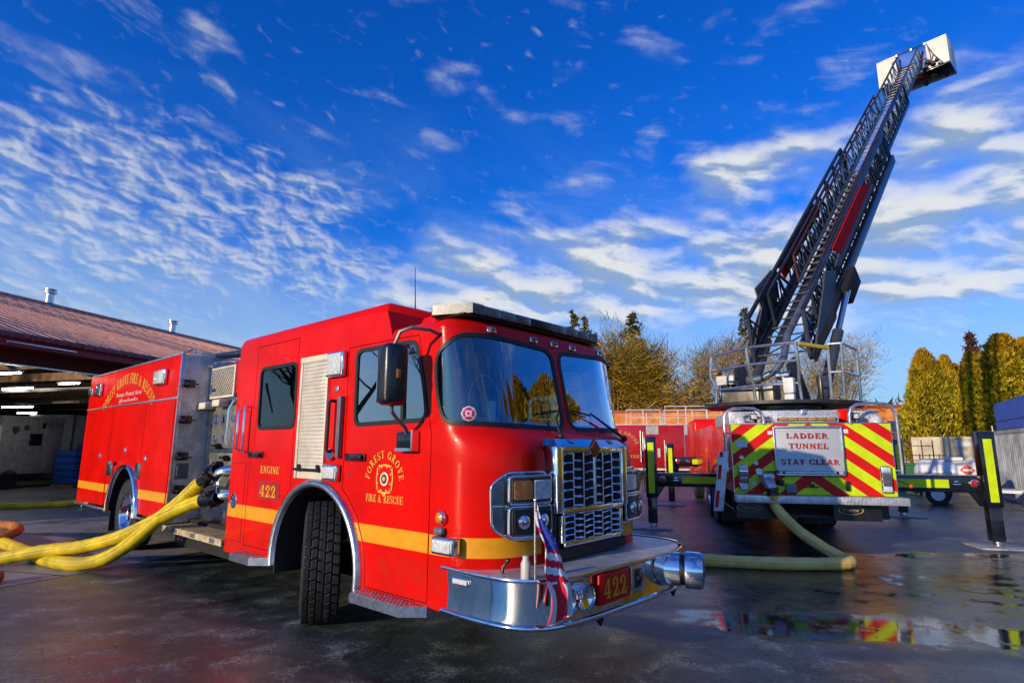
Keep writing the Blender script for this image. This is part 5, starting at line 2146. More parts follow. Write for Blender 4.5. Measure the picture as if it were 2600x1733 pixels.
# tail lights
for x0 in (0.07, 2.215):
    m = LM()
    m.box(x0, x0 + 0.165, -0.04, 0.03, 0.945, 1.375, 0.03, 3)
    o = m.build('tail_light', CHROME, TRK)
    for i, (z0, z1, mt) in enumerate(((1.275, 1.355, LENSW), (1.17, 1.262, LENSD), (1.065, 1.157, LENSD), (0.965, 1.052, LENSW))):
        m = LM()
        m.box(x0 + 0.018, x0 + 0.147, -0.05, -0.03, z0, z1, 0.014, 3)
        m.build('lens', mat('tail_smoked', (0.13, 0.11, 0.12), 0.15, coat=0.7, dirt=0.2, bump=0.3, bscale=60) if mt is LENSD else mt, o)
# hose inlet and fittings
m = LM()
m.tube([(0.50, 0.03, 1.16), (0.50, -0.12, 1.15), (0.51, -0.20, 1.10), (0.525, -0.25, 1.03), (0.53, -0.26, 0.99)], [0.10, 0.11, 0.10, 0.085, 0.085], 18)
m.box(0.42, 0.60, -0.24, -0.05, 1.10, 1.24, 0.03)
m.build('inlet_valve', mat('cast_alloy', (0.55, 0.56, 0.58), 0.35, metal=0.8, dirt=0.3), TRK)
m = LM()
m.lathe((0.53, -0.26, 1.01), (0.12, -0.1, -1), [(0.09, 0), (0.10, 0.01), (0.10, 0.05), (0.085, 0.055), (0.085, 0.07), (0.098, 0.075), (0.098, 0.12), (0.08, 0.125)], 20)
m.build('coupling', BLACK, TRK)
m = LM()
m.lathe((0.40, 0.02, 1.26), (0, -1, 0), [(0.055, 0), (0.055, 0.03), (0.047, 0.035), (0.045, 0.028), (0, 0.028)], 20)
m.build('pressure_gauge', CHROME, TRK)
m = LM()
m.cyl((0.48, -0.1, 1.26), (0.66, -0.12, 1.265), 0.012, 8)
m.box(0.63, 0.70, -0.13, -0.10, 1.25, 1.28, 0.01)
m.build('valve_handle', BLACK, TRK)
m = LM()
m.cyl((0.66, -0.12, 1.1), (0.74, -0.1, 1.08), 0.05, 14)
m.build('inlet_cap', BLACK, TRK)
m = LM()
m.box(0.80, 0.96, -0.03, 0.03, 0.92, 1.07, 0.01)
m.build('outlet_box', mat('grey_cover', (0.22, 0.25, 0.24), 0.5), TRK)
m = LM()
m.box(1.16, 1.24, -0.02, 0.03, 1.03, 1.075, 0.008)
m.box(1.09, 1.31, -0.01, 0.03, 1.015, 1.03, 0.004)
m.build('tail_camera', BLACK, TRK)
m = LM()
m.box(1.70, 1.755, -0.03, 0.03, 0.97, 1.12, 0.01)
m.build('side_socket', BLACK, TRK)
for x0, x1, z0, z1 in ((0.07, 0.25, 1.66, 1.77), (0.585, 0.66, 1.87, 1.93), (1.735, 1.82, 1.89, 1.955), (0.29, 0.36, 1.03, 1.09)):
    m = LM()
    m.box(x0, x1, 0.022, 0.0285, z0, z1)
    m.build('notice_label', WHITE, TRK)
for x_, z_, r_ in ((0.145, 1.49, 0.035), (0.37, 1.395, 0.035)):
    m = LM()
    m.lathe((x_, 0.028, z_), (0, -1, 0), [(r_, 0), (r_, 0.012), (r_ * 0.8, 0.016), (0, 0.012)], 16)
    m.build('round_badge', ALU if x_ < 0.3 else WHITE, TRK)
# mud flaps with oval script mark
for x0 in (0.10, 1.68):
    m = LM()
    m.box(x0, x0 + 0.62, 3.02, 3.04, 0.10, 0.78)
    o = m.build('mud_flap', TRIM, TRK)
for cx, cz in ((0.21, 0.665), (1.75, 0.665)):
    # sits on a valance below the step
    m = LM()
    m.lathe((cx, -0.001, cz), (0, -1, 0), [(0.19, 0), (0.172, 0.002)], 36)
    for i in range(len(m.v)):
        x, y, z_ = m.v[i]
        m.v[i] = (x, 0.034 + y, cz + (z_ - cz) * 0.36)
    o = m.build('oval_mark', mat('mark_tan', (0.62, 0.50, 0.28), 0.6), TRK, smooth=0)
    m = LM()
    font_mb(m, 'Pierce', lambda u, v, w=0: (cx - 0.12 + u, 0.031, cz - 0.022 + v), 0.055, 0.24, 0.3)
    m.build('script', MATS['mark_tan'], o, smooth=0)
m = LM()
m.box(0.02, 0.66, 0.04, 0.06, 0.50, 0.77)
m.box(1.50, HW - 0.25, 0.04, 0.06, 0.50, 0.77)
m.box(0.02, HW - 0.02, 0.40, 0.42, 0.50, 0.9)
m.box(0.1, HW - 0.1, 0.42, 3.0, 0.52, 0.56)
m.build('rear_valance', BLACK, TRK)
LCF = Matrix.Translation((-LB0[0], -LB0[1], 0)) @ Matrix.Translation((0, 0, 0))


def lwheel(x, y, ax):
    R, wd = 0.53, 0.28
    m = LM()
    h = wd / 2
    m.lathe((x, y, R), (ax, 0, 0), [(R * 0.54, -h * 0.6), (R * 0.6, -h * 0.95), (R * 0.9, -h), (R, -h * 0.8), (R, -h * 0.25), (R * 0.97, -h * 0.2), (R * 0.97, h * 0.2), (R, h * 0.25), (R, h * 0.8), (R * 0.9, h), (R * 0.6, h * 0.95), (R * 0.54, h * 0.6)], 40)
    o = m.build('wheel', RUBBER, TRK, smooth=0.5)
    m = LM()
    m.lathe((x, y, R), (ax, 0, 0), [(R * 0.57, h * 0.7), (R * 0.5, h * 0.9), (R * 0.45, h * 0.2), (R * 0.2, h * 0.4), (0, h * 0.4)], 28)
    m.build('rim', CHROME, o)


for y_ in (3.6, 4.95):
    for x_, ax in ((0.17, -1), (0.49, -1), (2.0, 1), (2.3, 1)):
        lwheel(x_, y_, ax)
lwheel(0.2, 10.0, -1)
lwheel(2.25, 10.0, 1)

# tubular guard hoops at both tail corners
for pts in ([(-0.10, 0.0, 1.25), (-0.105, 0.0, 2.06), (-0.10, 0, 2.17), (-0.05, 0, 2.26), (0.05, 0, 2.31), (0.22, 0, 2.315), (0.38, 0, 2.31), (0.48, 0, 2.26), (0.525, 0, 2.17), (0.53, 0, 2.05)],
            [(1.85, 0.0, 2.05), (1.855, 0, 2.2), (1.89, 0, 2.30), (1.98, 0, 2.36), (2.2, 0, 2.375), (2.4, 0, 2.36), (2.49, 0, 2.30), (2.535, 0, 2.19), (2.54, 0, 2.05), (2.54, 0, 1.25)]):
    m = LM()
    m.tube(pts, 0.026, 10)
    for z_ in (1.3, 1.9):
        x_ = -0.10 if pts[0][0] < 1 else 2.54
        m.cyl((x_, 0, z_), (0.02 if x_ < 1 else HW - 0.02, 0.06, z_), 0.014, 8)
    m.build('guard_hoop', TUBE, TRK)
# red and white board on the left corner
m = LM()
m.obox((-0.215, -0.05, 1.10), (0.078, 0, 0.0), (0, 0.012, 0), (0.07, 0, 0.49), 0.004)
bd = m.build('marker_board', WHITE, TRK)
for a, b, mt in ((0.98, 0.80, REDR), (0.80, 0.56, None), (0.54, 0.06, REDR), (0.04, -0.30, None), (-0.32, -0.88, REDR)):
    if mt is None: continue
    m = LM()
    c0 = (a + b) / 2
    hh = (a - b) / 2
    m.obox((-0.215 + 0.07 * c0 - 0.035, -0.066, 1.10 + 0.49 * c0), (0.026, 0, 0), (0, 0.002, 0), (0.07 * hh, 0, 0.49 * hh))
    m.build('reflective_bar', mt, bd)
for x_, xe in ((0.0, -0.15), (2.45, 2.63)):
    m = LM()
    m.tube([(x_, 0.06, 1.16), (xe, -0.03, 1.065)], 0.010, 6)
    m.build('marker_stalk', BLACK, TRK)
    m = LM()
    m.ball((xe, -0.03, 1.06), 0.033, 12, 8)
    m.build('marker_ball', mat('orange_ball', (0.75, 0.07, 0.02), 0.35), TRK)

# arrow bar, work lights, top boxes
m = LM()
m.box(0.69, 1.69, -0.01, 0.35, 2.066, 2.19, 0.008)
o = m.build('arrow_bar_housing', PLATE, TRK)
m = LM()
m.box(0.74, 1.66, -0.035, -0.01, 2.095, 2.145, 0.02, 3)
o2 = m.build('arrow_bar', BLACK, o)
for k in range(6):
    m = LM()
    m.box(0.765 + k * 0.147, 0.765 + k * 0.147 + 0.138, -0.045, -0.03, 2.102, 2.138, 0.01)
    m.build('amber_lens', mat('arrow_amber', (0.62, 0.27, 0.02), 0.2, coat=0.5, dirt=0.2), o2)
m = LM()
m.box(1.14, 1.24, 0.05, 0.15, 2.19, 2.29, 0.015)
m.build('rear_camera', ALU, TRK)
for x_, y_ in ((0.17, 0.12), (2.28, 0.12)):
    m = LM()
    m.lathe((x_, y_, 2.055), (0, 0, 1), [(0.10, 0), (0.10, 0.04), (0.085, 0.09), (0.05, 0.12), (0, 0.125)], 20)
    m.build('beacon', LENSW, TRK)
for x_ in (0.40, 1.98):
    m = LM()
    m.cyl((x_, 0.15, 2.05), (x_, 0.15, 2.12), 0.015, 8)
    m.box(x_ - 0.06, x_ + 0.06, 0.10, 0.19, 2.12, 2.23, 0.01)
    o = m.build('work_light', BLACK, TRK)
    m = LM()
    m.box(x_ - 0.045, x_ + 0.045, 0.092, 0.102, 2.135, 2.215, 0.006)
    m.build('lens', LENSW, o)
m = LM()
m.box(0.03, 0.45, 0.4, 2.6, 2.05, 2.28, 0.01)
m.box(2.0, 2.42, 0.4, 2.6, 2.05, 2.28, 0.01)
m.box(0.5, 1.95, 0.5, 1.0, 2.05, 2.30, 0.01)
m.build('deck_locker', PLATE, TRK)
m = LM()
m.box(1.80, 1.98, 0.3, 0.42, 2.06, 2.3, 0.02)
m.build('red_valve_cover', RED, TRK)

# ---- outriggers
def outrigger(pad, y0, xside, ztop, leg_w, beam_z0, beam_z1, beam_x, leg_bot, lean=0.0):
    """one stabiliser: beam from the body to the leg, inner ram, pad"""
    px = pad
    d = -1 if xside < 0 else 1
    m = LM()
    x0, x1 = px - leg_w / 2, px + leg_w / 2
    m.box(x0, x1, y0 - 0.10, y0 + 0.12, leg_bot, ztop, 0.012)
    m.box(min(beam_x, px), max(beam_x, px), y0 + 0.0, y0 + 0.30, beam_z0, beam_z1, 0.012)
    # gusset
    gx = x1 if d < 0 else x0
    sgn = 1 if d < 0 else -1
    m.prism([(gx, y0 + 0.05, beam_z0 + 0.01), (gx + sgn * 0.16, y0 + 0.05, beam_z0 + 0.01), (gx, y0 + 0.05, leg_bot)], (0, 0.1, 0))
    o = m.build('outrigger', GLOSSB, TRK)
    m = LM()
    m.box(px - leg_w * 0.40, px + leg_w * 0.40, y0 - 0.075, y0 + 0.095, 0.10, leg_bot, 0.01)
    m.build('ram', GLOSSB, o)
    m = LM()
    m.cyl((px, y0, 0.03), (px, y0, 0.12), 0.07, 16)
    m.box(px - 0.055, px + 0.055, y0 - 0.06, y0 + 0.06, 0.035, 0.09, 0.01)
    m.build('foot', ALU, o)
    m = LM()
    m.obox((px - 0.02, y0 - 0.05, 0.018), (0.40, 0, 0), (0, 0.33, 0), (0, 0, 0.014), 0.006)
    m.build('ground_pad', mat('pad_grey', (0.42, 0.42, 0.42), 0.5, dirt=0.3), o)
    m = LM()
    m.box(px - leg_w * 0.26, px + leg_w * 0.26, y0 - 0.104, y0 - 0.1, leg_bot + 0.09, ztop - 0.13)
    m.build('reflector', YEL, o)
    m = LM()
    bx = px - d * 0.62
    bm_ = (beam_z0 + beam_z1) / 2
    hz_ = (beam_z1 - beam_z0) * 0.25
    m.box(min(bx, beam_x), max(bx, beam_x), y0 - 0.004, y0 - 0.0005, bm_ - hz_, bm_ + hz_)
    m.build('beam_reflector', YEL, o)
    m = LM()
    lx = px - d * (leg_w / 2 + 0.11)
    m.lathe((lx, y0, bm_ + 0.01), (0, -1, 0), [(0.07, 0.0), (0.07, 0.02), (0.058, 0.024), (0.056, 0.018)], 22)
    lm_ = m.build('warning_lamp', ALU, o)
    m = LM()
    m.lathe((lx, y0, bm_ + 0.01), (0, -1, 0), [(0.057, 0.012), (0.045, 0.03), (0, 0.034)], 20)
    m.build('lens', LENSR, lm_)
    m = LM()
    m.box(px - d * 0.44, px - d * 0.56, y0 - 0.02, y0 - 0.0005, bm_ - 0.02, bm_ + 0.0, 0.002)
    m.ball((px - d * 0.50, y0 - 0.005, bm_ + 0.035), 0.045, 12, 6, 1, 0.4, 0.6)
    m.build('nozzle_cover', CHROME, o)
    m = LM()
    ex = x1 if d > 0 else x0
    m.cyl((ex + d * 0.03, y0, leg_bot + 0.1), (ex + d * 0.03, y0, ztop + 0.1), 0.016, 8)
    m.build('guide_rod', TUBE, o)
    return o


outrigger(-1.345, 2.34, -1, 1.88, 0.24, 0.84, 1.12, 0.3, 0.62)
outrigger(4.345, 1.29, 1, 1.945, 0.25, 0.90, 1.185, 2.2, 0.66)
outrigger(-0.765, 7.48, -1, 1.76, 0.22, 1.10, 1.38, 0.3, 0.62)
outrigger(4.69, 6.0, 1, 1.87, 0.22, 1.0, 1.28, 2.2, 0.62)

# ---- turntable (world coordinates, slewed with the ladder)
TC = Vector((5.62, 12.15, 0))
m = WMB()
oct_ = []
for k in range(16):
    a = rad(49 + 22.5 * k + 11.25)
    oct_.append(TC + Vector((math.sin(a), math.cos(a), 0)) * 1.52)
m.prism([(p.x, p.y, 2.47) for p in oct_], (0, 0, 0.06))
TT = m.build('turntable', mat('deck_dark', (0.05, 0.05, 0.055), 0.5, metal=0.3, dirt=0.3), TRK)
m = WMB()
m.cyl((TC.x, TC.y, 2.05), (TC.x, TC.y, 2.47), 0.75, 36)
m.lathe((TC.x, TC.y, 2.30), (0, 0, 1), [(0.85, 0), (0.95, 0.02), (0.95, 0.09), (0.85, 0.11)], 40)
m.build('slewing_ring', mat('ring_grey', (0.20, 0.20, 0.19), 0.4, metal=0.6, dirt=0.3), TT)
posts = [Vector(p) for p in ((4.26, 12.26, 3.55), (4.66, 11.37, 3.60), (5.35, 10.79, 3.62), (6.02, 10.91, 3.60), (6.21, 10.77, 3.60), (6.86, 11.40, 3.58))]
bases = [Vector(p) for p in ((4.30, 12.24, 2.53), (4.78, 11.40, 2.53), (5.42, 10.86, 2.53), (6.04, 10.97, 2.53), (6.22, 10.86, 2.53), (6.86, 11.42, 2.53))]
post_paths = []
for i, (t, b) in enumerate(zip(posts, bases)):
    mid = b.lerp(t, 0.32)
    kink = b.lerp(t, 0.58)
    if i in (0, 1, 2):
        out = (t - TC)
        out.z = 0
        out.normalize()
        pth = [b, mid, kink + out * 0.13, t + out * 0.08]
        pth[3] = t
        pth[2] = kink + out * 0.06
        pth[1] = mid - out * 0.04
    else:
        pth = [b, t]
    post_paths.append(pth)
    m = WMB()
    m.tube(pth, 0.030, 10)
    m.build('rail_post', TUBE, TT)


def railat(i, f):
    p = post_paths[i]
    return p[0].lerp(p[-1], f) if len(p) == 2 else (p[2].lerp(p[3], (f - 0.58) / 0.42) if f > 0.58 else p[1].lerp(p[2], (f - 0.32) / 0.26) if f > 0.32 else p[0].lerp(p[1], f / 0.32))


for f in (1.0, 0.68, 0.30):
    m = WMB()
    m.tube([railat(0, f), railat(1, f), railat(2, f)], 0.026, 10)
    m.build('guard_rail', TUBE, TT)
for f in (1.0, 0.5):
    m = WMB()
    m.tube([railat(3, f), railat(4, f), railat(5, f)], 0.024, 10)
    m.build('guard_rail', TUBE, TT)
m = WMB()
m.tube([railat(2, 0.97) + Vector((0.05, 0, 0)), railat(3, 0.93)], 0.042, 12)
m.build('gate_bar', mat('yellow_pad', (0.60, 0.45, 0.03), 0.5), TT)
# operator station, pedestals, plumbing on the deck
def fl2(p, r, f): return TC + Vector((math.cos(rad(49)), -math.sin(rad(49)), 0)) * r + Vector((math.sin(rad(49)), math.cos(rad(49)), 0)) * f + Vector((0, 0, p))
RL, FD = Vector((math.cos(rad(49)), -math.sin(rad(49)), 0)), Vector((math.sin(rad(49)), math.cos(rad(49)), 0))
def dbox(r0, r1, f0, f1, z0, z1, mt, name, par=None, bev=0.012):
    m = WMB()
    c = TC + RL * ((r0 + r1) / 2) + FD * ((f0 + f1) / 2) + Vector((0, 0, (z0 + z1) / 2))
    m.obox(c, RL * (r1 - r0) / 2, FD * (f1 - f0) / 2, Vector((0, 0, (z1 - z0) / 2)), bev)
    return m.build(name, mt, par or TT)


IV = mat('ivory_cover', (0.74, 0.68, 0.60), 0.5, dirt=0.15)
dbox(-1.28, -0.85, -0.30, 0.10, 3.00, 3.22, IV, 'control_console', bev=0.05)
dbox(-1.20, -0.95, -0.25, 0.05, 2.53, 3.00, BLACK, 'console_pedestal')
dbox(-0.85, -0.72, -0.2, 0.1, 2.9, 3.35, GREYP, 'radio_box')
dbox(-1.45, -1.32, -0.15, 0.1, 3.26, 3.42, mat('amber_pad', (0.5, 0.22, 0.02), 0.5), 'console_cover', bev=0.04)
dbox(-0.85, -0.05, -0.85, -0.45, 2.53, 2.85, mat('deck_bronze', (0.24, 0.22, 0.18), 0.45, metal=0.5, dirt=0.3), 'deck_cabinet')
dbox(-0.05, 0.22, -0.80, -0.45, 2.53, 2.92, mat('deck_bronze_light', (0.36, 0.33, 0.27), 0.45, metal=0.4, dirt=0.3), 'deck_cabinet')
dbox(0.56, 0.76, -1.12, -0.98, 2.66, 2.96, WHITE, 'white_control_box', bev=0.03)
dbox(0.57, 0.75, -1.11, -0.99, 2.53, 2.65, WHITE, 'white_control_box', bev=0.02)
dbox(0.98, 1.06, -0.6, -0.5, 2.53, 3.0, BLACK, 'hose_clamp_post')
m = WMB()
p0 = TC + RL * -0.35 + FD * -0.65 + Vector((0, 0, 3.02))
m.tube([p0, p0 + RL * 0.18, p0 + RL * 0.34 + Vector((0, 0, 0.03)), p0 + RL * 0.58 + Vector((0, 0, 0.14)), p0 + RL * 0.68 + FD * 0.2 + Vector((0, 0, 0.42)), p0 + RL * 0.62 + FD * 0.6 + Vector((0, 0, 0.95)), p0 + RL * 0.62 + FD * 1.7 + Vector((0, 0, 1.95))], [0.085, 0.085, 0.07, 0.07, 0.07, 0.075, 0.075], 14)
m.lathe(p0, RL, [(0.095, 0), (0.10, 0.01), (0.10, 0.12), (0.09, 0.13)], 20)
m.build('waterway', mat('waterway_grey', (0.28, 0.30, 0.32), 0.3, metal=0.7, dirt=0.2), TT)
m = WMB()
p0 = TC + RL * 0.42 + FD * -0.72 + Vector((0, 0, 3.05))
m.lathe(p0, RL, [(0.06, -0.14), (0.085, -0.12), (0.085, -0.04), (0.07, -0.03), (0.07, 0.03), (0.085, 0.04), (0.085, 0.12), (0.06, 0.14)], 18)
m.bar(p0, p0 + RL * 0.12 + Vector((0, 0, -0.5)), 0.12, 0.05)
m.build('hose_swivel', ALU, TT)

# ---- ladder, in the frame (l across, t along, n normal)
LAZ, LEL = rad(49.0), rad(43.47)
LBw = Vector((5.33, 11.97, 2.9))
dv = Vector((math.sin(LAZ) * math.cos(LEL), math.cos(LAZ) * math.cos(LEL), math.sin(LEL)))
lv = Vector((math.cos(LAZ), -math.sin(LAZ), 0))
nv = lv.cross(dv)
LW = Matrix(((lv.x, dv.x, nv.x, LBw.x), (lv.y, dv.y, nv.y, LBw.y), (lv.z, dv.z, nv.z, LBw.z), (0, 0, 0, 1)))
LFR = INV @ LW


def AM(): return MB(LFR)


def section(name, t0, t1, hw, n0, nh, rb, rh, mt_b, mt_h, pitch, rung_mt, lead=0.6, rung_r=0.022, rung_step=0.36, truss_mt=None, rt0=None):
    m = AM()
    for s in (-1, 1):
        x = s * hw
        m.bar((x, t0, n0), (x, t1, n0), rb, rb * 1.9, (0, 0, 1), 0.008)
    sec = m.build(name, mt_b, TRK)
    for s in (-1, 1):
        x = s * hw
        m = AM()
        m.bar((x, t0 + lead, n0 + nh), (x, t1, n0 + nh), rh, rh * 1.2, (0, 0, 1), 0.008)
        m.bar((x, t0, n0), (x, t0 + lead, n0 + nh), rh, rh, (1, 0, 0))
        m.bar((x, t1 - 0.02, n0), (x, t1 - 0.02, n0 + nh), rh, rh, (1, 0, 0))
        hr = m.build('handrail', mt_h, sec)
        m = AM()
        k = 0
        t = t0 + lead
        while t < t1 - 0.1:
            t2 = min(t + pitch, t1 - 0.03)
            tm = (t + t2) / 2
            m.tube([(x, t, n0 + nh), (x, tm, n0 + 0.02)], rh * 0.36, 6)
            m.tube([(x, tm, n0 + 0.02), (x, t2, n0 + nh)], rh * 0.36, 6)
            m.tube([(x, t, n0 + nh), (x, t, n0 + 0.02)], rh * 0.30, 6)
            t = t2
        m.build('truss', truss_mt or mt_h, hr)
    t = (rt0 if rt0 is not None else t0) + 0.2
    while t < t1 - 0.05:
        m = AM()
        m.tube([(-hw, t, n0 + 0.02), (hw, t, n0 + 0.02)], rung_r, 8)
        m.build('rung', rung_mt, sec)
        t += rung_step
    return sec


RUNG = mat('rung_metal', (0.50, 0.51, 0.52), 0.3, metal=0.9, dirt=0.15)
sec1 = section('base_ladder_section', 0.9, 11.1, 0.60, 0.0, 0.83, 0.085, 0.07, NAVY, NAVY, 1.05, RUNG, 0.55, truss_mt=NAVY)
sec2 = section('middle_ladder_section', 2.2, 16.1, 0.47, 0.09, 0.69, 0.07, 0.055, NAVY, NAVY, 0.85, RUNG, 0.3, truss_mt=NAVY, rt0=4.0)
sec3 = section('fly_ladder_section', 4.0, 20.9, 0.36, 0.16, 0.58, 0.06, 0.05, GREYP, PLUM, 0.7, RUNG, 0.3, truss_mt=LADS, rt0=15.9)
# base-section underside bracing seen between the rungs
m = AM()
for k in range(9):
    t = 1.1 + k * 1.1
    m.tube([(-0.55, t, -0.05), (0.55, t + 1.1, -0.05)], 0.016, 6)
    m.tube([(0.55, t, -0.05), (-0.55, t + 1.1, -0.05)], 0.016, 6)
m.build('cross_bracing', NAVY, sec1)
for x_ in (-0.30, 0.30):
    m = AM()
    m.box(x_ - 0.11, x_ + 0.11, 1.6, 10.8, -0.10, -0.04, 0.01)
    m.build('slide_channel', NAVY, sec1)
m = AM()
m.bar((0.12, 2.4, -0.12), (0.12, 20.0, 0.10), 0.12, 0.12)
m.build('waterway_pipe', mat('pipe_grey', (0.22, 0.24, 0.27), 0.3, metal=0.6), sec1)
# side sheets: lower guard plates, red boards
for s in (-1, 1):
    x = 0.66 * s
    m = AM()
    m.prism([(x, 0.9, -0.10), (x, 2.6, -0.22), (x, 3.6, 0.46), (x, 3.0, 0.80), (x, 2.55, 0.60), (x, 1.2, 0.12)], (0.035 * s, 0, 0))
    m.build('lift_plate', mat('lift_plate_grey', (0.06, 0.065, 0.085), 0.5, dirt=0.2), sec1)
m = AM()
m.prism([(-0.70, 2.45, 1.02), (-0.70, 3.55, 0.86), (-0.70, 3.7, 0.55), (-0.70, 2.3, 0.45)], (0.03, 0, 0))
m.prism([(-0.74, 1.0, 0.30), (-0.74, 2.3, 0.50), (-0.74, 3.6, 0.86), (-0.74, 3.3, 0.4), (-0.74, 1.6, 0.0)], (0.02, 0, 0))
m.build('side_plate', mat('plate_warm_grey', (0.30, 0.27, 0.24), 0.45, dirt=0.2), sec1)
m = AM()
m.prism([(0.645, 3.7, 0.50), (0.645, 4.05, 0.33), (0.645, 8.5, 0.33), (0.645, 8.1, 0.55), (0.645, 4.3, 0.55)], (0.015, 0, 0))
m.build('sign_board', mat('board_grey', (0.13, 0.13, 0.17), 0.6, spec=0.2), sec1)
m = AM()
m.prism([(0.67, 4.3, 0.50), (0.67, 8.2, 0.52), (0.67, 7.3, 0.88), (0.67, 3.85, 0.88)], (0.02, 0, 0))
m.build('red_board', BOARD, sec1)
m = AM()
m.prism([(-0.64, 4.0, 0.30), (-0.64, 7.8, 0.30), (-0.64, 7.4, 0.78), (-0.64, 3.9, 0.78)], (-0.025, 0, 0))
m.build('red_board', BOARD, sec1)
m = AM()
m.box(0.64, 0.70, 0.9, 11.1, -0.14, 0.10, 0.008)
m.box(-0.70, -0.64, 0.9, 11.1, -0.14, 0.10, 0.008)
m.build('outer_rail', NAVY, sec1)
m = AM()
m.box(0.71, 0.86, 3.35, 4.3, -0.36, 0.10, 0.02)
m.build('valve_box', DARK, sec1)
m = AM()
m.prism([(-0.36, 20.3, 0.16), (0.36, 20.3, 0.16), (0.36, 20.9, 0.16), (-0.36, 20.9, 0.16)], (0, 0, 0.02))
m.build('tip_plate', PLUM, sec3)
for k in range(7):
    m = AM()
    m.box(-0.40, -0.37, 16.3 + k * 0.55, 16.55 + k * 0.55, 0.66, 0.74, 0.008)
    m.build('tip_marker', RED if k % 2 else CREAMB, sec3)
# lift cylinders
for s in (-1, 1):
    a = LW @ Vector((0.80 * s, 3.45, -0.05))
    b = Vector((TC.x, TC.y, 2.5)) + RL * (0.78 * s - 0.1) + FD * -0.55 if s > 0 else Vector((TC.x, TC.y, 2.5)) + RL * (-0.95) + FD * 0.35
    b = Vector((TC.x, TC.y, 2.5)) + RL * (0.80 * s - 0.18) + FD * 0.45
    mid = b.lerp(a, 0.62)
    m = WMB()
    m.cyl(b, mid, 0.115, 20)
    o = m.build('lift_cylinder', mat('cylinder_grey', (0.07, 0.08, 0.11), 0.3, metal=0.3), TT)
    m = WMB()
    m.cyl(mid, a, 0.07, 18)
    m.build('lift_rod', CHROME, o)
    m = WMB()
    q0 = Vector((TC.x, TC.y, 2.53)) + RL * (0.56 * s - 0.18) + FD * -0.25
    m.prism([q0 + FD * 0.75, q0 + FD * -0.1, q0 + FD * -0.25 + Vector((0, 0, 0.75)), q0 + FD * 0.1 + Vector((0, 0, 0.95))], RL * 0.06)
    m.build('pivot_bracket', NAVY, TT)

# ---- bucket at the tip: level in world, aligned with the ladder
hd = Vector((math.sin(LAZ), math.cos(LAZ), 0))
BC = LBw + dv * 20.9
BCz = 17.02
def BMB(): return WMB()
def bpt(l, f, z): return Vector((BC.x, BC.y, 0)) + lv * l + hd * f + Vector((0, 0, z))
def bbox(m, l0, l1, f0, f1, z0, z1, bev=0.03):
    m.obox(bpt((l0 + l1) / 2, (f0 + f1) / 2, (z0 + z1) / 2), lv * (l1 - l0) / 2, hd * (f1 - f0) / 2, Vector((0, 0, (z1 - z0) / 2)), bev)
m = BMB()
bbox(m, -1.28, 1.25, 0.0, 1.15, BCz - 0.07, BCz, 0.02)
BK = m.build('bucket', GLOSSB, TRK)
for l0, l1, nm in ((-1.28, -0.55, 'rear_panel'), (0.52, 1.25, 'rear_panel')):
    m = BMB()
    bbox(m, l0, l1, 0.0, 0.05, BCz, BCz + 1.2, 0.012)
    m.build(nm, CREAMB, BK)
for l0 in (-1.28, 1.21):
    m = BMB()
    bbox(m, l0, l0 + 0.04, 0.05, 1.15, BCz, BCz + 1.2, 0.012)
    m.build('end_panel', CREAMB, BK)
m = BMB()
bbox(m, -1.24, 1.21, 1.10, 1.15, BCz, BCz + 0.35, 0.012)
m.build('front_panel', CREAMB, BK)
m = BMB()
m.tube([bpt(-0.56, 0.02, BCz + 1.18), bpt(0.53, 0.02, BCz + 1.18)], 0.035, 8)
m.tube([bpt(-1.2, 1.12, BCz + 1.15), bpt(1.2, 1.12, BCz + 1.15)], 0.03, 8)
for l_ in (-0.5, 0.0, 0.5):
    m.tube([bpt(l_, 1.12, BCz + 0.3), bpt(l_, 1.12, BCz + 1.15)], 0.025, 8)
m.build('top_rail', BLACK, BK)
m = BMB()
for l_ in (-0.52, 0.02, 0.5):
    m.obox(bpt(l_, 0.0, BCz + 1.17), lv * 0.05, hd * 0.05, Vector((0, 0, 0.055)), 0.01)
m.build('rail_clamps', ALU, BK)
m = BMB()
m.tube([bpt(0.55, -0.02, BCz + 1.15), bpt(0.75, -0.06, BCz + 0.55), bpt(1.0, -0.03, BCz + 0.06)], 0.02, 6)
m.tube([bpt(0.60, -0.04, BCz + 1.0), bpt(0.66, -0.05, BCz + 0.55), bpt(0.62, -0.03, BCz + 0.1)], 0.018, 6)
m.tube([bpt(0.75, -0.05, BCz + 0.5), bpt(0.62, -0.04, BCz + 0.2)], 0.018, 6)
m.build('stay_rods', GREYP, BK)
m = BMB()
for l_ in (-0.42, 0.40):
    m.bar(bpt(l_, -0.65, BCz - 0.25), bpt(l_, 0.05, BCz + 0.9), 0.07, 0.09)
    m.bar(bpt(l_, -0.65, BCz - 0.25), bpt(l_, 0.05, BCz + 0.05), 0.07, 0.09)
m.build('mounting_arm', PLUM, BK)
m = BMB()
for l_, f_, z_, r_ in ((0.55, -0.15, 0.25, 0.10), (0.72, -0.12, 0.12, 0.09), (0.50, -0.2, 0.02, 0.08), (0.85, -0.1, 0.22, 0.06)):
    m.lathe(bpt(l_, f_, BCz + z_), -hd + lv * 0.3, [(r_, -0.12), (r_, 0.0), (r_ * 0.8, 0.05), (0, 0.05)], 14)
m.build('monitor_nozzle', mat('nozzle_dark', (0.05, 0.04, 0.045), 0.4, metal=0.4), BK)
m = BMB()
for l_, f_ in ((-0.9, 0.55), (0.2, 1.0), (0.95, 0.9), (0.6, 0.45)):
    m.lathe(bpt(l_, f_, BCz - 0.07), (0, 0, -1), [(0.09, 0), (0.09, 0.05), (0.07, 0.07), (0, 0.07)], 16)
m.build('floor_lights', LENSD, BK)
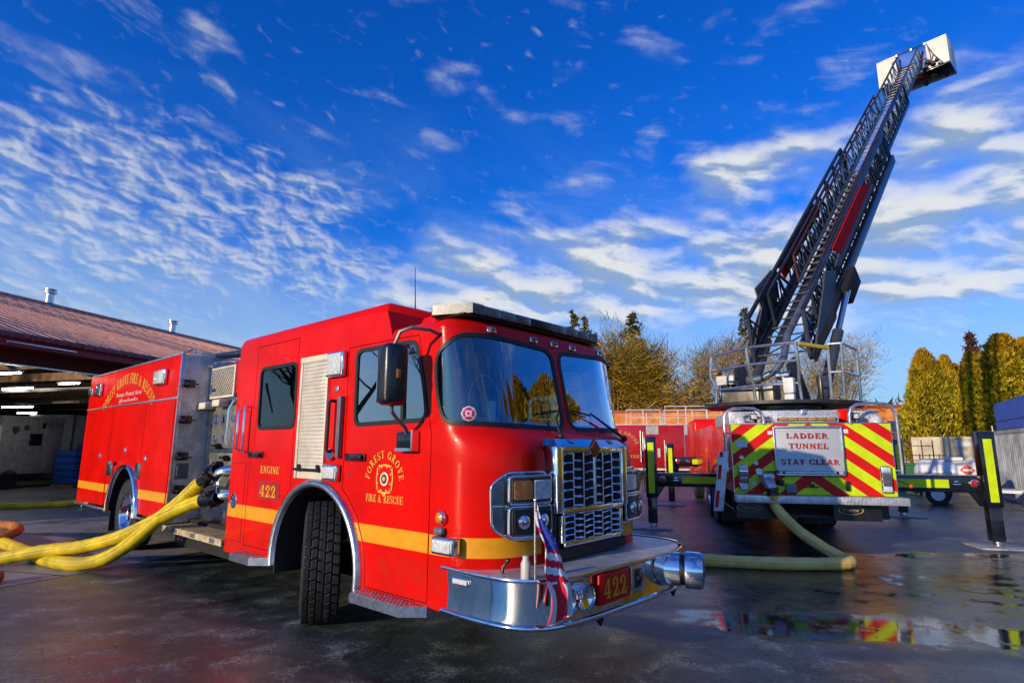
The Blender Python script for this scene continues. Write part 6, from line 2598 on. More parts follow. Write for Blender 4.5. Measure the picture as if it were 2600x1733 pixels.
for l0, l1 in ((-1.26, -0.57), (0.54, 1.23)):
    m = BMB()
    m.obox(bpt((l0 + l1) / 2, -0.006, BCz + 0.10), lv * (l1 - l0) / 2, hd * 0.006, Vector((0, 0, 0.012)))
    m.obox(bpt((l0 + l1) / 2, -0.006, BCz + 1.185), lv * (l1 - l0) / 2, hd * 0.010, Vector((0, 0, 0.015)))
    m.build('panel_trim', ALU, BK)
for l_ in (-0.95, 0.95):
    m = BMB()
    m.obox(bpt(l_, -0.03, BCz + 0.05), lv * 0.09, hd * 0.03, Vector((0, 0, 0.035)), 0.01)
    m.build('corner_lamp', LENSD, BK)
m = BMB()
m.tube([bpt(-0.60, -0.02, BCz + 0.95), bpt(-0.68, -0.08, BCz + 0.9), bpt(-0.68, -0.08, BCz + 0.35), bpt(-0.60, -0.02, BCz + 0.3)], 0.016, 6)
m.build('grab_handle', GREYP, BK)
# ------------------------------------------------------------------ hoses
def spline3(pts, n=8):
    out = []
    P_ = [Vector(p) for p in pts]
    for i in range(len(P_) - 1):
        p0 = P_[max(0, i - 1)]; p1 = P_[i]; p2 = P_[i + 1]; p3 = P_[min(len(P_) - 1, i + 2)]
        for k in range(n):
            t = k / n
            out.append(0.5 * ((2 * p1) + (-p0 + p2) * t + (2 * p0 - 5 * p1 + 4 * p2 - p3) * t * t + (-p0 + 3 * p1 - 3 * p2 + p3) * t ** 3))
    out.append(P_[-1])
    return out


def hose(name, label, pts, r, mt, group=None, cat='hose', coup=None, taper=True):
    pa = spline3(pts)
    base = Vector((pa[-1].x, pa[-1].y, 0))
    t = thing(name, label, cat, base, 0, group)
    m = MB(Matrix.Translation(-base))
    rr = []
    for i, p in enumerate(pa):
        rr.append(r * (1 + 0.03 * math.sin(i * 1.7) + 0.025 * math.sin(i * 0.45)))
    m.tube(pa, rr, 18)
    ho = m.build('jacket', mt, t, smooth=1.2)
    for sg_ in (1, -1):
        cp_ = []
        for i, p in enumerate(pa):
            d_ = (pa[min(len(pa) - 1, i + 1)] - pa[max(0, i - 1)]).normalized()
            s_ = d_.cross(Vector((0.25, 0.1, 1))).normalized()
            cp_.append(p + s_ * rr[i] * 0.97 * sg_ + Vector((0, 0, rr[i] * 0.12)))
        m = MB(Matrix.Translation(-base))
        m.tube(cp_, r * 0.085, 6)
        m.build('fold_crease', mt, ho, smooth=1.2)
    if coup:
        a, d = pa[0], (pa[0] - pa[1]).normalized()
        m = MB(Matrix.Translation(-base))
        m.lathe(a - d * 0.10, d, [(r * 0.96, -0.02), (r * 1.12, 0.0), (r * 1.12, 0.05), (r * 1.02, 0.06), (r * 1.2, 0.075), (r * 1.2, 0.13), (r * 1.02, 0.14), (r * 1.25, 0.15), (r * 1.25, 0.23), (r * 0.9, 0.245), (r * 0.85, 0.30)], 22)
        for k in range(4):
            u = d.orthogonal().normalized()
            w = d.cross(u)
            aa = PI / 2 * k + 0.4
            m.obox(a + (u * math.cos(aa) + w * math.sin(aa)) * r * 1.25 + d * 0.09, d * 0.035, (u * math.cos(aa) + w * math.sin(aa)) * 0.03, d.cross(u * math.cos(aa) + w * math.sin(aa)) * 0.018, 0.006)
        m.build('coupling', GLOSSB, t, smooth=0.5)
    return t


r0 = 0.088
hose('supply_hose', 'yellow supply hose from the upper pump outlet, passing beneath the other one', [
    eworld(0.09, 8.13, 1.24), (-4.15, 7.86, 1.12), (-4.38, 7.90, 0.90), (-4.66, 7.96, 0.69), (-4.96, 8.02, 0.44), (-5.20, 8.06, 0.27), (-5.45, 8.10, 0.15), (-5.75, 8.15, 0.095), (-6.1, 8.25, 0.09), (-6.5, 8.5, 0.09), (-6.95, 8.85, 0.09), (-7.6, 9.35, 0.09), (-8.4, 9.98, 0.09), (-9.6, 10.9, 0.09)], r0, HOSE, 'yellow hoses at the pump', coup=True)
hose('supply_hose', 'yellow supply hose from the lower pump outlet, lying on top of the other hose', [
    eworld(0.09, 8.02, 0.97), (-4.08, 7.81, 0.93), (-4.34, 7.88, 0.84), (-4.80, 8.00, 0.63), (-5.16, 8.10, 0.47), (-5.53, 8.20, 0.36), (-5.89, 8.30, 0.28), (-6.26, 8.38, 0.235), (-6.7, 8.40, 0.17), (-7.15, 8.36, 0.10), (-7.8, 8.25, 0.09), (-8.8, 8.0, 0.09)], r0, HOSE, 'yellow hoses at the pump', coup=True)
hose('feed_hose', 'straight yellow hose running along the apron from behind the engine tail', [(-11.2, 16.8, 0.30), (-11.6, 16.45, 0.16), (-12.1, 16.1, 0.09), (-12.8, 15.65, 0.085), (-13.6, 15.15, 0.085), (-15, 14.3, 0.085), (-18, 12.4, 0.085)], 0.085, HOSE)
hose('curled_hose', 'orange-brown hose bend curling up at the left edge of the picture', [(-10.4, 11.0, 0.09), (-9.5, 10.8, 0.20), (-9.0, 10.6, 0.27), (-8.52, 10.35, 0.28), (-8.25, 10.12, 0.25), (-8.27, 9.92, 0.19), (-8.55, 9.82, 0.17), (-9.05, 9.9, 0.12), (-9.8, 10.1, 0.09)], 0.075, HOSEB)
hose('brown_hose', 'end of a brown hose lying at the lower left corner', [(-6.26, 7.52, 0.07), (-6.34, 7.32, 0.07), (-6.6, 6.9, 0.085), (-7.2, 6.5, 0.085)], 0.07, HOSEB)
hose('ladder_hose', 'pale yellow hose hanging from the ladder truck inlet and bending back to the engine', [
    Lm @ Vector((0.545, -0.28, 0.93)), (4.265, 9.74, 0.76), (4.36, 9.62, 0.56), (4.48, 9.42, 0.38), (4.60, 9.19, 0.25), (4.69, 9.0, 0.16), (4.76, 8.80, 0.095), (4.78, 8.62, 0.085), (4.70, 8.48, 0.085), (4.50, 8.40, 0.085), (4.2, 8.38, 0.085), (3.67, 8.40, 0.085), (3.1, 8.52, 0.085), (2.6, 8.68, 0.085), (2.0, 8.95, 0.085), (1.2, 9.5, 0.12), eworld(2.75, 6.9, 0.35), eworld(2.5, 7.6, 0.8)], 0.085, HOSEP)
# ------------------------------------------------------------------ fire station (local: x out of the front, y along it, z up)
S_AZ = rad(14.5)
S_RZ = -S_AZ
Nn = Vector((math.cos(S_AZ), -math.sin(S_AZ), 0))
Ff = Vector((math.sin(S_AZ), math.cos(S_AZ), 0))
S_O = Nn * -14.0
SB = (-7.0, 14.0, 0)
S_loc = S_O + Nn * SB[0] + Ff * SB[1]
STN = thing('fire_station', 'fire station with brown metal roof and open bays, at the left edge behind the engine', 'fire station', S_loc, S_RZ)
SF = Matrix.Translation((-SB[0], -SB[1], 0))
def SMB(): return MB(SF)
def sworld(x, y, z): return S_O + Nn * x + Ff * y + Vector((0, 0, z))


ROOFM = mat('metal_roof_brown', (0.90, 0.42, 0.29), 0.6, metal=0.0, dirt=0.15, scale=2.0)
FASC = mat('maroon_fascia', (0.26, 0.025, 0.03), 0.5, dirt=0.2)
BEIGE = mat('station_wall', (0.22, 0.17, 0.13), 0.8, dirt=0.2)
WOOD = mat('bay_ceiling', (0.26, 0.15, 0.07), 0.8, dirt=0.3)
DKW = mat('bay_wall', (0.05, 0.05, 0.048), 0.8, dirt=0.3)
y0_, y1_ = 8.5, 34.0
m = SMB()
m.add([(0.15, y0_, 4.09), (0.15, y1_, 4.09), (-8, y1_, 6.78), (-8, y0_, 6.78), (-16.5, y1_, 3.95), (-16.5, y0_, 3.95)], [(0, 1, 2, 3), (3, 2, 4, 5)])
m.add([(0.15, y0_, 4.01), (0.15, y1_, 4.01), (-8, y1_, 6.70), (-8, y0_, 6.70), (-16.5, y1_, 3.87), (-16.5, y0_, 3.87)], [(0, 1, 2, 3), (3, 2, 4, 5)])
k = y0_ + 0.2
while k < y1_:
    m.bar((0.16, k, 4.10), (-7.98, k, 6.79), 0.035, 0.05, (0, 0, 1))
    k += 0.31
m.build('roof', ROOFM, STN, smooth=0.3)
m = SMB()
m.bar((-8, y0_, 6.81), (-8, y1_, 6.81), 0.3, 0.05)
m.build('ridge_cap', ROOFM, STN)
m = SMB()
m.box(0.10, 0.16, y0_, y1_, 3.80, 4.08)
m.build('fascia', FASC, STN)
m = SMB()
m.box(0.16, 0.30, y0_, y1_, 3.97, 4.09, 0.02)
k = y0_
while k < y1_:
    m.box(0.30, 0.312, k, k + 0.05, 3.96, 4.10)
    k += 0.62
m.build('gutter', mat('gutter_maroon', (0.22, 0.07, 0.07), 0.4, dirt=0.4, scale=9), STN)
m = SMB()
m.box(-0.9, 0.10, y0_, y1_, 3.86, 3.90)
m.build('soffit', FASC, STN)
for y_ in (9.3, 15.5):
    m = SMB()
    m.box(0.163, 0.21, y_, y_ + 1.6, 3.86, 3.90, 0.008)
    m.build('strip_lamp', ALU, STN)
m = SMB()
m.box(-0.95, -0.75, y0_, y1_, 3.5, 3.87)
m.box(-0.95, -0.75, 21.0, y1_, 0, 3.5)
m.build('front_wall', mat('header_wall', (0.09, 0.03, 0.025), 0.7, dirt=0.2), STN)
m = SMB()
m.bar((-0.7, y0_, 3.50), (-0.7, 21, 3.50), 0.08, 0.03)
m.build('door_header_trim', ALU, STN)
m = SMB()
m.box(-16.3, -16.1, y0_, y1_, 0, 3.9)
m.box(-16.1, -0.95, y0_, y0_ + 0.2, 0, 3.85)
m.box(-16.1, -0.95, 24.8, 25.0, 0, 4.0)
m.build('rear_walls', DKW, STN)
m = SMB()
m.poly([(-0.95, y0_, 3.9), (-0.95, y1_, 3.9), (-8, y1_, 6.5), (-8, y0_, 6.5)])
m.poly([(-8, y0_, 6.5), (-8, y1_, 6.5), (-16.2, y1_, 3.75), (-16.2, y0_, 3.75)])
for k in range(0, 10):
    y_ = y0_ + 1 + k * 2.4
    m.bar((-0.95, y_, 3.80), (-16.1, y_, 3.80), 0.12, 0.25)
    m.bar((-1.2, y_, 3.95), (-8, y_, 6.4), 0.1, 0.18)
    m.bar((-4.0, y_, 3.9), (-8, y_, 6.3), 0.08, 0.12)
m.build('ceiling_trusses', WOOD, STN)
m = SMB()
for y_ in (6, 10, 14, 18, 22):
    m.bar((-1.0, y_, 3.35), (-15, y_, 3.35), 0.06, 0.10)
    m.bar((-3 - 0.3 * y_ % 3, y_ + 1.5, 3.1), (-9, y_ + 2.2, 3.15), 0.08, 0.08)
m.build('door_tracks', mat('track_grey', (0.16, 0.15, 0.13), 0.5, metal=0.4), STN)
TUBEL = mat('lit_tube', (0.9, 0.9, 0.9), 0.5, emit=(1.0, 0.95, 0.86), estr=40.0)
def ray_s(px, py):
    return None
for x_, y_, z_, L in ((-1.4, 10.54, 3.38, 0.85), (-6.06, 13.83, 3.4, 0.86), (-5.1, 13.61, 3.4, 0.70), (-2.42, 12.87, 3.4, 0.80), (-8.4, 15.8, 3.0, 1.5), (-12.2, 18.9, 3.0, 1.1)):
    m = SMB()
    m.box(x_ - L / 2, x_ + L / 2, y_ - 0.06, y_ + 0.06, z_, z_ + 0.05)
    o = m.build('ceiling_light', WHITE, STN)
    m = SMB()
    m.cyl((x_ - L / 2 + 0.03, y_, z_ - 0.02), (x_ + L / 2 - 0.03, y_, z_ - 0.02), 0.018, 8)
    m.build('tube', TUBEL, o)
for y_, nm in ((16.03, 'a'), (21.7, 'b')):
    m = SMB()
    m.cyl((-7.95, y_, 6.6), (-7.95, y_, 7.25), 0.13, 16)
    m.lathe((-7.95, y_, 7.18), (0, 0, 1), [(0.14, 0), (0.20, 0.03), (0.20, 0.09), (0.14, 0.12), (0.20, 0.15), (0.20, 0.19), (0, 0.20)], 18)
    m.lathe((-7.95, y_, 6.72), (0, 0, 1), [(0.26, 0), (0.14, 0.12)], 18)
    m.build('flue', ALU, STN)

# things inside the bay
def sthing(name, label, cat, x, y, z=0.0, group=None):
    t = thing(name, label, cat, sworld(x, y, z), S_RZ, group)
    return t, Matrix.Translation((-x, -y, -z))


t, fr = sthing('command_trailer', 'grey command trailer marked EOC 4 parked deep inside the station bay', 'trailer', -11.2, 18.0)
TRG = mat('trailer_grey', (0.40, 0.41, 0.42), 0.5, dirt=0.2)
m = MB(fr)
m.box(-12.4, -10.0, 16.5, 18.85, 0.55, 2.75, 0.03)
m.build('body', TRG, t)
m = MB(fr)
m.box(-12.0, -10.0, 18.87, 21.6, 0.3, 2.9, 0.03)
m.build('rear_box', mat('trailer_pale', (0.42, 0.48, 0.48), 0.5, dirt=0.15), t)
m = MB(fr)
m.box(-10.0, -9.96, 19.2, 19.26, 0.4, 2.9)
m.build('corner_strip', ALU, t)
m = MB(fr)
m.box(-9.998, -9.985, 17.55, 18.03, 1.62, 2.08, 0.01)
m.build('window', GLOSSB, t)
m = MB(fr)
m.box(-9.998, -9.985, 18.12, 18.62, 0.7, 2.28, 0.004)
m.build('door', TRG, t)
m = MB(fr)
font_mb(m, 'EOC 4', lambda u, v, w=0: (-9.98, 18.10 + u, 2.43 + v), 0.13, 0.48)
m.build('lettering', BLACK, t, smooth=0)
m = MB(fr)
m.box(-10.0, -9.98, 17.98, 18.10, 2.3, 2.52)
m.build('side_lamp', BLACK, t)
for y_, z_, nm in ((17.0, 2.2, 'shield_mark'), (17.4, 2.3, 'round_mark')):
    m = MB(fr)
    if nm == 'shield_mark':
        m.prism([(-9.998, y_ - 0.12, z_ + 0.14), (-9.998, y_ + 0.12, z_ + 0.14), (-9.998, y_ + 0.12, z_ - 0.04), (-9.998, y_, z_ - 0.18), (-9.998, y_ - 0.12, z_ - 0.04)], (0.01, 0, 0))
    else:
        m.cyl((-9.998, y_, z_), (-9.986, y_, z_), 0.11, 14)
    m.build(nm, mat('dull_mark', (0.08, 0.06, 0.07), 0.6), t)
for y_ in (17.0, 19.9):
    m = MB(fr)
    m.cyl((-10.3, y_, 0.36), (-10.0, y_, 0.36), 0.36, 20)
    m.build('wheel', RUBBER, t)
for x_, y_, z_, L_ in ((-15.6, 17.0, 1.0, 1.6), (-15.6, 22.5, 1.0, 1.8)):
    t, fr = sthing('storage_shelf', 'grey storage shelf with boxes against the bay back wall, %s' % ('left of the trailer' if y_ < 20 else 'right of the trailer'), 'shelf', x_, y_)
    for k in range(4):
        m = MB(fr)
        m.box(x_ - 0.3, x_ + 0.3, y_ - L_ / 2, y_ + L_ / 2, 0.2 + 0.6 * k, 0.24 + 0.6 * k)
        m.build('shelf', GREYP, t)
        for j in range(3):
            m = MB(fr)
            m.box(x_ - 0.2, x_ + 0.25, y_ - L_ / 2 + 0.1 + 0.5 * j, y_ - L_ / 2 + 0.45 + 0.5 * j, 0.24 + 0.6 * k, 0.5 + 0.6 * k + 0.05 * ((j + k) % 3))
            m.build('box', (CREAMM, RED, HOSEB, WHITE)[(j + k) % 4], t)
    for sy_ in (-1, 1):
        m = MB(fr)
        m.box(x_ - 0.3, x_ - 0.26, y_ + sy_ * L_ / 2 - 0.02, y_ + sy_ * L_ / 2 + 0.02, 0, 2.2)
        m.build('upright', GREYP, t)
WRAP = mat('blue_wrap', (0.015, 0.11, 0.55), 0.35, coat=0.4, dirt=0.3, bump=0.4, bscale=14)
def pallet(x, y, w, d, h, rows, name, label, mt, cols, group):
    t, fr = sthing(name, label, 'pallet load', x, y, 0.0, group)
    m = MB(fr)
    for k in range(3):
        m.box(x - d / 2, x + d / 2, y - w / 2 + k * (w - 0.1) / 2, y - w / 2 + k * (w - 0.1) / 2 + 0.1, 0.01, 0.10)
    for k in range(5):
        m.box(x - d / 2 + k * (d - 0.1) / 4, x - d / 2 + k * (d - 0.1) / 4 + 0.1, y - w / 2, y + w / 2, 0.10, 0.125)
    m.build('pallet', mat('pallet_wood', (0.36, 0.22, 0.08), 0.8, dirt=0.3), t)
    hz_ = (h - 0.13) / rows
    for r in range(rows):
        for c in range(cols):
            w_ = w / cols
            m = MB(fr)
            m.box(x - d / 2 + 0.02, x + d / 2 - 0.02, y - w / 2 + c * w_ + 0.01, y - w / 2 + (c + 1) * w_ - 0.01, 0.13 + r * hz_ + 0.006, 0.13 + (r + 1) * hz_ - 0.004, 0.04, 2)
            m.build('case', mt, t)
    return t


pallet(-9.0, 18.75, 1.0, 1.0, 1.45, 5, 'wrapped_pallet', 'pallet of blue wrapped water cases in front of the trailer, left of the taller one', WRAP, 2, 'wrapped pallets in the bay')
pallet(-9.1, 19.6, 0.9, 1.0, 1.70, 6, 'wrapped_pallet', 'tallest pallet of blue wrapped water cases beside the trailer corner', WRAP, 2, 'wrapped pallets in the bay')
pallet(-8.0, 19.9, 1.0, 0.9, 0.95, 4, 'wrapped_pallet', 'low pallet of red drink cases standing in front of the blue ones', mat('red_cases', (0.35, 0.02, 0.06), 0.5, dirt=0.3), 3, 'wrapped pallets in the bay')
t, fr = sthing('plastic_wrap_bundle', 'crumpled clear plastic bundle on top of the red cases', 'bundle', -8.0, 20.0, 0.96)
m = MB(fr)
m.ball((-8.0, 20.0, 1.14), 0.30, 14, 9, 1, 1, 0.65)
for i in range(len(m.v)):
    v = Vector(m.v[i])
    nn_ = mnoise.noise(v * 6)
    m.v[i] = (v.x + 0.06 * nn_, v.y + 0.06 * mnoise.noise(v * 7 + Vector((3, 1, 2))), max(0.965, v.z + 0.08 * nn_))
m.build('sheet', mat('clear_film', (0.45, 0.5, 0.55), 0.2, coat=0.5), t, smooth=0.3)
t, fr = sthing('white_ambulance', 'white vehicle with red band standing in the bay at the far left edge', 'vehicle', -10.8, 15.4)
m = MB(fr)
m.box(-12.6, -9.7, 14.2, 16.35, 0.5, 2.35, 0.06, 3)
m.build('body', WHITE, t)
m = MB(fr)
m.box(-9.705, -9.69, 14.25, 16.3, 0.62, 1.15)
m.build('grille', BLACK, t)
m = MB(fr)
m.box(-9.705, -9.685, 14.22, 16.33, 0.52, 0.6)
m.build('red_band', RED, t)
m = MB(fr)
m.box(-9.70, -9.685, 14.5, 16.1, 1.5, 2.1)
m.build('windscreen', GLOSSB, t)
for y_ in (14.5, 16.1):
    m = MB(fr)
    m.cyl((-10.6, y_ - 0.12, 0.4), (-10.6, y_ + 0.12, 0.4), 0.4, 20)
    m.build('wheel', RUBBER, t)
# ------------------------------------------------------------------ vehicles and buildings behind
# red rescue truck standing broadside behind the ladder truck
V_RZ = rad(-8)
vt = Vector((math.cos(V_RZ), math.sin(V_RZ), 0))
vn = Vector((-math.sin(V_RZ), math.cos(V_RZ), 0))
V_d = Vector((8, 31, 0)).dot(vn)
def vworld(a, d, z=0): return vt * a + vn * (V_d + d) + Vector((0, 0, z))


VB = (4.0, 1.2, 0)
RT = thing('rescue_truck', 'red rescue truck with roof rails standing broadside between the engine and the ladder truck', 'fire truck', vworld(VB[0], VB[1]), V_RZ)
VF = Matrix.Translation((-VB[0], -VB[1], 0))
def VM(): return MB(VF)


m = VM()
m.box(-1.2, 6.7, 0.0, 2.4, 0.55, 2.80, 0.05)
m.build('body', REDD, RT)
m = VM()
m.box(-1.2, 6.7, -0.02, 2.42, 2.80, 2.86, 0.01)
m.build('roof_edge', mat('roof_white', (0.72, 0.70, 0.68), 0.4), RT)
m = VM()
m.box(-1.25, 6.7, -0.03, 0.0, 0.47, 0.57)
m.build('rub_rail', WHITE, RT)
for x0, x1, z0, z1 in ((2.73, 3.36, 2.33, 2.77), (4.68, 5.48, 2.31, 2.79)):
    m = VM()
    m.box(x0, x1, -0.012, 0.0, z0, z1)
    m.build('vent_panel', mat('panel_grey', (0.50, 0.50, 0.50), 0.5, dirt=0.15), RT)
m = VM()
m.box(4.66, 4.70, -0.014, 0.0, 1.1, 2.31)
m.box(5.46, 5.50, -0.014, 0.0, 1.1, 2.31)
m.box(4.70, 5.46, -0.014, 0.0, 2.29, 2.32)
m.build('door_frame', ALU, RT)
m = VM()
m.box(4.70, 5.46, -0.008, 0.0, 0.9, 2.29)
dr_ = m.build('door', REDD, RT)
m = VM()
m.box(5.33, 5.42, -0.04, -0.008, 1.5, 1.54)
m.build('handle', CHROME, dr_)
m = VM()
m.tube([(2.42, -0.08, 0.9), (2.42, -0.08, 2.52)], 0.025, 8)
m.build('grab_rail', TUBE, RT)
m = VM()
m.box(3.28, 3.42, -0.02, 0.0, 1.15, 1.6)
m.build('side_lamp', LENSW, RT)
m = VM()
m.tube([(6.3, 0.0, 2.5), (6.3, -0.25, 2.52), (6.3, -0.25, 2.3)], 0.02, 8)
m.build('mirror_arm', TUBE, RT)
m = VM()
m.box(6.2, 6.5, -0.36, -0.2, 1.80, 2.5, 0.05)
m.build('wing_mirror', GLOSSB, RT)
for x_ in (-0.2, 2.25, 5.9):
    m = VM()
    m.lathe((x_, 0.2, 0.5), (0, -1, 0), [(0.28, 0.1), (0.5, 0.08), (0.5, -0.2), (0.28, -0.2)], 28)
    o = m.build('wheel', RUBBER, RT)
    m = VM()
    m.lathe((x_, 0.12, 0.5), (0, -1, 0), [(0.28, 0.0), (0.2, 0.05), (0, 0.05)], 20)
    m.build('rim', ALU, o)
m = VM()
m.box(-1.0, 6.5, 0.25, 2.2, 0.35, 0.56)
m.build('chassis', DARK, RT)
m = VM()
def rail(x0, x1, y_, z0, z1, nmid):
    m.tube([(x0, y_, z0), (x0, y_, z1), (x1, y_, z1), (x1, y_, z0)], 0.028, 8)
    m.tube([(x0, y_, (z0 + z1) / 2), (x1, y_, (z0 + z1) / 2)], 0.02, 8)
    for k in range(1, nmid + 1):
        xx = x0 + (x1 - x0) * k / (nmid + 1)
        m.tube([(xx, y_, z0), (xx, y_, z1)], 0.022, 8)
RAILW = mat('rail_white', (0.80, 0.74, 0.66), 0.4, dirt=0.1)
for args in ((1.72, 3.50, 0.1, 2.86, 3.62, 1), (2.0, 3.65, 0.5, 2.86, 3.5, 1), (3.75, 7.0, 0.1, 2.86, 3.80, 2), (3.9, 7.0, 1.9, 2.86, 3.7, 3)):
    m = VM()
    rail(*args)
    m.build('roof_rail', RAILW, RT)
m = VM()
def far_arc(txt, cx, cz, R, a0, a1, h):
    tw = glyph_width(txt)
    pos = 0
    for ch in txt:
        polys, w = GL[ch]
        a = rad(a0 + (a1 - a0) * (pos + w / 2) / tw)
        kx = abs(rad(a1 - a0)) * R / tw
        er, et = (math.cos(a), math.sin(a)), (math.sin(a), -math.cos(a))
        for i, p in enumerate(polys):
            m.poly([(cx + er[0] * (R + gy_ * h) + et[0] * (gx_ - w / 2) * kx, -0.006 - 0.0004 * i, cz + er[1] * (R + gy_ * h) + et[1] * (gx_ - w / 2) * kx) for gx_, gy_ in p])
        pos += w + 0.06
far_arc('FOREST GROVE', 1.45, 1.62, 0.72, 165, 12, 0.17)
m.build('lettering', GOLDL, RT, smooth=0)
m = VM()
text_mb(m, 'FIRE & RESCUE', lambda u, v, w=0: (0.55 + u, -0.006 - w * 3, 1.10 + v), 0.15, 1.8)
m.build('lettering', GOLDL, RT, smooth=0)
m = VM()
m.cyl((1.4, -0.004, 1.68), (1.4, -0.01, 1.68), 0.28, 20)
m.build('crest', GOLDL, RT)

# brick building
BRICK = mat('orange_brick', (0.80, 0.27, 0.06), 0.85, dirt=0.25, scale=1.5, bump=0.2, bscale=30)
bt = (Vector((23.2, 35.0, 0)) - Vector((8.4, 41.2, 0)))
b_rz = math.atan2(bt.y, bt.x)
BB = thing('brick_building', 'low orange brick building lit by the sun behind the trucks', 'building', (15.8, 38.1, 0), b_rz)
m = MB()
m.box(-12, 12, 0, 8, 0, 4.05)
m.build('wall', BRICK, BB)
m = MB()
m.box(-12.1, 12.1, -0.1, 8.1, 4.05, 4.22)
m.build('coping', mat('red_coping', (0.35, 0.05, 0.02), 0.6), BB)
for k in range(7):
    m = MB()
    m.box(-11 + k * 3.4, -9.6 + k * 3.4, -0.02, 0.05, 1.2, 2.6)
    m.build('window', GLOSSB, BB)

# right side: container with blue tarp block, cream container, shed, tank trailer, racks, bin
def corrugated(m, p0, p1, z0, z1, n, depth=0.035):
    p0, p1 = Vector(p0), Vector(p1)
    d = (p1 - p0)
    L = d.length
    d.normalize()
    nn = Vector((d.y, -d.x, 0))
    pts = []
    st_ = L / n
    for k in range(n):
        a = p0 + d * (k * st_)
        pts += [a, a + d * st_ * 0.3, a + d * st_ * 0.5 + nn * -depth, a + d * st_ * 0.8 + nn * -depth]
    pts.append(p1)
    vs = [(p.x, p.y, z0) for p in pts] + [(p.x, p.y, z1) for p in pts]
    q = len(pts)
    m.add(vs, [(i, i + 1, q + i + 1, q + i) for i in range(q - 1)])


CT = Vector((1.6, 2.75, 0)).normalized()            # long axis of the container, pointing away
CN = Vector((CT.y, -CT.x, 0))
c0 = Vector((13.6, 14.9, 0)); c1 = Vector((16.65, 20.2, 0))
t = thing('shipping_container', 'weathered grey-white corrugated container with the blue box on top, right edge', 'container', (c0 + c1) / 2 + CN * 1.2)
fr = Matrix.Translation(-((c0 + c1) / 2 + CN * 1.2))
CONT = mat('container_pale', (0.47, 0.50, 0.53), 0.55, dirt=0.35, scale=1.3)
m = MB(fr)
corrugated(m, c0, c1, 0.12, 2.14, 22)
corrugated(m, c1, c1 + CN * 2.4, 0.12, 2.14, 9)
corrugated(m, c1 + CN * 2.4, c0 + CN * 2.4, 0.12, 2.14, 22)
corrugated(m, c0 + CN * 2.4, c0, 0.12, 2.14, 9)
m.poly([(p.x, p.y, 2.16) for p in (c0, c1, c1 + CN * 2.4, c0 + CN * 2.4)])
m.build('walls', CONT, t, smooth=0.3)
m = MB(fr)
for a, b in ((c0, c1), (c1, c1 + CN * 2.4), (c0, c0 + CN * 2.4)):
    for z_ in (0.08, 2.18):
        m.bar((a.x, a.y, z_), (b.x, b.y, z_), 0.10, 0.12)
for p in (c0, c1):
    m.bar((p.x, p.y, 0), (p.x, p.y, 2.2), 0.12, 0.12, (1, 0, 0))
m.build('frame', CONT, t)
bb0, bb1 = Vector((13.7, 15.05, 0)), Vector((16.55, 20.0, 0))
t = thing('blue_box', 'bright blue box standing on top of the grey-white container', 'box', (bb0 + bb1) / 2 + CN * 0.9 + Vector((0, 0, 2.25)))
fr = Matrix.Translation(-((bb0 + bb1) / 2 + CN * 0.9 + Vector((0, 0, 2.25))))
m = MB(fr)
m.prism([(bb0.x, bb0.y, 2.27), (bb1.x, bb1.y, 2.27), ((bb1 + CN * 2).x, (bb1 + CN * 2).y, 2.27), ((bb0 + CN * 2).x, (bb0 + CN * 2).y, 2.27)], (0, 0, 0.88))
m.build('shell', mat('blue_sheet', (0.008, 0.14, 0.66), 0.5, dirt=0.2, scale=2, bump=0.3, bscale=5), t)
m = MB(fr)
m.bar((bb0.x - CN.x * 0.01, bb0.y - CN.y * 0.01, 2.55), (bb1.x - CN.x * 0.01, bb1.y - CN.y * 0.01, 2.55), 0.02, 0.02)
m.build('seam', mat('blue_dark', (0.01, 0.07, 0.3), 0.5), t)
# cream container
q0, q1 = Vector((16.30, 24.0, 0)), Vector((18.6, 21.5, 0))
qd = (q1 - q0).normalized()
qn = Vector((-qd.y, qd.x, 0))
t = thing('storage_container', 'cream flat-sided storage container behind the pipe rack', 'container', (q0 + q1) / 2 + qn)
fr = Matrix.Translation(-((q0 + q1) / 2 + qn))
CRM = mat('container_cream', (0.62, 0.56, 0.40), 0.6, dirt=0.25, scale=1.2)
m = MB(fr)
m.prism([(q0.x, q0.y, 0.1), (q1.x, q1.y, 0.1), ((q1 + qn * 2.4).x, (q1 + qn * 2.4).y, 0.1), ((q0 + qn * 2.4).x, (q0 + qn * 2.4).y, 0.1)], (0, 0, 2.0))
m.build('shell', CRM, t)
m = MB(fr)
for k in range(9):
    p = q0 + qd * (0.2 + k * 0.38) - qn * 0.015
    m.bar((p.x, p.y, 0.15), (p.x, p.y, 2.05), 0.05, 0.03, qn)
m.build('ribs', CRM, t)
m = MB(fr)
p = q0 + qd * 1.9 - qn * 0.03
m.obox((p.x, p.y, 1.85), qd * 0.45, qn * 0.005, (0, 0, 0.12))
m.build('name_panel', mat('pale_panel', (0.66, 0.66, 0.62), 0.5), t)
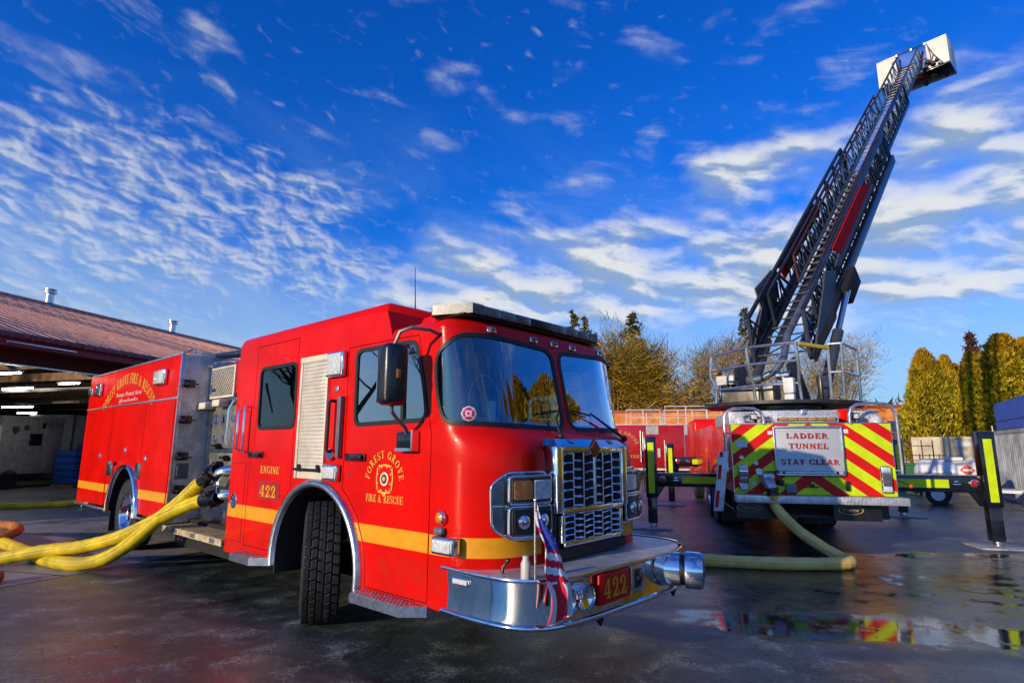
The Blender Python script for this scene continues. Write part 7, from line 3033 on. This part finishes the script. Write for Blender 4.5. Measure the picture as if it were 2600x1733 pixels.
# shed
t = thing('shed', 'low grey shed with sloping dark roof behind the cream container', 'shed', (21.5, 28.0, 0), rad(-30))
m = MB()
m.box(-2.6, 2.6, -1, 3.5, 0, 2.45)
m.build('wall', mat('shed_wall', (0.40, 0.44, 0.46), 0.7, dirt=0.2), t)
m = MB()
m.add([(-2.9, -1.4, 2.42), (2.9, -1.4, 2.42), (2.9, 1.3, 3.05), (-2.9, 1.3, 3.05), (-2.9, 3.9, 2.42), (2.9, 3.9, 2.42)], [(0, 1, 2, 3), (3, 2, 5, 4)])
m.add([(-2.9, -1.4, 2.36), (2.9, -1.4, 2.36), (2.9, 1.3, 2.99), (-2.9, 1.3, 2.99), (-2.9, 3.9, 2.36), (2.9, 3.9, 2.36)], [(0, 1, 2, 3), (3, 2, 5, 4), (0, 1, 1, 0)][:2])
m.build('roof', mat('shed_roof', (0.10, 0.105, 0.11), 0.6), t)
# tank trailer with placard
t = thing('tank_trailer', 'white tank on a small trailer with a red diamond placard', 'trailer', (13.3, 17.9, 0), rad(-38))
m = MB()
m.lathe((-0.95, 0, 0.92), (1, 0, 0), [(0.0, -0.02), (0.18, 0.0), (0.33, 0.08), (0.40, 0.22), (0.40, 1.75), (0.33, 1.9), (0.18, 1.98), (0, 2.0)], 24)
m.build('tank', WHITE, t)
m = MB()
m.box(-0.2, 0.3, -0.25, 0.25, 1.28, 1.40, 0.05)
m.build('valve_hood', WHITE, t)
m = MB()
m.box(-1.1, 1.5, -0.5, 0.5, 0.42, 0.50)
m.box(1.5, 2.2, -0.05, 0.05, 0.43, 0.49)
m.build('frame', WHITE, t)
for y_ in (-0.6, 0.6):
    m = MB()
    m.cyl((-0.4, y_ - 0.1, 0.31), (-0.4, y_ + 0.1, 0.31), 0.31, 22)
    o = m.build('wheel', RUBBER, t)
    m = MB()
    m.cyl((-0.4, y_ - 0.11, 0.31), (-0.4, y_ + 0.11, 0.31), 0.17, 18)
    m.build('rim', WHITE, o)
m = MB()
m.tube([(1.9, 0, 0), (1.9, 0, 0.55)], 0.03, 8)
m.box(1.8, 2.0, -0.1, 0.1, 0, 0.02)
m.build('jack_stand', WHITE, t)
m = MB()
m.prism([(0.18, -0.415, 1.03), (0.36, -0.415, 1.21), (0.54, -0.415, 1.03), (0.36, -0.415, 0.85)], (0, 0.012, 0))
pl_ = m.build('placard', mat('placard_red', (0.55, 0.01, 0.02), 0.45), t)
m = MB()
m.box(0.25, 0.47, -0.419, -0.416, 1.0, 1.06)
m.build('placard_band', WHITE, pl_)
# pipe racks
for i, (x, y, w, h, lab) in enumerate(((15.1, 22.0, 1.0, 1.95, 'rusty brown pipe rack, the taller one, in front of the cream container'), (14.6, 22.6, 0.8, 1.6, 'rusty brown pipe rack, the lower one on the left'))):
    t = thing('pipe_rack', lab, 'rack', (x, y, 0), rad(-40), 'pipe racks by the cream container')
    RUST = mat('rusty_pipe', (0.16, 0.07, 0.035), 0.7, dirt=0.3)
    for xx in (-w / 2, -w / 6, w / 6, w / 2):
        m = MB()
        m.tube([(xx, 0, 0), (xx, 0, h)], 0.022, 6)
        m.build('post', RUST, t)
    for k in range(5):
        m = MB()
        m.tube([(-w / 2 - 0.3 * (k == 1), 0.03, 0.35 + k * h / 5.6), (w / 2 + 0.4 * (k % 2), 0.03, 0.35 + k * h / 5.6)], 0.018, 6)
        m.build('crossbar', RUST, t)
t = thing('green_bin', 'green bin standing between the pipe rack and the ladder truck', 'bin', (14.6, 21.7, 0), rad(-30))
GRN = mat('bin_green', (0.01, 0.16, 0.05), 0.5)
m = MB()
m.add([(-0.28, -0.3, 0.08), (0.28, -0.3, 0.08), (0.28, 0.3, 0.08), (-0.28, 0.3, 0.08), (-0.35, -0.38, 1.05), (0.35, -0.38, 1.05), (0.35, 0.38, 1.05), (-0.35, 0.38, 1.05)], [(0, 1, 5, 4), (1, 2, 6, 5), (2, 3, 7, 6), (3, 0, 4, 7), (3, 2, 1, 0)])
m.build('tub', GRN, t)
m = MB()
m.box(-0.37, 0.37, -0.40, 0.40, 1.05, 1.12, 0.03)
m.build('lid', GRN, t)
for x_ in (-0.25, 0.25):
    m = MB()
    m.cyl((x_ - 0.04, 0.3, 0.11), (x_ + 0.04, 0.3, 0.11), 0.11, 14)
    m.build('wheel', RUBBER, t)

# bird
t = thing('bird', 'white bird flying high over the engine roof', 'bird', (-2.6, 59.9, 17.0), rad(20))
t.scale = (0.6, 0.6, 0.6)
m = MB()
m.ball((0, 0, 0), 0.22, 10, 8, 0.5, 1.6, 0.5)
m.ball((0, -0.36, 0.05), 0.09, 8, 6)
m.prism([(0, 0.3, 0), (-0.10, 0.6, 0.0), (0.10, 0.6, 0.0)], (0, 0, 0.02))
m.build('body', WHITE, t)
for s in (-1, 1):
    m = MB()
    m.add([(0.05 * s, -0.18, 0.05), (0.05 * s, 0.14, 0.05), (0.42 * s, -0.12, 0.22), (0.42 * s, 0.14, 0.22), (0.85 * s, 0.15, 0.08)], [(0, 2, 3, 1), (2, 4, 3)])
    m.build('wing', WHITE, t)


# ------------------------------------------------------------------ trees
def leaf_mat(name, a, b, rough=0.6, top=None):
    m = bpy.data.materials.new(name)
    m.use_nodes = True
    q = NT(m)
    out = q.n('ShaderNodeOutputMaterial')
    bs = q.n('ShaderNodeBsdfPrincipled')
    q.l(bs.outputs[0], out.inputs[0])
    tco = q.n('ShaderNodeTexCoord').outputs['Object']
    nz = q.noise(tco, 1.4, 4, 0.6)
    gi = q.n('ShaderNodeNewGeometry')
    rnd = gi.outputs['Random Per Island']
    f = q.math('ADD', q.math('MULTIPLY', nz, 0.55), q.math('MULTIPLY', rnd, 0.45))
    oi = q.n('ShaderNodeObjectInfo')
    f = q.math('ADD', f, q.math('MULTIPLY', q.math('SUBTRACT', oi.outputs['Random'], 0.5), 0.22))
    colr = q.mixc(q.smooth(f, 0.25, 0.75), a, b)
    if top is not None:
        sz_ = q.n('ShaderNodeSeparateXYZ')
        q.l(tco, sz_.inputs[0])
        colr = q.mixc(q.math('MULTIPLY', q.smooth(sz_.outputs[2], 4.6, 6.0), 0.35), colr, top)
    q.l(colr, bs.inputs['Base Color'])
    bs.inputs['Roughness'].default_value = rough
    bs.inputs['Specular IOR Level'].default_value = 0.25
    return m


ARB = leaf_mat('arborvitae_leaf', (0.12, 0.13, 0.006), (0.66, 0.46, 0.016), top=(0.42, 0.15, 0.02))
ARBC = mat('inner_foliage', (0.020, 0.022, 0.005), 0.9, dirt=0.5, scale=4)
CONL = leaf_mat('conifer_needles', (0.018, 0.032, 0.012), (0.085, 0.095, 0.03))
CONW = leaf_mat('conifer_needles_warm', (0.05, 0.055, 0.012), (0.17, 0.14, 0.03))
BARK = mat('bark', (0.10, 0.07, 0.045), 0.85, dirt=0.4, scale=6)
BARKG = mat('golden_bark', (0.36, 0.25, 0.06), 0.85, dirt=0.3, scale=4)
TWIG = mat('pale_twig', (0.46, 0.30, 0.15), 0.85, dirt=0.3, scale=4)
MOSS = leaf_mat('mossy_twigs', (0.22, 0.16, 0.012), (0.60, 0.40, 0.04))
OLIVE = leaf_mat('olive_twigs', (0.10, 0.07, 0.03), (0.32, 0.20, 0.08))


def leafquad(m, p, s, rng, up=0.0, el=1.6):
    a = Vector((rng.gauss(0, 1), rng.gauss(0, 1), rng.gauss(0, 1) + up))
    if a.length < 1e-3: a = Vector((0, 0, 1))
    a.normalize()
    b = a.orthogonal().normalized()
    c = a.cross(b)
    th = rng.random() * 6.28
    b2 = b * math.cos(th) + c * math.sin(th)
    m.add([p - b2 * s * 0.4, p + a * s * el * 0.6 - b2 * s * 0.1, p + a * s * el, p + b2 * s * 0.4], [(0, 1, 2, 3)])


def arborvitae_mesh(H, R, seed, n=15000):
    rng = random.Random(seed)
    m = MB()
    lob = [rng.uniform(0, 6.28) for _ in range(5)]
    for _ in range(n):
        h = rng.random() ** 0.85
        th = rng.random() * 2 * PI
        prof_ = (1 - h ** 2.6) ** 0.8 * (0.72 + 0.28 * min(1, h * 5)) + 0.015
        lump = 1 + 0.17 * math.sin(3 * th + lob[0] + h * 9) + 0.10 * math.sin(5 * th + lob[1] - h * 17) + 0.08 * math.sin(2 * th + lob[2] + h * 31)
        r = R * prof_ * lump * rng.uniform(0.80, 1.03)
        p = Vector((r * math.cos(th), r * math.sin(th), 0.1 + h * H))
        s = rng.uniform(0.05, 0.125) * (R / 0.9)
        dirv = Vector((math.cos(th) * 0.5, math.sin(th) * 0.5, 1.2)) + Vector((rng.gauss(0, 0.4), rng.gauss(0, 0.4), rng.gauss(0, 0.3)))
        dirv.normalize()
        b = dirv.orthogonal().normalized()
        c = dirv.cross(b)
        t_ = rng.random() * 6.28
        b2 = b * math.cos(t_) + c * math.sin(t_)
        m.add([p - b2 * s * 0.45, p + dirv * s * 1.0 - b2 * s * 0.15, p + dirv * s * 1.9, p + b2 * s * 0.45 + dirv * s * 0.4], [(0, 1, 2, 3)])
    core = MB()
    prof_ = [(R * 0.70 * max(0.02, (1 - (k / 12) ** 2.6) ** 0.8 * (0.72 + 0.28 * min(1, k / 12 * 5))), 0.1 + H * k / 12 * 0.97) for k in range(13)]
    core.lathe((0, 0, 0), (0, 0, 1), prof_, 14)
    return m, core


def copy_thing(src, loc, rz, label, scale=(1, 1, 1)):
    r = src.copy()
    COL.objects.link(r)
    r.location = loc
    r.rotation_euler = (0, 0, rz)
    r.scale = scale
    r['label'] = label
    for ch in list(src.children):
        c = ch.copy()
        COL.objects.link(c)
        c.parent = r
        for gch in ch.children:
            d = gch.copy()
            COL.objects.link(d)
            d.parent = c
    return r


arbs = []
hedge = [(18.4, 26.1, 5.9, 0.80), (19.2, 25.9, 5.6, 0.62), (19.9, 25.3, 5.65, 0.72), (20.6, 25.4, 5.35, 0.8), (21.3, 24.9, 6.35, 0.95), (22.3, 24.9, 6.2, 0.85), (22.7, 23.6, 5.9, 0.95), (23.6, 23.4, 6.2, 0.9), (24.4, 22.2, 6.3, 0.95), (25.3, 21.2, 6.0, 0.9)]
hedge += [(26.2 + 0.95 * min(k, 8) + 0.08 * max(0, k - 8), 20.2 - 0.85 * min(k, 8) - 1.15 * max(0, k - 8) + 0.2 * math.sin(k * 2.1), 5.6 + min(9.0, 1.7 * max(0, k - 3)) + 0.9 * math.sin(k * 1.7 + 1) + 0.5 * math.sin(k * 3.1), 1.0) for k in range(24)]
hedge = [(x + (0.30 if i < 3 else 0), y, h, r * (1.75 if i > 3 else 1.35) * max(1.0, h / 7.5)) for i, (x, y, h, r) in enumerate(hedge)]
hedge += [(21.1, 24.7, 5.7, 1.1), (20.2, 26.4, 5.3, 1.1), (21.2, 26.6, 5.7, 1.1), (22.6, 26.0, 6.1, 1.1), (23.9, 25.2, 6.4, 1.2), (25.3, 24.2, 6.5, 1.2), (26.6, 22.9, 6.4, 1.2)]
hl = ['golden-green columnar evergreen at the left end of the tall hedge, tip slightly bent', 'narrow columnar evergreen, second from the left end of the hedge', 'columnar evergreen, third from the left end of the hedge', 'low orange-topped columnar evergreen, fourth from the left in the hedge', 'tallest broad golden evergreen at the left of the hedge, fifth along', 'golden columnar evergreen, sixth from the left in the hedge', 'golden columnar evergreen, seventh from the left above the cream container', 'golden columnar evergreen, eighth from the left above the blue box', 'golden columnar evergreen, ninth from the left, at the right picture edge', 'golden columnar evergreen, tenth from the left, cut by the right picture edge']
protos = []
for i, (x, y, h, r) in enumerate(hedge):
    lab = hl[i] if i < len(hl) else ('columnar evergreen farther along the hedge beyond the right picture edge' if i < len(hedge) - 7 else 'columnar evergreen in the rear row of the hedge, mostly hidden by the front row')
    if i < 3:
        t = thing('columnar_evergreen', lab, 'tree', (x, y, 0), i * 1.3, 'columnar evergreens in the hedge')
        lf, core = arborvitae_mesh(6.0, 0.9, 40 + i)
        t.scale = (r / 0.9, r / 0.9, h / 6.0)
        lf.build('foliage', ARB, t, smooth=0, recalc=False)
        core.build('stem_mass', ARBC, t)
        protos.append(t)
    else:
        copy_thing(protos[i % 3], (x, y, 0), i * 1.7, lab, (r / 0.9, r / 0.9, h / 6.0))


def conifer(name, label, loc, H, R, seed, lm, sparse=1.0, start=0.08):
    rng = random.Random(seed)
    t = thing(name, label, 'tree', loc, rng.random() * 6, 'dark conifers beyond the yard')
    m = MB()
    m.tube([(0, 0, 0), (0.03 * H * 0.1, 0, H * 0.5), (0, 0, H)], [H * 0.018, H * 0.011, 0.02], 8)
    m.build('trunk', BARK, t)
    lf = MB()
    lim = MB()
    z = H * start
    while z < H * 0.985:
        f = 1 - z / H
        nb_ = rng.randint(4, 7)
        for k in range(nb_):
            L = R * (f ** 0.8) * rng.uniform(0.55, 1.12) + 0.12
            th = rng.random() * 2 * PI
            d = Vector((math.cos(th), math.sin(th), 0))
            drop = rng.uniform(-0.05, 0.35) * (0.4 + f)
            p0 = Vector((0, 0, z))
            pts = [p0, p0 + d * L * 0.5 + Vector((0, 0, L * 0.10)), p0 + d * L + Vector((0, 0, -drop * L * 0.6))]
            lim.tube(pts, [0.03 + 0.03 * f, 0.02, 0.008], 4, caps=False)
            nq = int((L * 9 + 5) * sparse)
            for _ in range(nq):
                u = rng.random() ** 0.7
                p = pts[0].lerp(pts[1], u * 2) if u < 0.5 else pts[1].lerp(pts[2], u * 2 - 1)
                w_ = L * 0.28 * (1 - u * 0.6)
                s = d.cross(Vector((0, 0, 1)))
                p = p + s * rng.uniform(-w_, w_) + Vector((0, 0, rng.uniform(-0.22, 0.05)))
                sz = rng.uniform(0.16, 0.36) * (H / 14) ** 0.5
                leafquad(lf, p, sz, rng, -0.2, 1.5)
        z += H * rng.uniform(0.018, 0.03)
    lim.build('limbs', BARK, t)
    lf.build('needles', lm, t, smooth=0, recalc=False)
    return t


conifer('conifer', 'dark pointed conifer, leftmost of the pair above the engine light bar', (6.4, 59.7, 0), 16.0, 3.3, 1, CONW)
conifer('conifer', 'dark conifer, right of the pair above the engine light bar', (7.6, 59.2, 0), 15.2, 3.1, 2, CONW)
conifer('conifer', 'small ragged dark conifer at the right end of the light bar', (8.5, 58.6, 0), 13.4, 2.2, 3, CONL, 0.8)
conifer('conifer', 'tall blue-green conifer with flattened top rising out of the golden bare trees', (11.4, 53.8, 0), 14.5, 4.4, 4, CONL, 1.0)
conifer('conifer', 'dark conifer partly hidden behind the raised ladder base', (23.0, 56.0, 0), 15.5, 2.8, 5, CONL, 0.7)
conifer('conifer', 'reddish dark conifer standing behind the tall golden hedge', (28.3, 35.2, 0), 8.8, 1.7, 6, leaf_mat('conifer_red', (0.045, 0.02, 0.012), (0.13, 0.05, 0.025)), 1.0)
conifer('conifer', 'small dark conifer tip behind the hedge, left of two', (31.6, 37.2, 0), 8.8, 1.5, 7, CONL, 1.0)
conifer('conifer', 'small dark conifer tip behind the hedge, right of two', (33.8, 36.6, 0), 8.7, 1.4, 8, CONL, 1.0)


def bare_tree(name, label, loc, H, spread, seed, bark, depth=6, lean=0.0, stems=1, r0=None, leaf=None, nleaf=0, upright=0.6, group='bare winter trees beyond the yard', lsize=0.2):
    rng = random.Random(seed)
    t = thing(name, label, 'tree', loc, 0, group)
    m = MB()
    tips = []

    def grow(p, d, L, r, k):
        n = 3
        pts = [p]
        rr = [r]
        q = p.copy()
        dd = d.copy()
        for i in range(n):
            dd = (dd + Vector((rng.gauss(0, 0.14), rng.gauss(0, 0.14), rng.gauss(0, 0.10) + 0.05 * upright))).normalized()
            q = q + dd * (L / n)
            pts.append(q.copy())
            rr.append(r * (1 - 0.38 * (i + 1) / n))
        m.tube(pts, rr, 6 if k < 2 else (4 if k < 4 else 3), caps=False)
        if k >= depth:
            tips.append((q.copy(), dd))
            return
        if k >= 2:
            tips.append((q.copy(), dd))
        nb_ = rng.choice((2, 3, 3)) if k < depth - 1 else rng.choice((2, 3))
        for j in range(nb_):
            ang = rng.uniform(0.25, 0.75) * (1.0 if j else 0.55) * spread
            ax = dd.orthogonal().normalized()
            ax.rotate(Matrix.Rotation(rng.random() * 2 * PI, 3, dd))
            nd = dd.copy()
            nd.rotate(Matrix.Rotation(ang, 3, ax))
            nd = (nd + Vector((0, 0, 0.22 * upright))).normalized()
            grow(q.copy(), nd, L * rng.uniform(0.66, 0.86), r * rng.uniform(0.52, 0.66), k + 1)
        if k >= 1 and rng.random() < 0.7:
            i = rng.randint(1, n - 1)
            nd = (dd + Vector((rng.gauss(0, 0.6), rng.gauss(0, 0.6), rng.gauss(0, 0.3)))).normalized()
            grow(pts[i].copy(), nd, L * 0.6, r * 0.4, k + 1)

    for s in range(stems):
        a = 2 * PI * s / max(1, stems) + rng.random()
        d = Vector((lean + (0.38 * math.cos(a) if stems > 1 else 0), 0.38 * math.sin(a) if stems > 1 else 0, 1)).normalized()
        grow(Vector((0.15 * math.cos(a) * (stems > 1), 0.15 * math.sin(a) * (stems > 1), 0)), d, H * 0.27, r0 or H * 0.018, 0)
    m.build('limbs', bark, t, smooth=1.2, recalc=False)
    if leaf is not None:
        lf = MB()
        for _ in range(nleaf):
            p, dd = rng.choice(tips)
            q = p + Vector((rng.gauss(0, 0.35), rng.gauss(0, 0.35), rng.gauss(0, 0.3)))
            s = rng.uniform(0.5, 1.2) * lsize
            a = (dd + Vector((rng.gauss(0, 0.6), rng.gauss(0, 0.6), rng.gauss(0, 0.5)))).normalized()
            b = a.orthogonal().normalized() * s * 0.10
            lf.add([q - b, q + b, q + a * s * 3 + b * 0.4, q + a * s * 3 - b * 0.4], [(0, 1, 2, 3)])
        lf.build('twigs', leaf, t, smooth=0, recalc=False)
    return t


bare_tree('bare_tree', 'golden mossy bare tree with several stems just right of the engine cab', (8.9, 48.0, 0), 11.0, 0.95, 11, BARKG, 5, 0, 5, 0.16, MOSS, 11000, 0.9, lsize=0.27)
bare_tree('bare_tree', 'bushy golden-olive bare tree in front of the tall blue-green conifer', (11.2, 47.5, 0), 9.8, 1.05, 12, BARKG, 5, 0, 5, 0.15, MOSS, 11000, 0.8, lsize=0.27)
bare_tree('bare_tree', 'low brown bare tree between the golden trees and the leaning one', (14.0, 50.0, 0), 6.0, 1.2, 13, BARK, 5, 0, 4, 0.12, OLIVE, 6000, 0.5, lsize=0.24)
bare_tree('bare_tree', 'pale bare tree with leaning trunk and fan crown left of the ladder platform', (17.6, 45.0, 0), 10.6, 0.85, 14, TWIG, 6, -0.30, 2, 0.17, MOSS, 4200, 0.7, lsize=0.22)
bare_tree('bare_tree', 'low orange-brown bare tree behind the ladder platform rail', (17.2, 49.0, 0), 6.3, 1.1, 15, BARK, 5, 0, 4, 0.11, OLIVE, 5000, 0.4, lsize=0.24)
bare_tree('bare_tree', 'wide pale bare tree right of the ladder base in front of the hedge', (21.2, 38.6, 0), 9.4, 1.1, 16, TWIG, 6, 0.05, 3, 0.15, MOSS, 5200, 0.45, lsize=0.2)
bare_tree('bare_tree', 'low reddish bare tree against the brick building beside the hedge', (18.2, 31.5, 0), 3.9, 1.2, 17, TWIG, 5, 0, 3, 0.07, OLIVE, 1600, 0.2, lsize=0.14)
bare_tree('bare_tree', 'distant bare treetop rising over the middle of the engine light bar', (3.6, 66.0, 0), 15.6, 0.7, 18, BARK, 5, 0, 1, 0.2, OLIVE, 500, 1.0)
# trees outside the picture on the left, seen mirrored in the cab windows and throwing dappled shade
for i, (x, y, h) in enumerate(((-27, 9.6, 12), (-38, 2, 15), (-29, -3.6, 12), (-33, 13.0, 12), (-24, 6.0, 9))):
    bare_tree('bare_tree', 'tall bare tree outside the left picture edge, mirrored in the cab window', (x, y, 0), h, 1.0, 30 + i, BARK, 6, 0, 1, 0.26, None, 0, 0.7)

# far-off woodland behind everything
rng = random.Random(99)
lf = MB()
for _ in range(15000):
    x = rng.uniform(-70, 110)
    y = 72 - 0.12 * abs(x - 10) + rng.uniform(-4, 4) - (0.35 * max(0, x - 20))
    hmax = 5.2 + 1.8 * mnoise.noise(Vector((x * 0.13, 0.3, 0))) + 1.2 * mnoise.noise(Vector((x * 0.5, 7.3, 0)))
    z = rng.random() ** 0.8 * hmax
    leafquad(lf, Vector((x, y, z)), rng.uniform(0.25, 0.6), rng, 0.6, 2.2)
o = lf.build('far_woodland', leaf_mat('far_twigs', (0.045, 0.035, 0.02), (0.16, 0.10, 0.04)), None, smooth=0, recalc=False)
tag(o, 'brown winter woodland along the horizon behind the yard', 'woodland')
o['kind'] = 'stuff'
